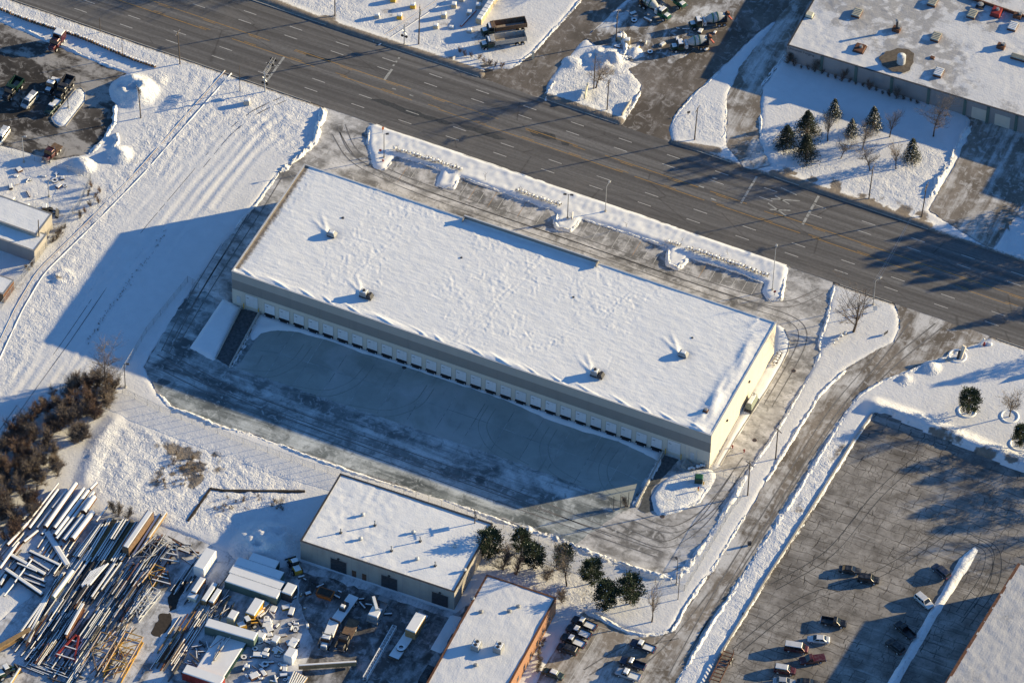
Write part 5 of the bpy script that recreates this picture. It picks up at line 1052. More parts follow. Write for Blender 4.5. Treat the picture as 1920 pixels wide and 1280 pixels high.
for q in ((172,352),(165,368),(178,372),(188,362),(170,388),(160,400),(150,410),(185,382),(120,430),(110,442),(98,456),(60,500),(52,508),(105,452)): plant('bush2' if q[0] > 150 else 'bush0', q, 'brown leafless shrub along the fence beside the rail spur', random.uniform(1.8,3.6), 'shrub', 'shrubs along the left fence', 'shrub')
tp = [(q.x,q.y) for q in PW([(-30,1050),(-30,850),(85,765),(150,705),(185,700),(218,728),(205,770),(175,800),(140,865),(95,925),(45,1000),(0,1060)])]
xs = [p[0] for p in tp]; ys = [p[1] for p in tp]; cnt = 0; rnd = random.Random(4)
while cnt < 140:
    x, y = rnd.uniform(min(xs),max(xs)), rnd.uniform(min(ys),max(ys))
    if inpoly(np.array([x]), np.array([y]), tp)[0]:
        plant(rnd.choice(['bush0','bush1','bush2','bush0']), None, 'brown leafless shrub in the dense thicket at the lower left', rnd.uniform(4.0,7.0), 'shrub', 'shrubs of the thicket', 'thicket_shrub', world=Vector((x,y,0))); cnt += 1
x0_ = Vector(ne.location); ux = Vector((math.cos(nerz),math.sin(nerz),0)); vx = Vector((math.sin(nerz),-math.cos(nerz),0))
for k in range(20): p = x0_+ux*(0.8+k*1.75)+vx*rnd.uniform(0.7,1.5); plant(rnd.choice(['bush0','bush2','bush1']), None, 'brown leafless shrub planted along the factory wall', rnd.uniform(1.2,2.6) if k % 4 else 4.0, 'shrub', 'shrubs along the factory wall', 'wall_shrub', world=p)
for k in range(16): p = G(1018+rnd.uniform(-4,4)+(16-k)*1.6-14, 1140+k*8.0); plant('bush1' if k % 2 else 'bush0', None, 'leafless shrub along the brick side of the office', rnd.uniform(1.2,2.4), 'shrub', 'shrubs along the brick office', 'wall_shrub', world=p)
wp = [((325,868),22,16),((350,870),26,16),((370,885),26,14),((300,905),20,9),((335,905),20,10),((420,950),40,10),((480,938),50,8),((520,950),20,8)]
for c_, sx, sy in wp:
    for _ in range(11): plant('weed0', (c_[0]+rnd.gauss(0,sx*0.5), c_[1]+rnd.gauss(0,sy*0.5)), 'tuft of brown weeds in the rough snowy field', rnd.uniform(0.7,1.6), 'weeds', 'weed tufts in the rough field', 'weed_tuft')
for k in range(90):
    t = k/89; a = [(312,435),(285,480),(250,515),(235,545),(207,575),(185,612),(165,640)]; i = min(5,int(t*6)); f = t*6-i; plant('weed0', (a[i][0]+(a[i+1][0]-a[i][0])*f+rnd.gauss(0,2), a[i][1]+(a[i+1][1]-a[i][1])*f+rnd.gauss(0,2)), 'tuft of weeds in the line across the shaded snow', rnd.uniform(0.35,0.75), 'weeds', 'weed tufts beside the track', 'weed_tuft')
# conifers
def conifer(seed, h, r, snowf, pine=False):
    rnd = random.Random(seed); Nn = MB(); Sn = MB(); T = MB().cyl((0,0,-0.1),(0,0,h*0.92),h*0.022,0.03,6)
    nb = int(190 if not pine else 120)
    for k in range(nb):
        f = (k+0.5)/nb; z = h*(0.06+0.92*f) if not pine else h*(0.22+0.74*f)
        rr = r*(1-f)**0.8*rnd.uniform(0.75,1.12)+0.12 if not pine else r*math.sin(PI*min(1,0.18+0.80*f))**0.7*rnd.uniform(0.55,1.15)
        a = rnd.uniform(0,2*PI); d = Vector((math.cos(a),math.sin(a),rnd.uniform(-0.42,-0.12) if not pine else rnd.uniform(-0.1,0.5)*(0.3+f))); side = Vector((-math.sin(a),math.cos(a),0))
        T.cyl((0,0,z), Vector((0,0,z))+d*rr*0.8, 0.03, 0.012, 3, caps=False)
        m_ = 14 if not pine else 46
        for j in range(m_):
            s = (0.25+0.75*j/m_)*rr; c = Vector((0,0,z))+d*(s if not pine else rr*rnd.uniform(0.62,1.0))+(side*rnd.gauss(0,0.16*rr+0.05)+Vector((0,0,rnd.gauss(0,0.07+0.05*rr))) if not pine else Vector((rnd.gauss(0,0.26),rnd.gauss(0,0.26),rnd.gauss(0,0.20))))
            L = rnd.uniform(0.14,0.26)*(0.6+0.2*r); dd = (d+side*rnd.uniform(-0.9,0.9)+Vector((0,0,rnd.uniform(-0.35,0.35 if not pine else 0.8)))).normalized(); w_ = dd.cross(Vector((rnd.uniform(-.4,.4),rnd.uniform(-.4,.4),1))).normalized()*L*0.34
            Nn.add([c-w_*0.5, c+dd*L*0.5-w_, c+dd*L*1.1, c+dd*L*0.5+w_, c+w_*0.5], [(0,1,2,3,4)])
            if rnd.random() < snowf: Sn.add([c+Vector((0,0,0.06))-w_*0.8, c+dd*L*0.8+Vector((0,0,0.05))-w_*0.8, c+dd*L*0.8+Vector((0,0,0.05))+w_*0.8, c+Vector((0,0,0.06))+w_*0.8], [(0,1,2,3)])
    return T, Nn, Sn
CON = {}
for key, a in dict(spruce0=(21,7.5,2.2,0.0),spruce1=(22,7,2.6,0.14),spruce2=(23,8,3.9,0.01),pine0=(24,7,2.4,0.01,True),pine1=(25,7,2.2,0.01,True)).items():
    T, Nn, Sn = conifer(*a); k = Kind(); k.t = T.mesh('trunk'); k.c = Nn.mesh('crown'); k.s = Sn.mesh('snow_tufts') if Sn.v else None; k.h = a[1]; k.t.materials.append(M['bark']); k.c.materials.append(M['needle_pine' if len(a) > 4 else 'needle'])
    if k.s: k.s.materials.append(M['snow_cap'])
    CON[key] = k
def conif(key, px, lab, h, group=None, name='spruce_tree', cat='tree', world=None, brown=False):
    k = CON[key]; c = world if world is not None else G(*px); s = h/k.h; t_ = thing(name, lab, cat, (c.x,c.y,0), random.uniform(0,6.28), group); t_.scale = (s,s,s)
    for nm, me in (('trunk',k.t),('crown',k.c),('snow_tufts',k.s)):
        if me: o = bpy.data.objects.new(nm, me); COL.objects.link(o); o.parent = t_
for q in (('spruce1',(1563,221),'snow flecked spruce nearest the factory wall',6.4),('spruce2',(1512,256),'largest dark spruce of the cluster on the lawn',8.6),('spruce2',(1474,276),'leftmost dark spruce on the lawn',7.4),('spruce2',(1510,299),'lowest dark spruce of the left cluster',8.2),('spruce1',(1596,254),'small snow flecked spruce between leafless trees',5.6),('spruce1',(1636,240),'snow flecked spruce in the factory shade',7.2),('spruce1',(1708,302),'spruce standing alone at the right of the lawn',7.6)): conif(*q)
for q in (('pine0',(1815,775),'pine with browned side in a snow ring on the right lawn',7.6),('pine1',(1911,836),'pine at the right edge above the cracked lot',6.8),('pine0',(917,1047),'dark pine at the right corner of the workshop',9.0),('pine1',(977,1036),'dark pine right of the workshop corner, by the fence',7.6),('pine0',(1001,1066),'dark pine below the second fence pine',7.8),('pine1',(1056,1066),'dark pine behind the brownish leafless tree',7.6),('pine0',(1108,1094),'dark pine in the middle of the pine row',7.8),('pine1',(1134,1143),'dark pine nearest the pickup lot, left of two touching',9.4),('pine0',(1181,1132),'dark pine nearest the side road, right of two touching',9.0)): conif(*q, None, 'pine_tree')
# hedge shrubs along the parking strip and the row of short posts by the truck yard
hs = MB(); rnd2 = random.Random(3)
for k in range(46): a = rnd2.uniform(0,6.28); r_ = rnd2.uniform(0.1,0.5); z = rnd2.uniform(0.1,0.75); d = Vector((math.cos(a),math.sin(a),rnd2.uniform(0.1,0.8))).normalized(); c = Vector((math.cos(a)*r_,math.sin(a)*r_,z)); w_ = d.orthogonal().normalized()*0.09; hs.add([c-w_,c+d*0.3,c+w_],[(0,1,2)])
hsm = hs.mesh('twigs'); hsm.materials.append(M['twig']); hc = MB().loft([[(0.42*math.cos(a)*s,0.36*math.sin(a)*s,z) for a in np.linspace(0,2*PI,9)[:-1]] for s,z in ((0.9,0.55),(1.0,0.68),(0.55,0.88))]).mesh('snow_cover'); hc.materials.append(M['snow_cap'])
def hedge(a, b, n, lab, grp):
    for k in range(n):
        f = (k+0.5)/n; c = G(a[0]+(b[0]-a[0])*f+rnd2.uniform(-1,1), a[1]+(b[1]-a[1])*f+rnd2.uniform(-1,1)); t_ = thing('hedge_shrub', lab, 'shrub', (c.x,c.y,0.25), rnd2.uniform(0,6), grp); s = rnd2.uniform(0.8,1.25); t_.scale = (s,s,s)
        for nm, me in (('twigs',hsm),('snow_cover',hc)): o = bpy.data.objects.new(nm, me); COL.objects.link(o); o.parent = t_
hedge((738,281),(868,322),20,'small snow capped hedge shrub behind the left parking bays','hedge at the left parking bays'); hedge((968,360),(1050,388),12,'small brown hedge shrub behind the second parking bays','hedge at the second parking bays'); hedge((1250,456),(1275,462),5,'snow capped hedge shrub at the third island','hedge at the third island'); hedge((1286,467),(1440,520),24,'small snow capped hedge shrub behind the right parking bays','hedge at the right parking bays'); hedge((1449,690),(1464,660),6,'dark clipped shrub at the right back corner of the warehouse','shrubs at the warehouse corner'); hedge((1290,884),(1322,876),7,'dry twig shrub on the snow pad by the stair','shrubs on the snow pad'); hedge((1560,700-50),(1588,625),4,'dark twig shrub on the side road island','shrubs on the island')
pm = MB().tbox(-0.32,0.32,-0.3,0.3,-0.1,0.95,0.1,0.1).mesh('short_post'); pm.materials.append(M['stack_brown']); pc = MB().tbox(-0.3,0.3,-0.28,0.28,0.95,1.05,0.1,0.1).mesh('snow_cover'); pc.materials.append(M['snow_cap'])
for k in range(58):
    f = k/57; c = G(-2+f*292, 18+f*108+2*math.sin(f*9)); o = link(pm, 'short_post'); o.location = (c.x,c.y,0.05); o.rotation_euler = (0,0,rnd2.uniform(0,1.5)); o.scale = (1,1,rnd2.uniform(0.8,1.25)); tag(o, 'short weathered block post in the long row above the truck yard', 'post', 'row of short posts by the truck yard')
    o2 = link(pc, 'snow_cover', o)
# trees beyond the right and upper edges of the view, whose shade falls on the road
for k, (px, h) in enumerate((((2065,372),13),((2085,405),15),((2110,385),16),((2140,415),15),((2160,392),17),((2190,430),16),((2215,400),15),((2080,440),12),((2110,470),12),((2250,450),15),((2060,560),9),((2150,640),13))): conif('spruce2', px, 'tall evergreen beyond the right edge of the view', h, 'evergreens beyond the right edge')
for k, (px, h) in enumerate((((430,-60),11),((470,-40),12),((520,-55),13),((560,-40),12),((610,-60),12),((660,-50),11),((380,-80),12),((1130,-40),9),((1160,-70),10),((840,-40),8),((350,-60),10),((490,-80),12))): plant('broad', px, 'leafless tree beyond the upper edge of the view', h, 'tree', 'trees beyond the upper edge')
for k, px in enumerate(((2080,870),(2060,900),(2120,930),(2040,850),(2150,960),(2050,990),(2130,1010))): plant('broad' if k % 2 else 'big', px, 'leafless tree beyond the right edge by the cracked lot', 11, 'tree', 'trees beyond the right edge by the lot')
for px, h in (((1985,848),8),((2010,905),9),((2045,935),9)): conif('pine0', px, 'pine beyond the right edge by the cracked lot', h, 'pines beyond the right edge', 'pine_tree')
# ------------------------------------------------------------------ vehicles
def wheel(t_, x, y, r=0.34, w_=0.22):
    s = 1 if y > 0 else -1
    o = MB().cyl((x,y-s*w_,r),(x,y,r),r,n=14).build('wheel', M['black_rubber'], t_); MB().cyl((x,y-s*0.02,r),(x,y+s*0.015,r),r*0.6,n=10).build('rim', M['metal_light'], o); return o
def cabin(t_, x0, x1, hw, z0, z1, rf, rr, paint, pillars=2, roofmat=None):
    """glasshouse: dark glass shell with painted roof and pillars; rf/rr slope lengths front/rear"""
    tw = hw-0.16; xf = x1-rf; xr = x0+rr
    MB().loft([[(x0,-hw,z0),(x0,hw,z0),(xr,tw,z1),(xr,-tw,z1)],[(x1,-hw,z0),(x1,hw,z0),(xf,tw,z1),(xf,-tw,z1)]]).build('glasshouse', M['glass'], t_)
    rf_ = MB().tbox(xr-0.04,xf+0.04,-tw-0.03,tw+0.03,z1-0.03,z1+0.06,0.08,0.08).build('roof', M[roofmat or paint], t_)
    pl = MB()
    for s in (-1,1):
        pl.bar((x1-0.02,s*hw,z0),(xf,s*tw,z1),0.08,0.07); pl.bar((x0+0.02,s*hw,z0),(xr,s*tw,z1),0.10,0.09)
        for k in range(pillars): f = (k+1)/(pillars+1); pl.bar((x0+(x1-x0)*f,s*(hw+0.01),z0),(xr+(xf-xr)*f,s*(tw+0.01),z1),0.09,0.05)
    pl.build('pillars', M[paint], t_)
    return rf_
def lights(t_, xf, xr, hw, z):
    for s in (-1,1):
        MB().box(xf-0.06,xf+0.02,s*(hw-0.45),s*(hw-0.1),z-0.08,z+0.08).build('headlight', M['chrome'], t_); MB().box(xr-0.02,xr+0.06,s*(hw-0.35),s*(hw-0.08),z-0.05,z+0.15).build('taillight', M['tail_red'], t_)
def car(kind, rear, front, paint, lab, snow=False, roofmat=None, L=None):
    a, b = G(*rear), G(*front); c = (a+b)/2; t_ = thing({'sedan':'parked_car','suv':'parked_suv','van':'parked_van','pickup':'pickup_truck'}[kind], lab, {'sedan':'car','suv':'suv','van':'van','pickup':'pickup truck'}[kind], (c.x,c.y,0.02), math.atan2(b.y-a.y,b.x-a.x))
    if kind == 'sedan':
        L = L or 4.9; h = L/2; W = 0.9
        MB().loft([ring(-h,W*0.80,0.38,0.80,0.10),ring(-h+0.25,W*0.96,0.24,0.95,0.12),ring(-h+1.0,W,0.22,0.98,0.12),ring(0,W,0.22,0.98,0.12),ring(h-1.4,W,0.22,0.94,0.12),ring(h-0.35,W*0.94,0.24,0.80,0.12),ring(h,W*0.76,0.36,0.64,0.10)]).build('body', M[paint], t_, smooth=False)
        cabin(t_, -h+0.75, h-1.25, W-0.08, 0.94, 1.40, 0.75, 0.6, paint, 1, roofmat); wb = (-h+0.95, h-0.95); lights(t_, h, -h, W*0.85, 0.62)
    elif kind == 'suv':
        L = L or 4.7; h = L/2; W = 0.94
        MB().loft([ring(-h,W*0.9,0.42,1.10,0.10),ring(-h+0.12,W,0.30,1.14,0.10),ring(0,W,0.28,1.12,0.10),ring(h-1.2,W,0.28,1.08,0.12),ring(h-0.25,W*0.96,0.30,0.98,0.12),ring(h,W*0.82,0.42,0.86,0.10)]).build('body', M[paint], t_)
        cabin(t_, -h+0.08, h-1.15, W-0.06, 1.08, 1.70, 0.65, 0.22, paint, 2, roofmat); wb = (-h+0.9, h-0.95); lights(t_, h, -h, W*0.9, 0.75)
    elif kind == 'van':
        L = L or 5.2; h = L/2; W = 0.98
        MB().loft([ring(-h,W*0.95,0.42,1.20,0.08),ring(-h+0.1,W,0.30,1.22,0.08),ring(h-0.9,W,0.30,1.18,0.10),ring(h-0.2,W*0.95,0.32,1.02,0.12),ring(h,W*0.85,0.42,0.88,0.10)]).build('body', M[paint], t_)
        cabin(t_, -h+0.05, h-0.7, W-0.04, 1.16, 1.98, 0.75, 0.10, paint, 3, roofmat); wb = (-h+1.0, h-0.9); lights(t_, h, -h, W*0.9, 0.75)
    else:
        L = L or 5.6; h = L/2; W = 0.98; zb = 1.08
        MB().loft([ring(-0.1,W,0.42,zb,0.10),ring(h-1.7,W,0.42,zb+0.02,0.12),ring(h-0.3,W*0.96,0.44,1.04,0.14),ring(h,W*0.86,0.50,0.92,0.12)]).build('body', M[paint], t_)
        cabin(t_, -0.15, h-1.35, W-0.06, 1.06, 1.78, 0.75, 0.12, paint, 1, roofmat)
        bd = MB(); bd.box(-h+0.05,-0.12,-W+0.02,-W+0.12,0.5,zb+0.02); bd.box(-h+0.05,-0.12,W-0.12,W-0.02,0.5,zb+0.02); bd.box(-h+0.05,-0.12,-W+0.12,W-0.12,0.5,0.62); bd.build('cargo_bed', M[paint], t_)
        MB().box(-h,-h+0.09,-W+0.02,W-0.02,0.52,zb+0.02).build('tailgate', M[paint], t_); MB().box(-h-0.16,-h-0.02,-W+0.05,W-0.05,0.42,0.58).build('rear_bumper', M['chrome'], t_)
        if snow == 'cover': MB().tbox(-h+0.06,-0.13,-W+0.04,W-0.04,zb,zb+0.08,0.04,0.04).build('bed_cover', M[paint], t_)
        elif snow: MB().tbox(-h+0.1,-0.14,-W+0.13,W-0.13,0.60,0.95,0.1,0.1).build('bed_snow', M['snow_cap'], t_)
        wb = (-h+1.15, h-1.0); lights(t_, h, -h, W*0.9, 0.85)
    for x in wb:
        for s in (-1,1): wheel(t_, x, s*(W+0.01), 0.34 if kind == 'sedan' else 0.38)
    if snow and kind != 'pickup': MB().tbox(-0.9,0.7,-0.6,0.6,{'sedan':1.46,'suv':1.76,'van':2.04}[kind],{'sedan':1.54,'suv':1.84,'van':2.12}[kind],0.15,0.12).build('snow_cover', M['snow_cap'], t_)
    elif snow is True: MB().tbox(0.0,1.0,-0.7,0.7,1.84,1.93,0.1,0.1).build('snow_cover', M['snow_cap'], t_)
    MB().box(h-0.10,h+0.05,-W*0.78,W*0.78,0.36,0.52).build('front_bumper', M['metal_dark'], t_)
    return t_
CARS = [('sedan',(1573,1069),(1613,1074),'car_black','dark sedan in the cracked lot, upper left of two parallel cars'),('suv',(1609,1086),(1647,1092),'car_black','dark hatchback with light windscreen, lower right of two parallel cars'),('suv',(1778,1086),(1750,1063),'car_blue','dark suv parked against the snowy median'),('suv',(1718,1118),(1746,1142),'car_white','white suv parked against the snowy median'),
 ('pickup',(1543,1166),(1583,1173),'car_black','black pickup alone above the white sedan',False),('sedan',(1557,1203),(1512,1200),'car_white','white sedan with dark glass in the cracked lot'),('van',(1470,1215),(1516,1222),'car_maroon','maroon van with white roof below the white sedan',False,'car_white'),('pickup',(1549,1236),(1496,1243),'car_maroon','maroon pickup with covered bed','cover'),('suv',(1454,1256),(1489,1262),'car_maroon','maroon suv with white roof at the bottom edge',False,'car_white'),('sedan',(1448,1279),(1492,1283),'car_silver','silver car cut by the bottom edge'),('sedan',(1494,1281),(1534,1285),'car_black','black car cut by the bottom edge right of the silver one'),
 ('pickup',(1712,1199),(1680,1170),'car_black','black pickup in the deep shade beside the median'),('suv',(1694,1228),(1662,1203),'car_black','black suv in the deep shade below the pickup'),
 ('pickup',(1118,1182),(1072,1162),'car_black','dark pickup with snowy roof and bed, uppermost of three in a row',True),('pickup',(1108,1198),(1061,1178),'car_black','dark pickup with snowy roof and bed, middle of three in a row',True),('pickup',(1098,1215),(1051,1195),'car_black','dark pickup with snowy roof and bed, lowest of three in a row',True),('suv',(1084,1228),(1044,1213),'car_black','black suv parked below the three dark pickups'),('pickup',(1228,1223),(1182,1206),'car_blue','dark pickup alone near the side road with snow in its bed',True),('pickup',(1210,1255),(1162,1239),'car_blue','dark pickup with pale cab roof and dark empty bed',False,'car_white'),('pickup',(1201,1276),(1154,1260),'car_silver','pale pickup with snow in its bed at the bottom edge',True),('sedan',(1055,1273),(1020,1259),'car_green','dark car with snow on its roof beside the brick office',True),
 ('van',(67,181),(44,206),'car_silver','van with snowy hood among the parked trucks',True),('pickup',(108,194),(91,214),'car_green','dark green pickup beside the kerbed snow island',True),('van',(12,249),(-4,271),'car_white','sunlit white van cut by the left edge',True)]
CARS += [('van',(806,1262),(792,1284),'car_black','dark van parked against the brick office in the yard corner',False)]
for q in CARS: car(*q)
def truck(rear, front, lab, paint, body, L=9.0, W=1.22, bodymat='metal_grey', snow=True, name='truck', cat='truck', hood=True):
    a, b = G(*rear), G(*front); c = (a+b)/2; t_ = thing(name, lab, cat, (c.x,c.y,0.02), math.atan2(b.y-a.y,b.x-a.x)); h = L/2
    MB().box(-h,h-1.2,-0.45,0.45,0.65,0.9).build('chassis', M['metal_dark'], t_)
    cx = h-(2.9 if hood else 1.9)
    if hood: MB().loft([ring(h-1.55,W*0.72,0.75,1.75,0.12),ring(h-0.3,W*0.66,0.75,1.62,0.14),ring(h,W*0.6,0.8,1.45,0.14)]).build('hood', M[paint], t_)
    MB().loft([ring(cx,W,0.75,1.85,0.1),ring(h-1.5 if hood else h,W*0.96,0.75,1.85,0.1)]).build('cab', M[paint], t_)
    cabin(t_, cx, h-1.45 if hood else h-0.05, W*0.94, 1.83, 2.65, 0.35, 0.05, paint, 0)
    MB().box(h-0.12,h+0.1,-W*0.95,W*0.95,0.55,0.85).build('front_bumper', M['chrome'], t_)
    for s in (-1,1): MB().cyl((cx-0.15,s*0.95,1.0),(cx-0.15,s*0.95,3.3),0.09,n=8).build('exhaust', M['chrome'], t_); MB().box(h-0.06,h+0.03,s*0.55,s*0.8,0.95,1.15).build('headlight', M['chrome'], t_)
    if snow:
        MB().tbox(cx+0.05,h-1.7 if hood else h-0.5,-W*0.75,W*0.75,2.71,2.82,0.1,0.1).build('snow_cover', M['snow_cap'], t_)
        if hood: MB().tbox(h-1.45,h-0.25,-W*0.55,W*0.55,1.66,1.78,0.12,0.1).build('snow_cover', M['snow_cap'], t_)
    for s in (-1,1):
        wheel(t_, h-1.0, s*W, 0.5, 0.3)
        for x in (-h+0.9,-h+2.2): wheel(t_, x, s*W, 0.5, 0.5)
    x0, x1 = -h, cx-0.4
    if body == 'dump':
        w_ = W+0.12; bb = MB(); z0, z1 = 1.15, 2.75
        bb.add([(x0,-w_*0.75,z0),(x1,-w_*0.75,z0),(x1,w_*0.75,z0),(x0,w_*0.75,z0),(x0,-w_*0.75,z0+.1),(x1,-w_*0.75,z0+.1),(x1,w_*0.75,z0+.1),(x0,w_*0.75,z0+.1)],[(3,2,1,0),(4,5,6,7),(0,1,5,4),(1,2,6,5),(2,3,7,6),(3,0,4,7)])
        for s in (-1,1): bb.add([(x0,s*w_*0.75,z0),(x1,s*w_*0.75,z0),(x1,s*w_,z1),(x0,s*w_,z1),(x0,s*(w_*0.75-.1),z0),(x1,s*(w_*0.75-.1),z0),(x1,s*(w_-.12),z1),(x0,s*(w_-.12),z1)],[(0,1,2,3),(4,5,6,7),(0,1,5,4),(1,2,6,5),(2,3,7,6),(3,0,4,7)])
        bb.box(x1-0.1,x1,-w_,w_,z0,z1+0.1); bb.box(x1,x1+1.0,-w_*0.9,w_*0.9,z1+0.02,z1+0.12)
        bb.build('dump_body', M[bodymat], t_); MB().box(x0-0.08,x0,-w_,w_,z0,z1-0.1).build('tailgate', M[bodymat], t_)
        for k in range(5): MB().box(x0+0.6+k*(x1-x0-0.8)/5,x0+0.72+k*(x1-x0-0.8)/5,-w_-0.06,-w_*0.78,z0,z1).build('rib', M[bodymat], t_)
        MB().tbox(x0+0.1,x1-0.2,-w_*0.7,w_*0.7,z0+0.1,z0+0.3,0.3,0.2).build('dirt_load', M['salt_dirt'], t_)
    elif body == 'mixer':
        rings = []
        for f, r_ in ((0,0.55),(0.12,0.8),(0.35,1.2),(0.6,1.22),(0.85,0.85),(1.0,0.5)):
            x = x1-0.6-(x1-x0-1.2)*f; z = 2.05+0.75*f; rings.append([(x, r_*math.cos(q), z+r_*math.sin(q)) for q in np.linspace(0,2*PI,17)[:-1]])
        dr_ = MB().loft(rings).build('drum', M[bodymat], t_, smooth=True); 
        for f in (0.36,0.60):
            x = x1-0.6-(x1-x0-1.2)*f; z = 2.05+0.75*f; MB().cyl((x-0.12,0,z),(x+0.12,0,z),1.26,n=18).build('drum_band', M['green_paint'], dr_)
        MB().bar((x0+0.3,0,3.4),(x0-0.4,0,3.0),0.9,0.7).build('hopper', M['rust'], t_); MB().bar((x0-0.2,0,2.4),(x0-1.1,0.3,1.2),0.5,0.25).build('chute', M['red_paint'], t_); MB().box(x1-0.7,x1-0.1,-1.0,1.0,0.9,2.2).build('pedestal', M['white_paint'], t_); MB().cyl((x1-0.15,-1.0,1.6),(x1-0.15,1.0,1.6),0.35,n=10).build('water_tank', M['metal_light'], t_)
        MB().box(x0+0.2,x0+0.5,-0.8,0.8,0.9,3.0).build('rear_pedestal', M['metal_dark'], t_); MB().tbox(-h+0.5,-h+2.6,-1.25,-0.7,1.02,1.1,.05,.05).tbox(-h+0.5,-h+2.6,0.7,1.25,1.02,1.1,.05,.05).build('fender', M['black_rubber'], t_)
        text('McCOIG', 0.75, 'green_paint', t_, ((x0+x1)/2-0.9,-1.30,2.3), (PI/2,0,0), 'lettering'); 
    elif body == 'flat':
        MB().box(x0,x1,-W-0.05,W+0.05,1.0,1.2).build('deck', M['stack_brown'], t_); MB().box(x1-0.1,x1,-W,W,1.2,2.4).build('headboard', M[paint], t_)
        if snow: MB().tbox(x0+0.1,x1-0.15,-W+0.05,W-0.05,1.2,1.36,0.15,0.1).build('snow_cover', M['snow_cap'], t_)
    elif body == 'box':
        MB().box(x0,x1,-W-0.05,W+0.05,1.0,3.3).build('box_body', M[bodymat], t_); MB().tbox(x0+.05,x1-.05,-W,W,3.3,3.44,.15,.12).build('snow_cover', M['snow_cap'], t_)
    elif body == 'tank':
        MB().cyl((x0,0,1.9),(x1,0,1.9),1.05,n=16).build('tank', M[bodymat], t_); MB().tbox(x0+.3,x1-.3,-0.5,0.5,2.9,3.02,.2,.2).build('snow_cover', M['snow_cap'], t_)
    return t_
for q in (((991,52),(897,66),'dump truck with light bed, upper of two side by side','dark_green','dump',11.0,1.25,'stack_brown'),((993,77),(893,92),'dump truck with dirty bed, lower of two side by side','dark_green','dump',11.0,1.25,'concrete_block'),
          ((1193,2),(1262,44),'concrete mixer with sunlit grey drum at the top of the yard','green_paint','mixer',9.4,1.22,'drum_grey'),((1232,-22),(1288,22),'concrete mixer with green drum behind the sunlit one','green_paint','mixer',9.0,1.22,'green_paint'),((1371,42),(1284,54),'concrete mixer parked sideways, upper of two','dark_green','mixer',9.4,1.22,'drum_grey'),((1337,86),(1250,96),'concrete mixer parked sideways, lower of two','dark_green','mixer',9.4,1.22,'drum_grey'),((1205,-30),(1250,-5),'concrete mixer cut by the top edge','green_paint','mixer',9.0,1.22,'metal_light'),
          ((117,72),(95,100),'red truck with box body parked alone in the truck yard','car_maroon','box',5.6,1.15,'car_maroon',False),((37,160),(10,190),'dark truck at the left of the parked group','car_black','dump',6.6,1.2,'dark_green',False),((106,153),(89,179),'dark truck with snowy cab roof in the parked group','car_black','flat',5.6,1.15,'metal_dark',True),((132,157),(110,188),'dark tall truck touching the kerbed snow island','car_black','dump',6.6,1.2,'metal_dark',False),((110,278),(84,306),'rusty red tow truck at the lower edge of the truck yard','car_maroon','flat',6.0,1.15,'rust',False),
          ((628,1166),(605,1225),'dark flat truck pulling the machine trailer in the steel yard','blue_grey','flat',8.5,1.2,'metal_grey',True),((668,1160),(634,1230),'dark old truck right of the machine trailer','metal_dark','flat',8.8,1.2,'metal_dark',False),((640,1065-170),(640,890),'x','x','flat')):
    if q[2] != 'x': truck(*q)
# ------------------------------------------------------------------ steel yard and stores
def frame_of(p0, p1):
    a, b = G(*p0), G(*p1); a.z = 0; b.z = 0; return a, b, (b-a).length, math.atan2(b.y-a.y, b.x-a.x)
def stick(p0, p1, kind, w_, h_, z, lab, grp, mat='steel', snow=True, cat=None, world=None, L=None):
    if world is None: a, b, L, rz = frame_of(p0, p1)
    else: a, rz = world
    nm = {'pipe':'steel_pipe','beam':'steel_section','box':'timber','girder':'plate_girder'}[kind]; o = MB()
    if kind == 'pipe': o.cyl((0,0,w_/2),(L,0,w_/2),w_/2,n=14)
    elif kind in ('beam','girder'): t1 = max(0.03, h_*0.12); o.box(0,L,-w_/2,w_/2,0,t1); o.box(0,L,-0.03,0.03,t1,h_-t1); o.box(0,L,-w_/2,w_/2,h_-t1,h_)
    else: o.box(0,L,-w_/2,w_/2,0,h_)
    r_ = o.build(nm, M[mat]); r_.location = (a.x,a.y,z); r_.rotation_euler = (0,0,rz); tag(r_, lab, cat or {'pipe':'pipe','beam':'beam','box':'timber','girder':'girder'}[kind], grp)
    if snow:
        top_ = w_ if kind == 'pipe' else h_; sw = w_*0.5 if kind == 'pipe' else w_/2
        if kind == 'pipe':
            rr = w_/2; prof = [(math.cos(q)*rr*1.01, rr+math.sin(q)*rr*1.01) for q in np.linspace(0.5,PI-0.5,6)]; prof2 = [(x*0.9, z_+0.08) for x, z_ in prof[::-1]]; pr = prof+prof2
            MB().loft([[(x_,y_,z_) for y_, z_ in pr] for x_ in (0.05,L*0.5,L-0.05)]).build('snow_cover', M['snow_cap'], r_)
        else: MB().tbox(0.04,L-0.04,-sw*0.8,sw*0.8,top_,top_+0.07,0.06,sw*0.25).build('snow_cover', M['snow_cap'], r_)
    return r_
PB = 'snow covered steel pipe in the big pipe stack beside the thicket'; gP = 'pipes stacked beside the thicket'
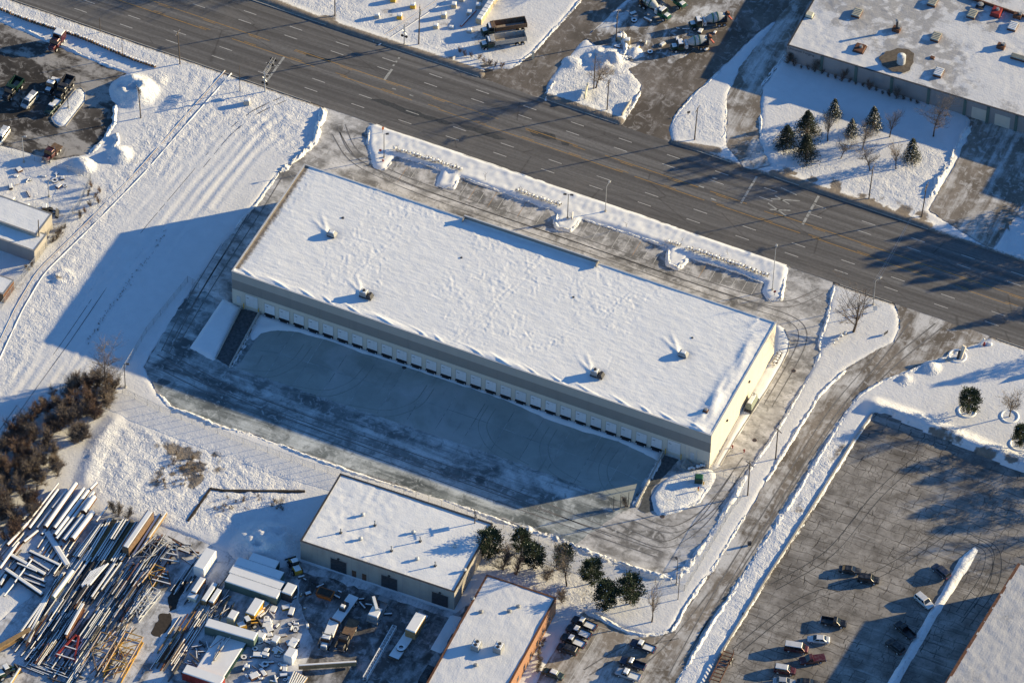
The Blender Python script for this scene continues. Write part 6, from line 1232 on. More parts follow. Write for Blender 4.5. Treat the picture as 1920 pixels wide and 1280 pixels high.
for p0, p1, d, z in (((110,912),(52,987),0.45,0.9),((81,940),(42,980),0.8,0.3),((46,986),(16,1016),0.75,0.4),((52,988),(14,1029),0.8,0.9),((109,922),(55,995),0.8,0.4),((126,925),(98,960),0.6,0.9),((97,961),(70,996),0.6,0.8),((143,913),(85,995),1.2,0.6),((158,922),(102,997),0.95,0.7),((167,924),(103,1009),0.95,0.6),((176,928),(106,1016),0.9,0.5),((182,912),(169,925),0.8,0.9),((157,973),(120,1020),1.15,0.6),((208,950),(181,985),0.45,1.2),((134,930),(78,1005),0.7,0.1),((150,935),(95,1010),0.7,0.1),((14,1017),(-10,1045),0.6,0.5),((36,1020),(5,1055),0.6,0.4),((72,998),(45,1020),0.7,0.4),((30,1030),(0,1072),0.7,0.8)): stick(p0, p1, 'pipe', d, d, z, PB, gP, 'rust')
stick((177,941),(157,970),'pipe',1.5,1.5,0.9,'short thick pipe with rusty end on top of the pipe stack','pipes stacked beside the thicket','rust'); stick((175,968),(136,1019),'pipe',1.4,1.4,0.7,'thick snow covered pipe at the right of the pipe stack','pipes stacked beside the thicket','rust')
BL = 'snow dusted steel beam lying in the blue shade of the beam rows'; gB = 'beams laid in rows right of the pipes'
for i, (p0, p1) in enumerate((((181,987),(137,1044)),((190,985),(146,1048)),((198,978),(150,1052)),((206,975),(158,1055)),((214,975),(166,1056)),((222,980),(172,1058)),((228,984),(180,1058)),((240,978),(190,1056)),((248,982),(200,1056)),((256,982),(208,1056)),((264,985),(216,1056)),((270,990),(224,1054)))): [stick((p0[0]+d_,p0[1]+d_*0.4), (p1[0]+d_,p1[1]+d_*0.4), 'beam', 0.34, 0.4, 0.15+0.42*lv, BL, gB, 'steel' if (i+lv)%4 else 'timber', lv == 1 or i%3 == 0) for d_ in (0,3.6) for lv in range(1+(i%2))]
stick((232,984),(208,1022),'beam',0.4,0.5,1.7,'bright beam on top of the shaded beam rows, left of a pair',None,'steel'); stick((237,985),(213,1023),'beam',0.4,0.5,1.7,'bright beam on top of the shaded beam rows, right of a pair',None,'steel')
stick((283,975),(236,1043),'box',1.6,3.0,0.2,'long brown stack of timbers with smooth white snow top',None,'stack_brown'); stick((300,966),(250,1044),'box',0.6,0.7,0.2,'lit timber beside the long brown stack, near one',None,'timber'); stick((312,966),(262,1040),'box',0.5,0.8,0.5,'lit timber beside the long brown stack, far one',None,'timber')
gL = 'beams lying crosswise at the lower left'
for p0, p1, w_, h_, z in (((20,1045),(85,1082),1.0,0.9,0.3),((10,1072),(80,1120),1.0,0.8,0.5),((54,1048),(92,1072),0.5,0.4,0.3),((42,1076),(86,1094),0.6,0.5,0.3),((45,1088),(85,1102),0.5,0.5,0.2),((48,1096),(82,1112),0.4,0.3,0.2),((55,1035),(112,1062),0.8,0.5,0.2),((32,1062),(70,1078),0.5,0.5,0.9),((0,1100),(12,1080),0.8,0.5,0.3)): stick(p0, p1, 'beam', w_, h_, z, 'snow covered beam lying across the open corner below the pipes', gL)
stick((88,1000),(127,1062),'girder',1.4,0.5,0.3,'white frame girder lying crosswise below the pipe stack',None,'metal_light')
gC = 'long beams beside the blue open snow'
for i in range(7): stick((118-i*3+4,1076+i*3),(30+i*4,1196+i*2),'beam',0.55,0.6,0.2+0.4*(i%2),'long beam along the edge of the open shaded snow',gC,'steel' if i%3 else 'rust')
stick((137,1080),(100,1130),'pipe',1.1,1.1,1.2,'pale green pipe with snow on the beam heap',None,'tank_green')
for i in range(13): stick((203-i*2.6,1062+i*1.2+0.4*(i%3)),(176-i*1.4-6,1099+i*0.4+3*(i%2)),'pipe',0.42,0.42,0.9+0.0*i,'thin pipe in the sunlit fan shaped pipe bundle','pipes of the fan bundle','metal_light',True) if i < 13 else None
stick((216,1063),(172,1126),'beam',0.6,0.6,0.8,'sunlit beam right of the pipe bundle, left of two',None); stick((228,1060),(190,1112),'beam',0.45,0.5,0.8,'sunlit beam right of the pipe bundle, right of two',None)
stick((157,1143),(124,1202),'girder',0.8,2.2,0.1,'tall rusty plate girder standing on edge in the heap',None,'rust')
STUFFG = {'steel jumble','pieces above the yellow frames','scrap inside the yellow frames','scrap on the platform','parts between trailers and containers','scrap in the shaded gap','heap below the timber stack'}
SB = {}
def loose(mat, kind, a, rz, L, w_, h_, z, snow):
    Mx = Matrix.Translation((a.x,a.y,z)) @ Matrix.Rotation(rz, 4, 'Z'); o = SB.setdefault(mat, MB()); t1 = max(0.03, h_*0.14)
    if kind == 'pipe': o.cyl(Mx @ Vector((0,0,w_/2)), Mx @ Vector((L,0,w_/2)), w_/2, n=8); h_ = w_
    elif kind == 'beam': o.box(0,L,-w_/2,w_/2,0,t1,Mx); o.box(0,L,-0.03,0.03,t1,h_-t1,Mx); o.box(0,L,-w_/2,w_/2,h_-t1,h_,Mx)
    else: o.box(0,L,-w_/2,w_/2,0,h_,Mx)
    if snow: SB.setdefault('snow_cap', MB()).box(0.04,L-0.04,-w_*0.36,w_*0.36,h_-0.02,h_+0.06,Mx)
def heap(poly, n, dirp, Lr, wr, zr, lab, grp, mats, kinds=('beam',), jit=0.12, seed=0, snow=0.8):
    """parallel pieces stacked in columns, each resting on the one below"""
    rnd = random.Random(seed); pw_ = [(q.x,q.y) for q in PW(poly)]; a0 = ang(*dirp); ca, sa = math.cos(a0), math.sin(a0); xs = [p[0] for p in pw_]; ys = [p[1] for p in pw_]; lev = {}; k = 0; wm = (wr[0]+wr[1])*0.36; pitch = wm*1.25; tidy = jit < 0.2
    while k < n:
        x, y = rnd.uniform(min(xs),max(xs)), rnd.uniform(min(ys),max(ys))
        if not inpoly(np.array([x]),np.array([y]),pw_)[0]: continue
        k += 1; L = rnd.uniform(*Lr); u = x*ca+y*sa; v_ = -x*sa+y*ca; col = round(v_/pitch); seg = [(col+dc, round((u+du)/2.0)) for dc in ((0,) if tidy else (-1,0,1)) for du in np.arange(-L/2, L/2, 1.5)]
        z = max([lev.get(q, 0.0) for q in seg] or [0.0]); w_ = wm*rnd.uniform(0.75,1.15); h_ = w_*rnd.uniform(0.8,1.3); kd = rnd.choice(kinds)
        if z > zr[1]: continue
        for q in seg: lev[q] = z + (w_ if kd == 'pipe' else h_)
        rz = a0+rnd.gauss(0, jit*0.12 if tidy else jit*0.6)
        if tidy: v_ = col*pitch
        x, y = u*ca-v_*sa, u*sa+v_*ca
        if grp in STUFFG: loose(rnd.choice(mats), kd, Vector((x-math.cos(rz)*L/2,y-math.sin(rz)*L/2,0)), rz, L, w_, h_, z+0.08, rnd.random() < snow*0.75); continue
        stick(None, None, kd, w_, h_, z+0.08, lab, grp, rnd.choice(mats), rnd.random() < snow*0.75, world=(Vector((x-math.cos(rz)*L/2,y-math.sin(rz)*L/2,0)), rz), L=L)
DY = ((100,1100),(137,1046))
heap([(205,1085),(262,1070),(290,1095),(270,1150),(215,1150),(195,1125)], 120, DY, (3,9), (0.18,0.4), (0.1,2.4), 'thin steel piece in the jumbled heap of sections', 'steel jumble', ['steel','steel','rust','metal_grey'], ('beam','pipe','beam'), 0.14, 1, 0.75)
heap([(62,1178),(120,1110),(160,1112),(155,1150),(110,1215),(78,1240)], 110, DY, (4,11), (0.2,0.45), (0.1,2.6), 'snow streaked section in the long dark heap', 'dark heap sections', ['steel','metal_dark','steel','rust'], ('beam','beam','pipe'), 0.06, 2, 0.7)
heap([(100,1210),(150,1160),(165,1200),(130,1268),(110,1260)], 22, DY, (4,9), (0.25,0.5), (0.1,1.2), 'snow topped beam in the heap near the red frame', 'beams near the red frame', ['steel','rust'], ('beam',), 0.08, 3)
heap([(150,1200),(185,1130),(200,1150),(180,1215),(150,1275),(135,1275)], 60, DY, (5,12), (0.25,0.45), (0.1,0.9), 'blue shaded beam in the row before the yellow frames', 'beams before the yellow frames', ['steel','blue_grey'], ('beam','pipe'), 0.05, 4)
heap([(30,1200),(70,1185),(110,1225),(60,1240)], 22, ((40,1230),(60,1205)), (3,7), (0.3,0.5), (0.1,0.8), 'dark beam in the shaded lower left heap', 'lower left heap', ['metal_dark','steel'], ('beam',), 0.1, 5)
heap([(60,1235),(130,1255),(150,1285),(40,1270)], 14, ((60,1240),(120,1262)), (3,7), (0.3,0.5), (0.1,0.5), 'snowy beam lying crosswise at the bottom edge', 'crosswise bottom beams', ['metal_dark','steel'], ('beam',), 0.1, 6)
heap([(295,1235),(330,1165),(350,1175),(312,1250)], 14, DY, (5,10), (0.3,0.5), (0.2,1.3), 'rust and yellow beam in the stack by the yard lane, left part', 'yellow rust stack left', ['rust','timber','crane_yellow'], ('beam','box'), 0.04, 7)
heap([(320,1240),(355,1180),(372,1190),(335,1262)], 14, DY, (5,10), (0.3,0.5), (0.2,1.3), 'rust and brown beam in the stack by the yard lane, right part', 'yellow rust stack right', ['rust','stack_brown','steel'], ('beam','box'), 0.04, 8)
heap([(345,1175),(370,1130),(392,1140),(372,1190)], 24, DY, (2,6), (0.15,0.3), (0.3,1.8), 'yellow lattice piece in the crane part pile', 'crane part pile', ['crane_yellow','timber','rust'], ('beam',), 0.15, 9, 0.5)
heap([(330,1085),(360,1060),(385,1075),(362,1120),(335,1120)], 18, DY, (3,7), (0.2,0.4), (0.1,1.0), 'dark section near the white trailer', 'sections near the white trailer', ['metal_dark','steel'], ('beam','pipe'), 0.1, 10, 0.5)
heap([(350,1055),(312,1030),(330,1015),(380,1035)], 14, ((315,1020),(370,1042)), (2,5), (0.2,0.5), (0.1,1.5), 'rusty section in the pile at the top of the yard', 'pile at the top of the yard', ['rust','steel'], ('beam','box'), 0.5, 11, 0.6)
heap([(400,1190),(425,1180),(440,1215),(410,1250),(385,1240)], 26, DY, (2,6), (0.2,0.4), (0.8,1.4), 'scrap section on the snowy platform', 'scrap on the platform', ['rust','metal_grey','timber'], ('beam','box'), 0.3, 12, 0.7)
heap([(375,1200),(395,1205),(365,1275),(340,1270)], 22, ((350,1230),(370,1240)), (0.8,3), (0.3,0.6), (0.1,0.6), 'small dark scrap piece in the shaded gap', 'scrap in the shaded gap', ['metal_dark','steel'], ('box','beam'), 1.0, 13, 0.8)
heap([(545,1075),(600,1095),(720,1140),(760,1165),(740,1165),(600,1110)], 20, ((600,1100),(700,1135)), (0.8,2.5), (0.3,0.8), (0.0,0.5), 'small snowy item stored along the workshop wall', 'items along the workshop wall', ['metal_dark','steel','rust'], ('box','pipe'), 0.8, 14, 0.95)
heap([(60,1010),(130,1000),(180,1030),(150,1075),(110,1070)], 34, DY, (4,9), (0.3,0.6), (0.1,0.9), 'snow covered beam lying under the pipe stack end', 'beams under the pipe stack', ['steel','rust'], ('beam','pipe'), 0.1, 21)
heap([(0,1040),(40,1010),(60,1060),(10,1120)], 16, ((0,1060),(40,1010)), (4,8), (0.4,0.8), (0.1,1.0), 'snowy beam at the left edge below the pipes', 'beams at the left edge', ['steel','rust'], ('beam','pipe'), 0.12, 22)
heap([(225,1045),(300,1010),(320,1050),(270,1090),(230,1080)], 60, DY, (3,8), (0.2,0.45), (0.1,2.0), 'section in the heap below the timber stack', 'heap below the timber stack', ['steel','rust','metal_dark'], ('beam','pipe'), 0.15, 23, 0.6)
heap([(155,1060),(215,1060),(200,1110),(150,1140),(140,1110)], 50, DY, (4,10), (0.25,0.5), (0.1,1.4), 'dark section lying around the fan bundle', 'sections around the fan bundle', ['metal_dark','steel'], ('beam',), 0.05, 24, 0.7)
heap([(170,1150),(240,1160),(250,1200),(190,1210)], 34, DY, (2,6), (0.2,0.4), (0.1,0.9), 'small piece between jumble and yellow frames', 'pieces above the yellow frames', ['steel','rust','crane_yellow'], ('beam','box'), 0.3, 25, 0.8)
heap([(200,1215),(245,1215),(225,1270),(175,1265)], 34, DY, (1.5,5), (0.15,0.35), (0.2,1.5), 'rusty scrap piece inside the yellow frames', 'scrap inside the yellow frames', ['rust','timber','steel'], ('beam','box'), 0.5, 26, 0.5)
heap([(375,1080),(425,1090),(440,1150),(400,1165),(370,1140)], 30, DY, (2,6), (0.15,0.4), (0.1,1.6), 'dark part between trailers and containers', 'parts between trailers and containers', ['metal_dark','steel','timber'], ('beam','box'), 0.3, 27, 0.6)
me = bpy.data.meshes.new('scrap_steel'); vs_ = []; fs_ = []; mi_ = []
for k, (mn, o) in enumerate(SB.items()):
    n0 = len(vs_); vs_ += o.v; fs_ += [tuple(i+n0 for i in f) for f in o.f]; mi_ += [k]*len(o.f); me.materials.append(M[mn])
me.from_pydata(vs_, [], fs_); me.polygons.foreach_set('material_index', mi_); me.update()
tag(link(me, 'scrap_steel'), 'loose thin steel scrap filling the gaps of the steel yard', 'scrap', kind='stuff')
def lattice(p0, p1, w_, h_, lab, mat, grp=None, z=0.2, bays=None, cr=0.10):
    a, b, L, rz = frame_of(p0, p1); t_ = thing('lattice_boom', lab, 'crane boom', (a.x,a.y,z), rz, grp); n = bays or max(2,int(L/(w_*0.9)))
    for y in (-w_/2,w_/2):
        for zz_ in (0,h_): MB().cyl((0,y,zz_),(L,y,zz_),cr/2*1.6,n=6).build('chord', M[mat], t_)
    lc = MB()
    for k in range(n):
        x0, x1 = L*k/n, L*(k+1)/n
        for y in (-w_/2,w_/2): lc.bar((x0,y,0 if k%2 else h_),(x1,y,h_ if k%2 else 0),cr*0.8,cr*0.8)
        for zz_ in (0,h_): lc.bar((x0,-w_/2 if k%2 else w_/2,zz_),(x1,w_/2 if k%2 else -w_/2,zz_),cr*0.8,cr*0.8); lc.bar((x0,-w_/2,zz_),(x0,w_/2,zz_),cr,cr)
    lc.build('lacing', M[mat], t_); MB().bar((0.1,-w_/2,h_+0.08),(L-0.1,-w_/2,h_+0.08),0.16,0.06).bar((0.1,w_/2,h_+0.08),(L-0.1,w_/2,h_+0.08),0.16,0.06).build('snow_cover', M['snow_cap'], t_)
for q in (((305,1018),(258,1060),3.0,1.6,'grey lattice section with wide bays behind the timber stack','metal_grey'),((293,1112),(252,1163),2.2,1.4,'white tipped lattice boom at the end of the steel jumble','metal_light'),((300,1068),(276,1102),2.6,1.0,'yellow lattice section beside the snowy lane','crane_yellow'),((283,1075),(255,1102),0.9,0.9,'snow covered grey boom left of the yellow lattice','metal_grey'),((252,1200),(210,1275),4.2,1.8,'large yellow lattice frame with open centre at the bottom','crane_yellow'),((205,1200),(168,1262),3.8,1.8,'brown and yellow lattice frame left of the large one','timber'),((740,1178),(684,1276),0.9,0.9,'long white lattice boom lying in the truck yard','metal_light')): lattice(*q, cr=0.16 if q[2] > 2 else 0.12)
def aframe(p0, p1, lab, mat):
    a, b, L, rz = frame_of(p0, p1); t_ = thing('trestle', lab, 'trestle', (a.x,a.y,0.2), rz)
    for y0, y1 in ((-2.2,-0.3),(2.2,0.3)): MB().bar((0,y0,0.8),(L,y1,1.2),0.35,0.5).build('side_member', M[mat], t_)
    for f in (0.05,0.45,0.75): w_ = 2.2-(1.9)*f; MB().bar((L*f,-w_,1.0),(L*f,w_,1.0),0.25,0.3).build('cross_member', M[mat], t_); MB().bar((L*f,-w_,1.2),(L*f,w_,1.2),0.22,0.08).build('snow_cover', M['snow_cap'], t_)
    for x in (0.2,L-0.3): MB().box(x-0.2,x+0.2,-0.3,0.3,-0.2,0.8).build('leg', M['metal_dark'], t_)
aframe((122,1240),(146,1198),'dark red A shaped frame lying in the heap','red_paint'); aframe((318,1058),(328,1030),'grey trestle frame at the top of the yard','metal_grey'); aframe((302,1098),(312,1078),'small brown trestle in the snowy lane','rust')
def crate(px, w_, l_, h_, lab, mat, az=0.0, z=0.0, grp=None, name='storage_box', cat='box', snow=True):
    c = G(*px); t_ = thing(name, lab, cat, (c.x,c.y,z), az, grp); MB().box(-l_/2,l_/2,-w_/2,w_/2,-0.05,h_).build('body', M[mat], t_)
    rb = MB()
    for k in range(max(2,int(l_/0.9))):
        x = -l_/2+0.15+k*(l_-0.3)/max(1,int(l_/0.9)-1 or 1)
        if x < l_/2-0.05: rb.box(x-0.05,x+0.05,-w_/2-0.04,w_/2+0.04,0.05,h_-0.05)
    rb.build('ribs', M[mat], t_)
    if snow: MB().tbox(-l_/2+0.01,l_/2-0.01,-w_/2+0.01,w_/2-0.01,h_,h_+0.22,0.14,0.12).build('snow_cover', M['snow_cap'], t_)
    return t_
AYR = ang((100,1100),(137,1046)); AXR = srz
for q in (((385,1064),2.5,6.2,3.0,'white box trailer with thick snow roof in the middle of the yard','white_paint',AYR),((475,1111),2.6,12.5,2.3,'long dark green container with rusty side, front of three','wall_metal_green',AXR),((482,1094),2.6,12.5,2.2,'long dark green container, middle of three','dark_green',AXR),((486,1077),2.5,11.0,2.1,'long dark green container, back of three','wall_metal_green',AXR),((495,1062),2.4,6.5,2.0,'short container behind the three long ones','dark_green',AXR),((543,1117),2.4,3.2,2.4,'dark box with two snow panels right of the containers','metal_dark',AYR),((434,1194),2.4,11.5,2.6,'long green container with sunlit roof in the lower yard','wall_metal_green',AXR+0.05),((382,1278),2.5,9.0,2.4,'red container at the bottom edge of the yard','red_paint',AXR),((372,1105),1.3,4.6,1.6,'rust coloured trailer with snow top, leftmost of three','rust',AYR),((393,1118),1.2,5.6,1.6,'brown trailer with snow top, middle of three','timber',AYR),((404,1125),1.2,4.2,1.6,'brown trailer with snow top, rightmost of three','stack_brown',AYR),((362,1122),1.6,2.2,1.0,'cream stacked crates beside the trailers','cream_paint',AXR),((478,1148),2.2,4.8,2.0,'open topped yellow tub by the container','crane_yellow',AYR),((437,1162),1.8,2.6,1.8,'round shouldered white hood on the yard floor','cream_paint',AYR),((779,1186),2.4,5.4,2.3,'orange brown box on the flat trailer','timber',AYR,1.2),((545,1225+10),2.0,2.8,2.2,'pale stacked box near the bottom of the yard','white_paint',AYR),((488,1196),1.6,2.0,1.1,'white cube crate right of the green container','white_paint',AXR),((517,1206),1.4,2.0,1.6,'grey cube crate alone on the yard snow','metal_grey',AYR),((550,1212),1.8,2.6,1.5,'dark crate with two snow mounds near the lane','metal_dark',AYR)): crate(*q)
c = G(418,1228); t_ = thing('platform', 'snowy loading platform with scrap in the lower yard', 'platform', (c.x,c.y,0), AYR); MB().box(-6.5,6.5,-3.4,3.4,0,0.9).build('deck', M['concrete_block'], t_); MB().box(-6.5,6.5,-3.5,-3.4,0,0.95).build('edge_board', M['dark_green'], t_); MB().tbox(-6.4,6.4,-3.3,3.3,0.9,1.02,0.2,0.2).build('snow_cover', M['snow_cap'], t_)
rj = random.Random(12); jm = ['metal_dark','rust','steel','blue_grey','crane_yellow','concrete_block']
SCR = []
for k in range(110):
    x = rj.uniform(455,585); y = rj.uniform(1112,1282)
    if x < 488 and y < 1230: x += 18
    if 560 < x and y > 1180: x -= 40
    SCR.append((x, y, 'snow capped scrap item scattered on the yard snow right of the containers', 'scattered snow capped scrap'))
for k in range(14): SCR.append((rj.uniform(4,130), rj.uniform(318,372), 'small snowy item left in the fenced lot above the sheds', 'items in the fenced lot'))
for k in range(18): SCR.append((rj.uniform(1185,1345), rj.uniform(8,112), 'small dark item lying between the concrete mixers', 'items between the mixers'))
for k in range(12): SCR.append((rj.uniform(1155,1185), rj.uniform(86,120), 'snowy rubble lump beside the two pale blocks', 'rubble beside the pale blocks'))
for x, y, lb_, gr_ in SCR:
    c = G(x,y); s = rj.uniform(0.6,1.7); t_ = thing('scrap_item', lb_, 'scrap', (c.x,c.y,0.12 if y < 400 else 0), rj.uniform(0,3), gr_)
    kd = rj.random(); hh = s*rj.uniform(0.2,0.5); mm_ = M[rj.choice(jm)]
    if kd < 0.25:
        R_ = [[(r_*math.cos(q)*s*0.5, r_*math.sin(q)*s*0.5, z_) for r_, z_ in ((0.5,0.0),(1.0,0.0),(1.0,0.35),(0.5,0.35))] for q in np.linspace(0,2*PI,15)]
        MB().loft(R_, False).build('tyre', M['black_rubber'], t_); MB().loft([[(x_*0.98,y_*0.98,0.33+z_*0.25) for x_,y_,z_ in r_] for r_ in R_], False).build('snow_cover', M['snow_cap'], t_)
    elif kd < 0.7:
        a_, b_ = s*rj.uniform(0.4,0.8), s*rj.uniform(0.3,0.5); MB().tbox(-a_,a_,-b_,b_,-0.05,hh,0.05,0.04).build('body', mm_, t_); MB().box(-a_-.05,a_+.05,-0.06,0.06,0.0,hh*0.6).build('strap', M['rust'], t_); MB().tbox(-a_+.05,a_-.05,-b_+.04,b_-.04,hh,hh+0.12,0.12,0.1).build('snow_cover', M['snow_cap'], t_)
    else:
        a_ = s*rj.uniform(0.5,0.9); MB().cyl((-a_,0,hh*0.5),(a_,0,hh*0.5),hh*0.5,n=10).build('drum', mm_, t_); MB().cyl((-a_*0.3,0,hh*0.5),(-a_*0.2,0,hh*0.5),hh*0.56,n=10).build('flange', M['rust'], t_); MB().tbox(-a_+.05,a_-.05,-hh*0.3,hh*0.3,hh*0.93,hh+0.10,0.06,0.06).build('snow_cover', M['snow_cap'], t_)
# machine trailer, flat trailer, crane carrier, loader
def trailer(rear, front, lab, load=None):
    a, b, L, rz = frame_of(rear, front); t_ = thing('flatbed_trailer', lab, 'trailer', (a.x,a.y,0), rz); MB().box(0,L,-1.25,1.25,0.95,1.15).build('deck', M['stack_brown'], t_); MB().box(0.3,L-0.3,-0.4,0.4,0.65,0.95).build('chassis', M['metal_dark'], t_); MB().tbox(0.05,L-0.05,-1.2,1.2,1.15,1.28,0.12,0.1).build('snow_cover', M['snow_cap'], t_)
    for x in (1.0,2.2):
        for s in (-1,1): wheel(t_, x, s*1.2, 0.48, 0.4)
    MB().box(L-0.2,L,-1.25,1.25,1.15,1.9 if load != 'ring' else 1.3).build('headboard', M['metal_dark'], t_); return t_
trailer((664,1122),(628,1172),'flat trailer carrying a small machine in the truck yard')
c = G(645,1146); t_ = thing('compressor', 'small dark engine machine on the flat trailer', 'machine', (c.x,c.y,1.25), AYR); MB().box(-1.1,1.1,-0.7,0.7,0,0.9).build('engine', M['metal_dark'], t_); MB().cyl((0.4,0,0.9),(0.4,0,1.9),0.12,n=8).build('exhaust', M['metal_dark'], t_); MB().tbox(-1.0,0.0,-0.6,0.6,0.9,1.3,0.2,0.2).build('hood', M['metal_grey'], t_); MB().tbox(-0.95,-0.1,-0.5,0.5,1.3,1.4,.1,.1).build('snow_cover', M['snow_cap'], t_)
trailer((794,1156),(737,1240),'long flat trailer with a tyre ring and an orange brown box','ring')
c = G(752,1222); t_ = thing('large_tyre', 'large snow covered tyre lying on the flat trailer', 'tyre', (c.x,c.y,1.28)); R_ = []
for k in range(25): a = 2*PI*k/24; R_.append([(r_*math.cos(a), r_*math.sin(a), z) for r_, z in ((0.5,0),(1.0,0),(1.05,0.4),(0.5,0.4))])
MB().loft(R_,False).build('tread', M['black_rubber'], t_); MB().loft([[(x*1.0,y*1.0,z*0.35+0.38) for x,y,z in r_] for r_ in R_],False).build('snow_cover', M['snow_cap'], t_)
def carrier(rear, front, lab, boomp, paint='crane_yellow'):
    a, b, L, rz = frame_of(rear, front); t_ = thing('crane_carrier', lab, 'crane', (a.x,a.y,0), rz); MB().box(0,L,-1.3,1.3,0.8,1.4).build('deck', M['metal_grey'], t_); MB().box(0.4,L*0.45,-1.2,1.2,1.4,2.6).build('counterweight_house', M['metal_grey'], t_); MB().box(L*0.5,L*0.68,0.2,1.2,1.4,3.0).build('operator_cab', M['metal_dark'], t_); MB().tbox(0.45,L*0.44,-1.15,1.15,2.6,2.75,.15,.15).build('snow_cover', M['snow_cap'], t_)
    for x in (0.9,2.2,L-2.2,L-0.9):
        for s in (-1,1): wheel(t_, x, s*1.25, 0.5, 0.4)
    MB().bar((L*0.3,-0.3,2.9),Vector(boomp),0.7,0.7).build('boom', M['cream_paint'], t_); MB().bar((L*0.3,-0.3,3.28),Vector(boomp)+Vector((0,0,.38)),0.6,0.1).build('snow_cover', M['snow_cap'], t_); MB().box(L-1.6,L-0.2,-1.2,1.2,1.4,2.0).build('hood', M['metal_grey'], t_)
carrier((697,1172),(722,1128),'snow covered mobile crane by the middle garage door',(4.8,1.7,3.4))
def loader(px, az, lab, paint='crane_yellow'):
    c = G(*px); t_ = thing('wheel_loader', lab, 'loader', (c.x,c.y,0), az); MB().tbox(-2.4,-0.4,-0.9,0.9,0.7,1.8,0.15,0.1).build('engine_hood', M[paint], t_); MB().box(-0.4,0.9,-0.75,0.75,0.8,1.5).build('frame', M['metal_dark'], t_); MB().tbox(-0.5,0.6,-0.7,0.7,1.5,2.9,0.1,0.08).build('operator_cab', M['glass'], t_); MB().tbox(-0.5,0.6,-0.72,0.72,2.9,3.05,.08,.08).build('snow_cover', M['snow_cap'], t_)
    for s in (-0.5,0.5): MB().bar((0.6,s,1.5),(2.6,s,0.7),0.2,0.3).build('lift_arm', M[paint], t_)
    MB().loft([[(2.5,-1.3,0.1),(3.4,-1.3,0.1),(2.6,-1.3,1.1)],[(2.5,1.3,0.1),(3.4,1.3,0.1),(2.6,1.3,1.1)]]).build('bucket', M['metal_dark'], t_)
    for x in (-1.5,1.2):
        for s in (-1,1): wheel(t_, x, s*1.15, 0.7, 0.45)
    MB().tbox(-2.2,-0.6,-0.7,0.7,1.8,1.92,.15,.12).build('snow_cover', M['snow_cap'], t_)
loader((553,1066),2.4,'snowy yellow loader with dark bucket at the workshop corner'); loader((464,1175),0.9,'snowy yellow tractor loader between the containers'); loader((12,1265),1.0,'dark loader in the lower left corner','dark_green')
c = G(610,1118); t_ = thing('dump_skip', 'orange skip with dark interior before the workshop', 'skip', (c.x,c.y,0), AXR); MB().loft([[(-1.6,-0.8,0),(1.6,-0.8,0),(1.6,0.8,0),(-1.6,0.8,0)],[(-1.9,-1.1,1.5),(1.9,-1.1,1.5),(1.9,1.1,1.5),(-1.9,1.1,1.5)]]).build('tub', M['orange_paint'], t_); MB().box(-1.6,1.6,-0.9,0.9,1.505,1.55).build('load', M['dark_earth'], t_); MB().box(-1.95,1.95,-1.15,-1.05,1.4,1.6).build('rim', M['rust'], t_)
stick((150,1190),(-10,1250-40),'girder',1.0,1.2,0.5,'brown crane boom reaching in from the lower left corner',None,'timber') if False else stick((58,1188),(-20,1232),'girder',1.0,1.3,0.6,'brown crane boom reaching in from the lower left corner',None,'timber',False)
stick((38,1258),(18,1290),'box',0.5,0.5,0.8,'yellow and white arm at the bottom left corner',None,'crane_yellow')
stick((560,1256),(668,1249),'box',0.6,1.2,0.6,'sunlit timber wall reaching across the bottom of the yard',None,'timber')
for i in range(7): stick((552+i*4,1262+i*2),(540+i*4,1290),'box',0.35,0.4,0.6,'yellow timber beam at the bottom edge of the yard','yellow timbers at the bottom edge','timber')
sheet('bare_ground', [(q.x,q.y) for q in PW([(318,1148),(330,1140),(345,1100),(350,1090),(338,1086),(322,1100),(315,1130)])], 0.02, 'dark_earth', None, amp=0.5, step=0.5, seed=1); sheet('bare_ground', [(q.x,q.y) for q in PW([(285,1188),(300,1150),(320,1148),(322,1165),(300,1195)])], 0.024, 'dark_earth', None, amp=0.6, step=0.5, seed=2)
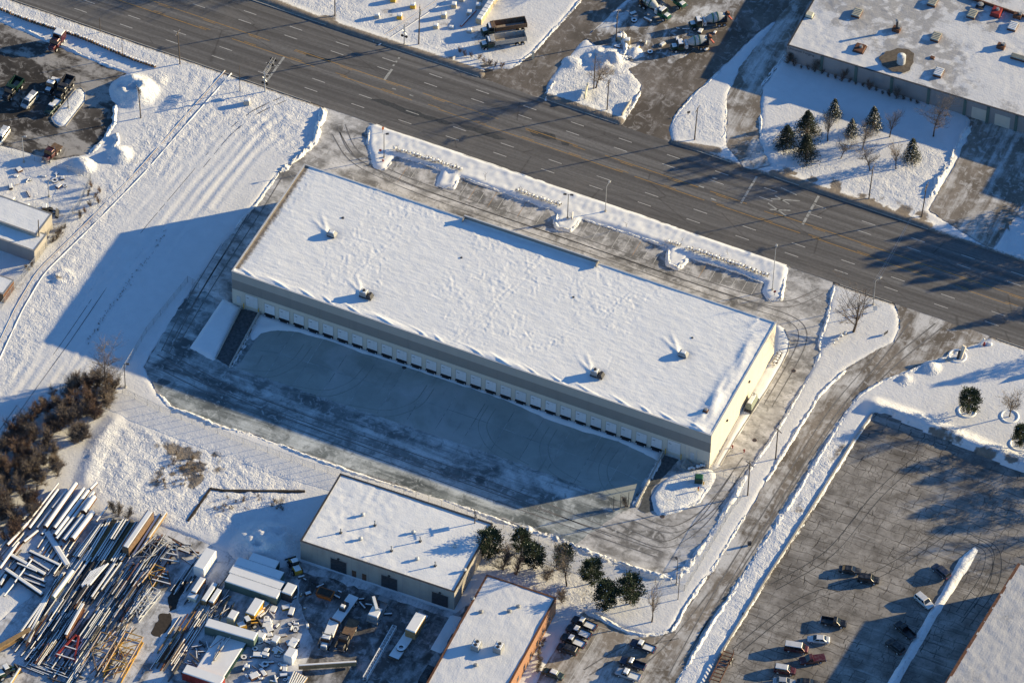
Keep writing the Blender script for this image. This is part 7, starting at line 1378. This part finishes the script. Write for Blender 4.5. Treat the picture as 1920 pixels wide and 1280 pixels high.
# ------------------------------------------------------------------ block store beyond the road
def cblock(px, s, lab, mat, z=0.0, grp=None, az=0.3):
    c = G(*px); t_ = thing('concrete_block', lab, 'block', (c.x,c.y,z), az, grp); MB().tbox(-s[0]/2,s[0]/2,-s[1]/2,s[1]/2,-0.05,s[2],0.04,0.04).build('body', M[mat], t_); MB().tbox(-s[0]/2+.03,s[0]/2-.03,-s[1]/2+.03,s[1]/2-.03,s[2],s[2]+0.28,0.16,0.14).build('snow_cover', M['snow_cap'], t_)
B3 = (1.25,1.25,1.3)
for q in (((774,15),B3,'yellow concrete block with snow cap, upper one','yellow_paint'),((749,35),B3,'yellow concrete block with snow cap, lower one','yellow_paint'),((707,34),(1.2,1.0,1.2),'grey concrete block left of the lower yellow one','concrete_block'),((737,3),B3,'yellow block at the top edge','yellow_paint'),((851,14),B3,'sunlit pale block alone left of the block wall','block_tan'),((832,33),B3,'pale block with snow ramp behind the tall pole','block_tan'),((817,53),(1.2,1.1,1.1),'pale block low down behind the tall pole','block_tan'),((846,53),(1.2,0.9,0.5),'low shaded slab right of the pole','concrete_block'),((880,28),(1.3,1.2,1.1),'shaded block near the block wall','concrete_block'),((897,15),(1.3,1.2,1.2),'shaded block beside the wall end','concrete_block'),((865,2),B3,'shaded block at the top edge','concrete_block'),((900,3),B3,'dark block at the top edge beside the wall','concrete_block'),((880,61),(1.2,1.2,0.9),'snow drifted block left of the dump trucks','concrete_block'),
          ((1161,74),(1.3,1.2,1.3),'pale block at the pole, left of two','block_tan'),((1176,81),(1.3,1.2,1.3),'pale block at the pole, right of two','block_tan'),((463,196),(1.4,1.2,1.6),'grey utility cabinet beside the rail spur','concrete_block')): cblock(*q)
wa, wb_, wLn, wrz = frame_of((897,47),(938,-14))
for k in range(9):
    for lv in range(2):
        p = wa.lerp(wb_, (k+0.5)/9); t_ = thing('concrete_block', 'pale block in the two course block wall beyond the road', 'block', (p.x,p.y,lv*0.95), wrz, 'blocks of the wall'); s = wLn/9
        MB().tbox(-s/2+.03,s/2-.03,-0.75,0.75,0,0.93,0.03,0.03).build('body', M['block_tan'], t_)
        if lv: MB().tbox(-s/2+.06,s/2-.06,-0.7,0.7,0.93,1.16,0.12,0.12).build('snow_cover', M['snow_cap'], t_)
stick((864,52),(892,22),'box',0.5,0.4,0.3,'red white barrier beam leaning by the block wall',None,'red_paint')
# flatbed with two green striped containers by the left sheds
for px, lab in (((15,392),'white green striped container on the flatbed, left one'),((42,404),'white green striped container on the flatbed, right one')):
    c = G(*px); t_ = thing('small_container', lab, 'container', (c.x,c.y,1.2), AXR); MB().box(-1.5,1.5,-1.2,1.2,0,2.2).build('body', M['white_paint'], t_); MB().box(-1.51,1.51,-1.21,1.21,1.5,1.85).build('green_stripe', M['green_paint'], t_); MB().tbox(-1.45,1.45,-1.15,1.15,2.2,2.36,.15,.12).build('snow_cover', M['snow_cap'], t_)
a, b, L, rz = frame_of((-25,385),(82,425)); t_ = thing('flatbed_trailer', 'long flatbed trailer carrying two containers beside the sheds', 'trailer', (a.x,a.y,0), rz); MB().box(0,L,-1.25,1.25,0.95,1.15).build('deck', M['stack_brown'], t_); MB().tbox(0.1,L-.1,-1.2,1.2,1.15,1.22,.1,.1).build('snow_cover', M['snow_cap'], t_)
for x in (1.0,2.2,L-2):
    for s in (-1,1): wheel(t_, x, s*1.2, 0.48, 0.4)
loader((84,402),0.4,'dark snowy skid loader at the end of the flatbed','metal_dark')
# wheel stops, manholes and small dark grates
for px, lab in (((1488,695),'round manhole in the right driveway of the warehouse'),((1415,825),'round manhole at the gate side of the warehouse'),((1242,968),'drain grate at the tip of the snow pad'),((1395,1150),'drain grate in the side road'),((758,689),'drain grate at the dock snow line'),((1095,806),'drain grate right of the docks')):
    c = G(*px); t_ = thing('manhole', lab, 'manhole', (c.x,c.y,0.034)); MB().cyl((0,0,-0.02),(0,0,0.012),0.42,n=16).build('cover', M['metal_dark'], t_); MB().cyl((0,0,-0.02),(0,0,0.006),0.52,n=16).build('frame', M['rust'], t_)
# kerb of the cracked lot and of the truck yard island
def kerbline(px, mat, w_=0.3, h_=0.35, z=0.0):
    pts = PW(px)
    for a, b in zip(pts, pts[1:]):
        a.z = b.z = 0; L = (b-a).length; n = max(1,int(L/2.4)); kb = MB()
        for k in range(n): kb.bar(a.lerp(b,(k+0.02)/n)+Vector((0,0,h_/2+z)), a.lerp(b,(k+0.98)/n)+Vector((0,0,h_/2+z)), w_, h_)
        tag(kb.build('kerb', M[mat]), kind='structure')
kerbline([(1637,776),(1601,826),(1517,961),(1441,1079),(1348,1231)], 'kerb_stone', 0.35, 0.5); kerbline([(103,233),(96,222),(142,167),(152,165),(161,176),(159,191),(123,237),(113,239),(103,233)], 'kerb_stone', 0.15, 0.22); kerbline([(1350,873),(1385,813),(1440,728),(1465,686),(1477,660),(1481,640),(1471,617)], 'kerb_stone', 0.2, 0.25)

# rusty frame trailer at the foot of the side road bank, thin posts on the apron
a, b, L, rz = frame_of((1366,1226),(1338,1284)); t_ = thing('frame_trailer', 'rusty open frame trailer at the bottom edge beside the cracked lot', 'trailer', (a.x,a.y,0), rz)
for s in (-1,1): MB().box(0,L,s*1.1-0.1,s*1.1+0.1,0.7,0.95).build('side_rail', M['rust'], t_)
for k in range(9): MB().box(L*k/9+0.1,L*k/9+0.35,-1.0,1.0,0.72,0.84).build('cross_rail', M['rust'], t_)
for x in (1.2,2.4):
    for s in (-1,1): wheel(t_, x, s*1.35, 0.45, 0.25)
for s in (-1,1): MB().box(0,0.12,s*1.1-.06,s*1.1+.06,0.95,2.0).build('stake', M['rust'], t_)
for px, lab in (((1150,957),'thin dark post on the apron at the shade edge, left one'),((1163,953),'thin dark post on the apron at the shade edge, middle one'),((1178,948),'thin dark post beside the right ramp wall')):
    c = G(*px); t_ = thing('marker_post', lab, 'post', (c.x,c.y,0)); MB().cyl((0,0,0),(0,0,4.6),0.07,n=8).build('shaft', M['metal_dark'], t_); MB().cyl((0,0,0),(0,0,0.25),0.22,n=10).build('footing', M['concrete_block'], t_)
plant('bush0', (1172,950), 'leafless shrub at the end of the right ramp wall', 3.2, 'shrub', None, 'shrub')
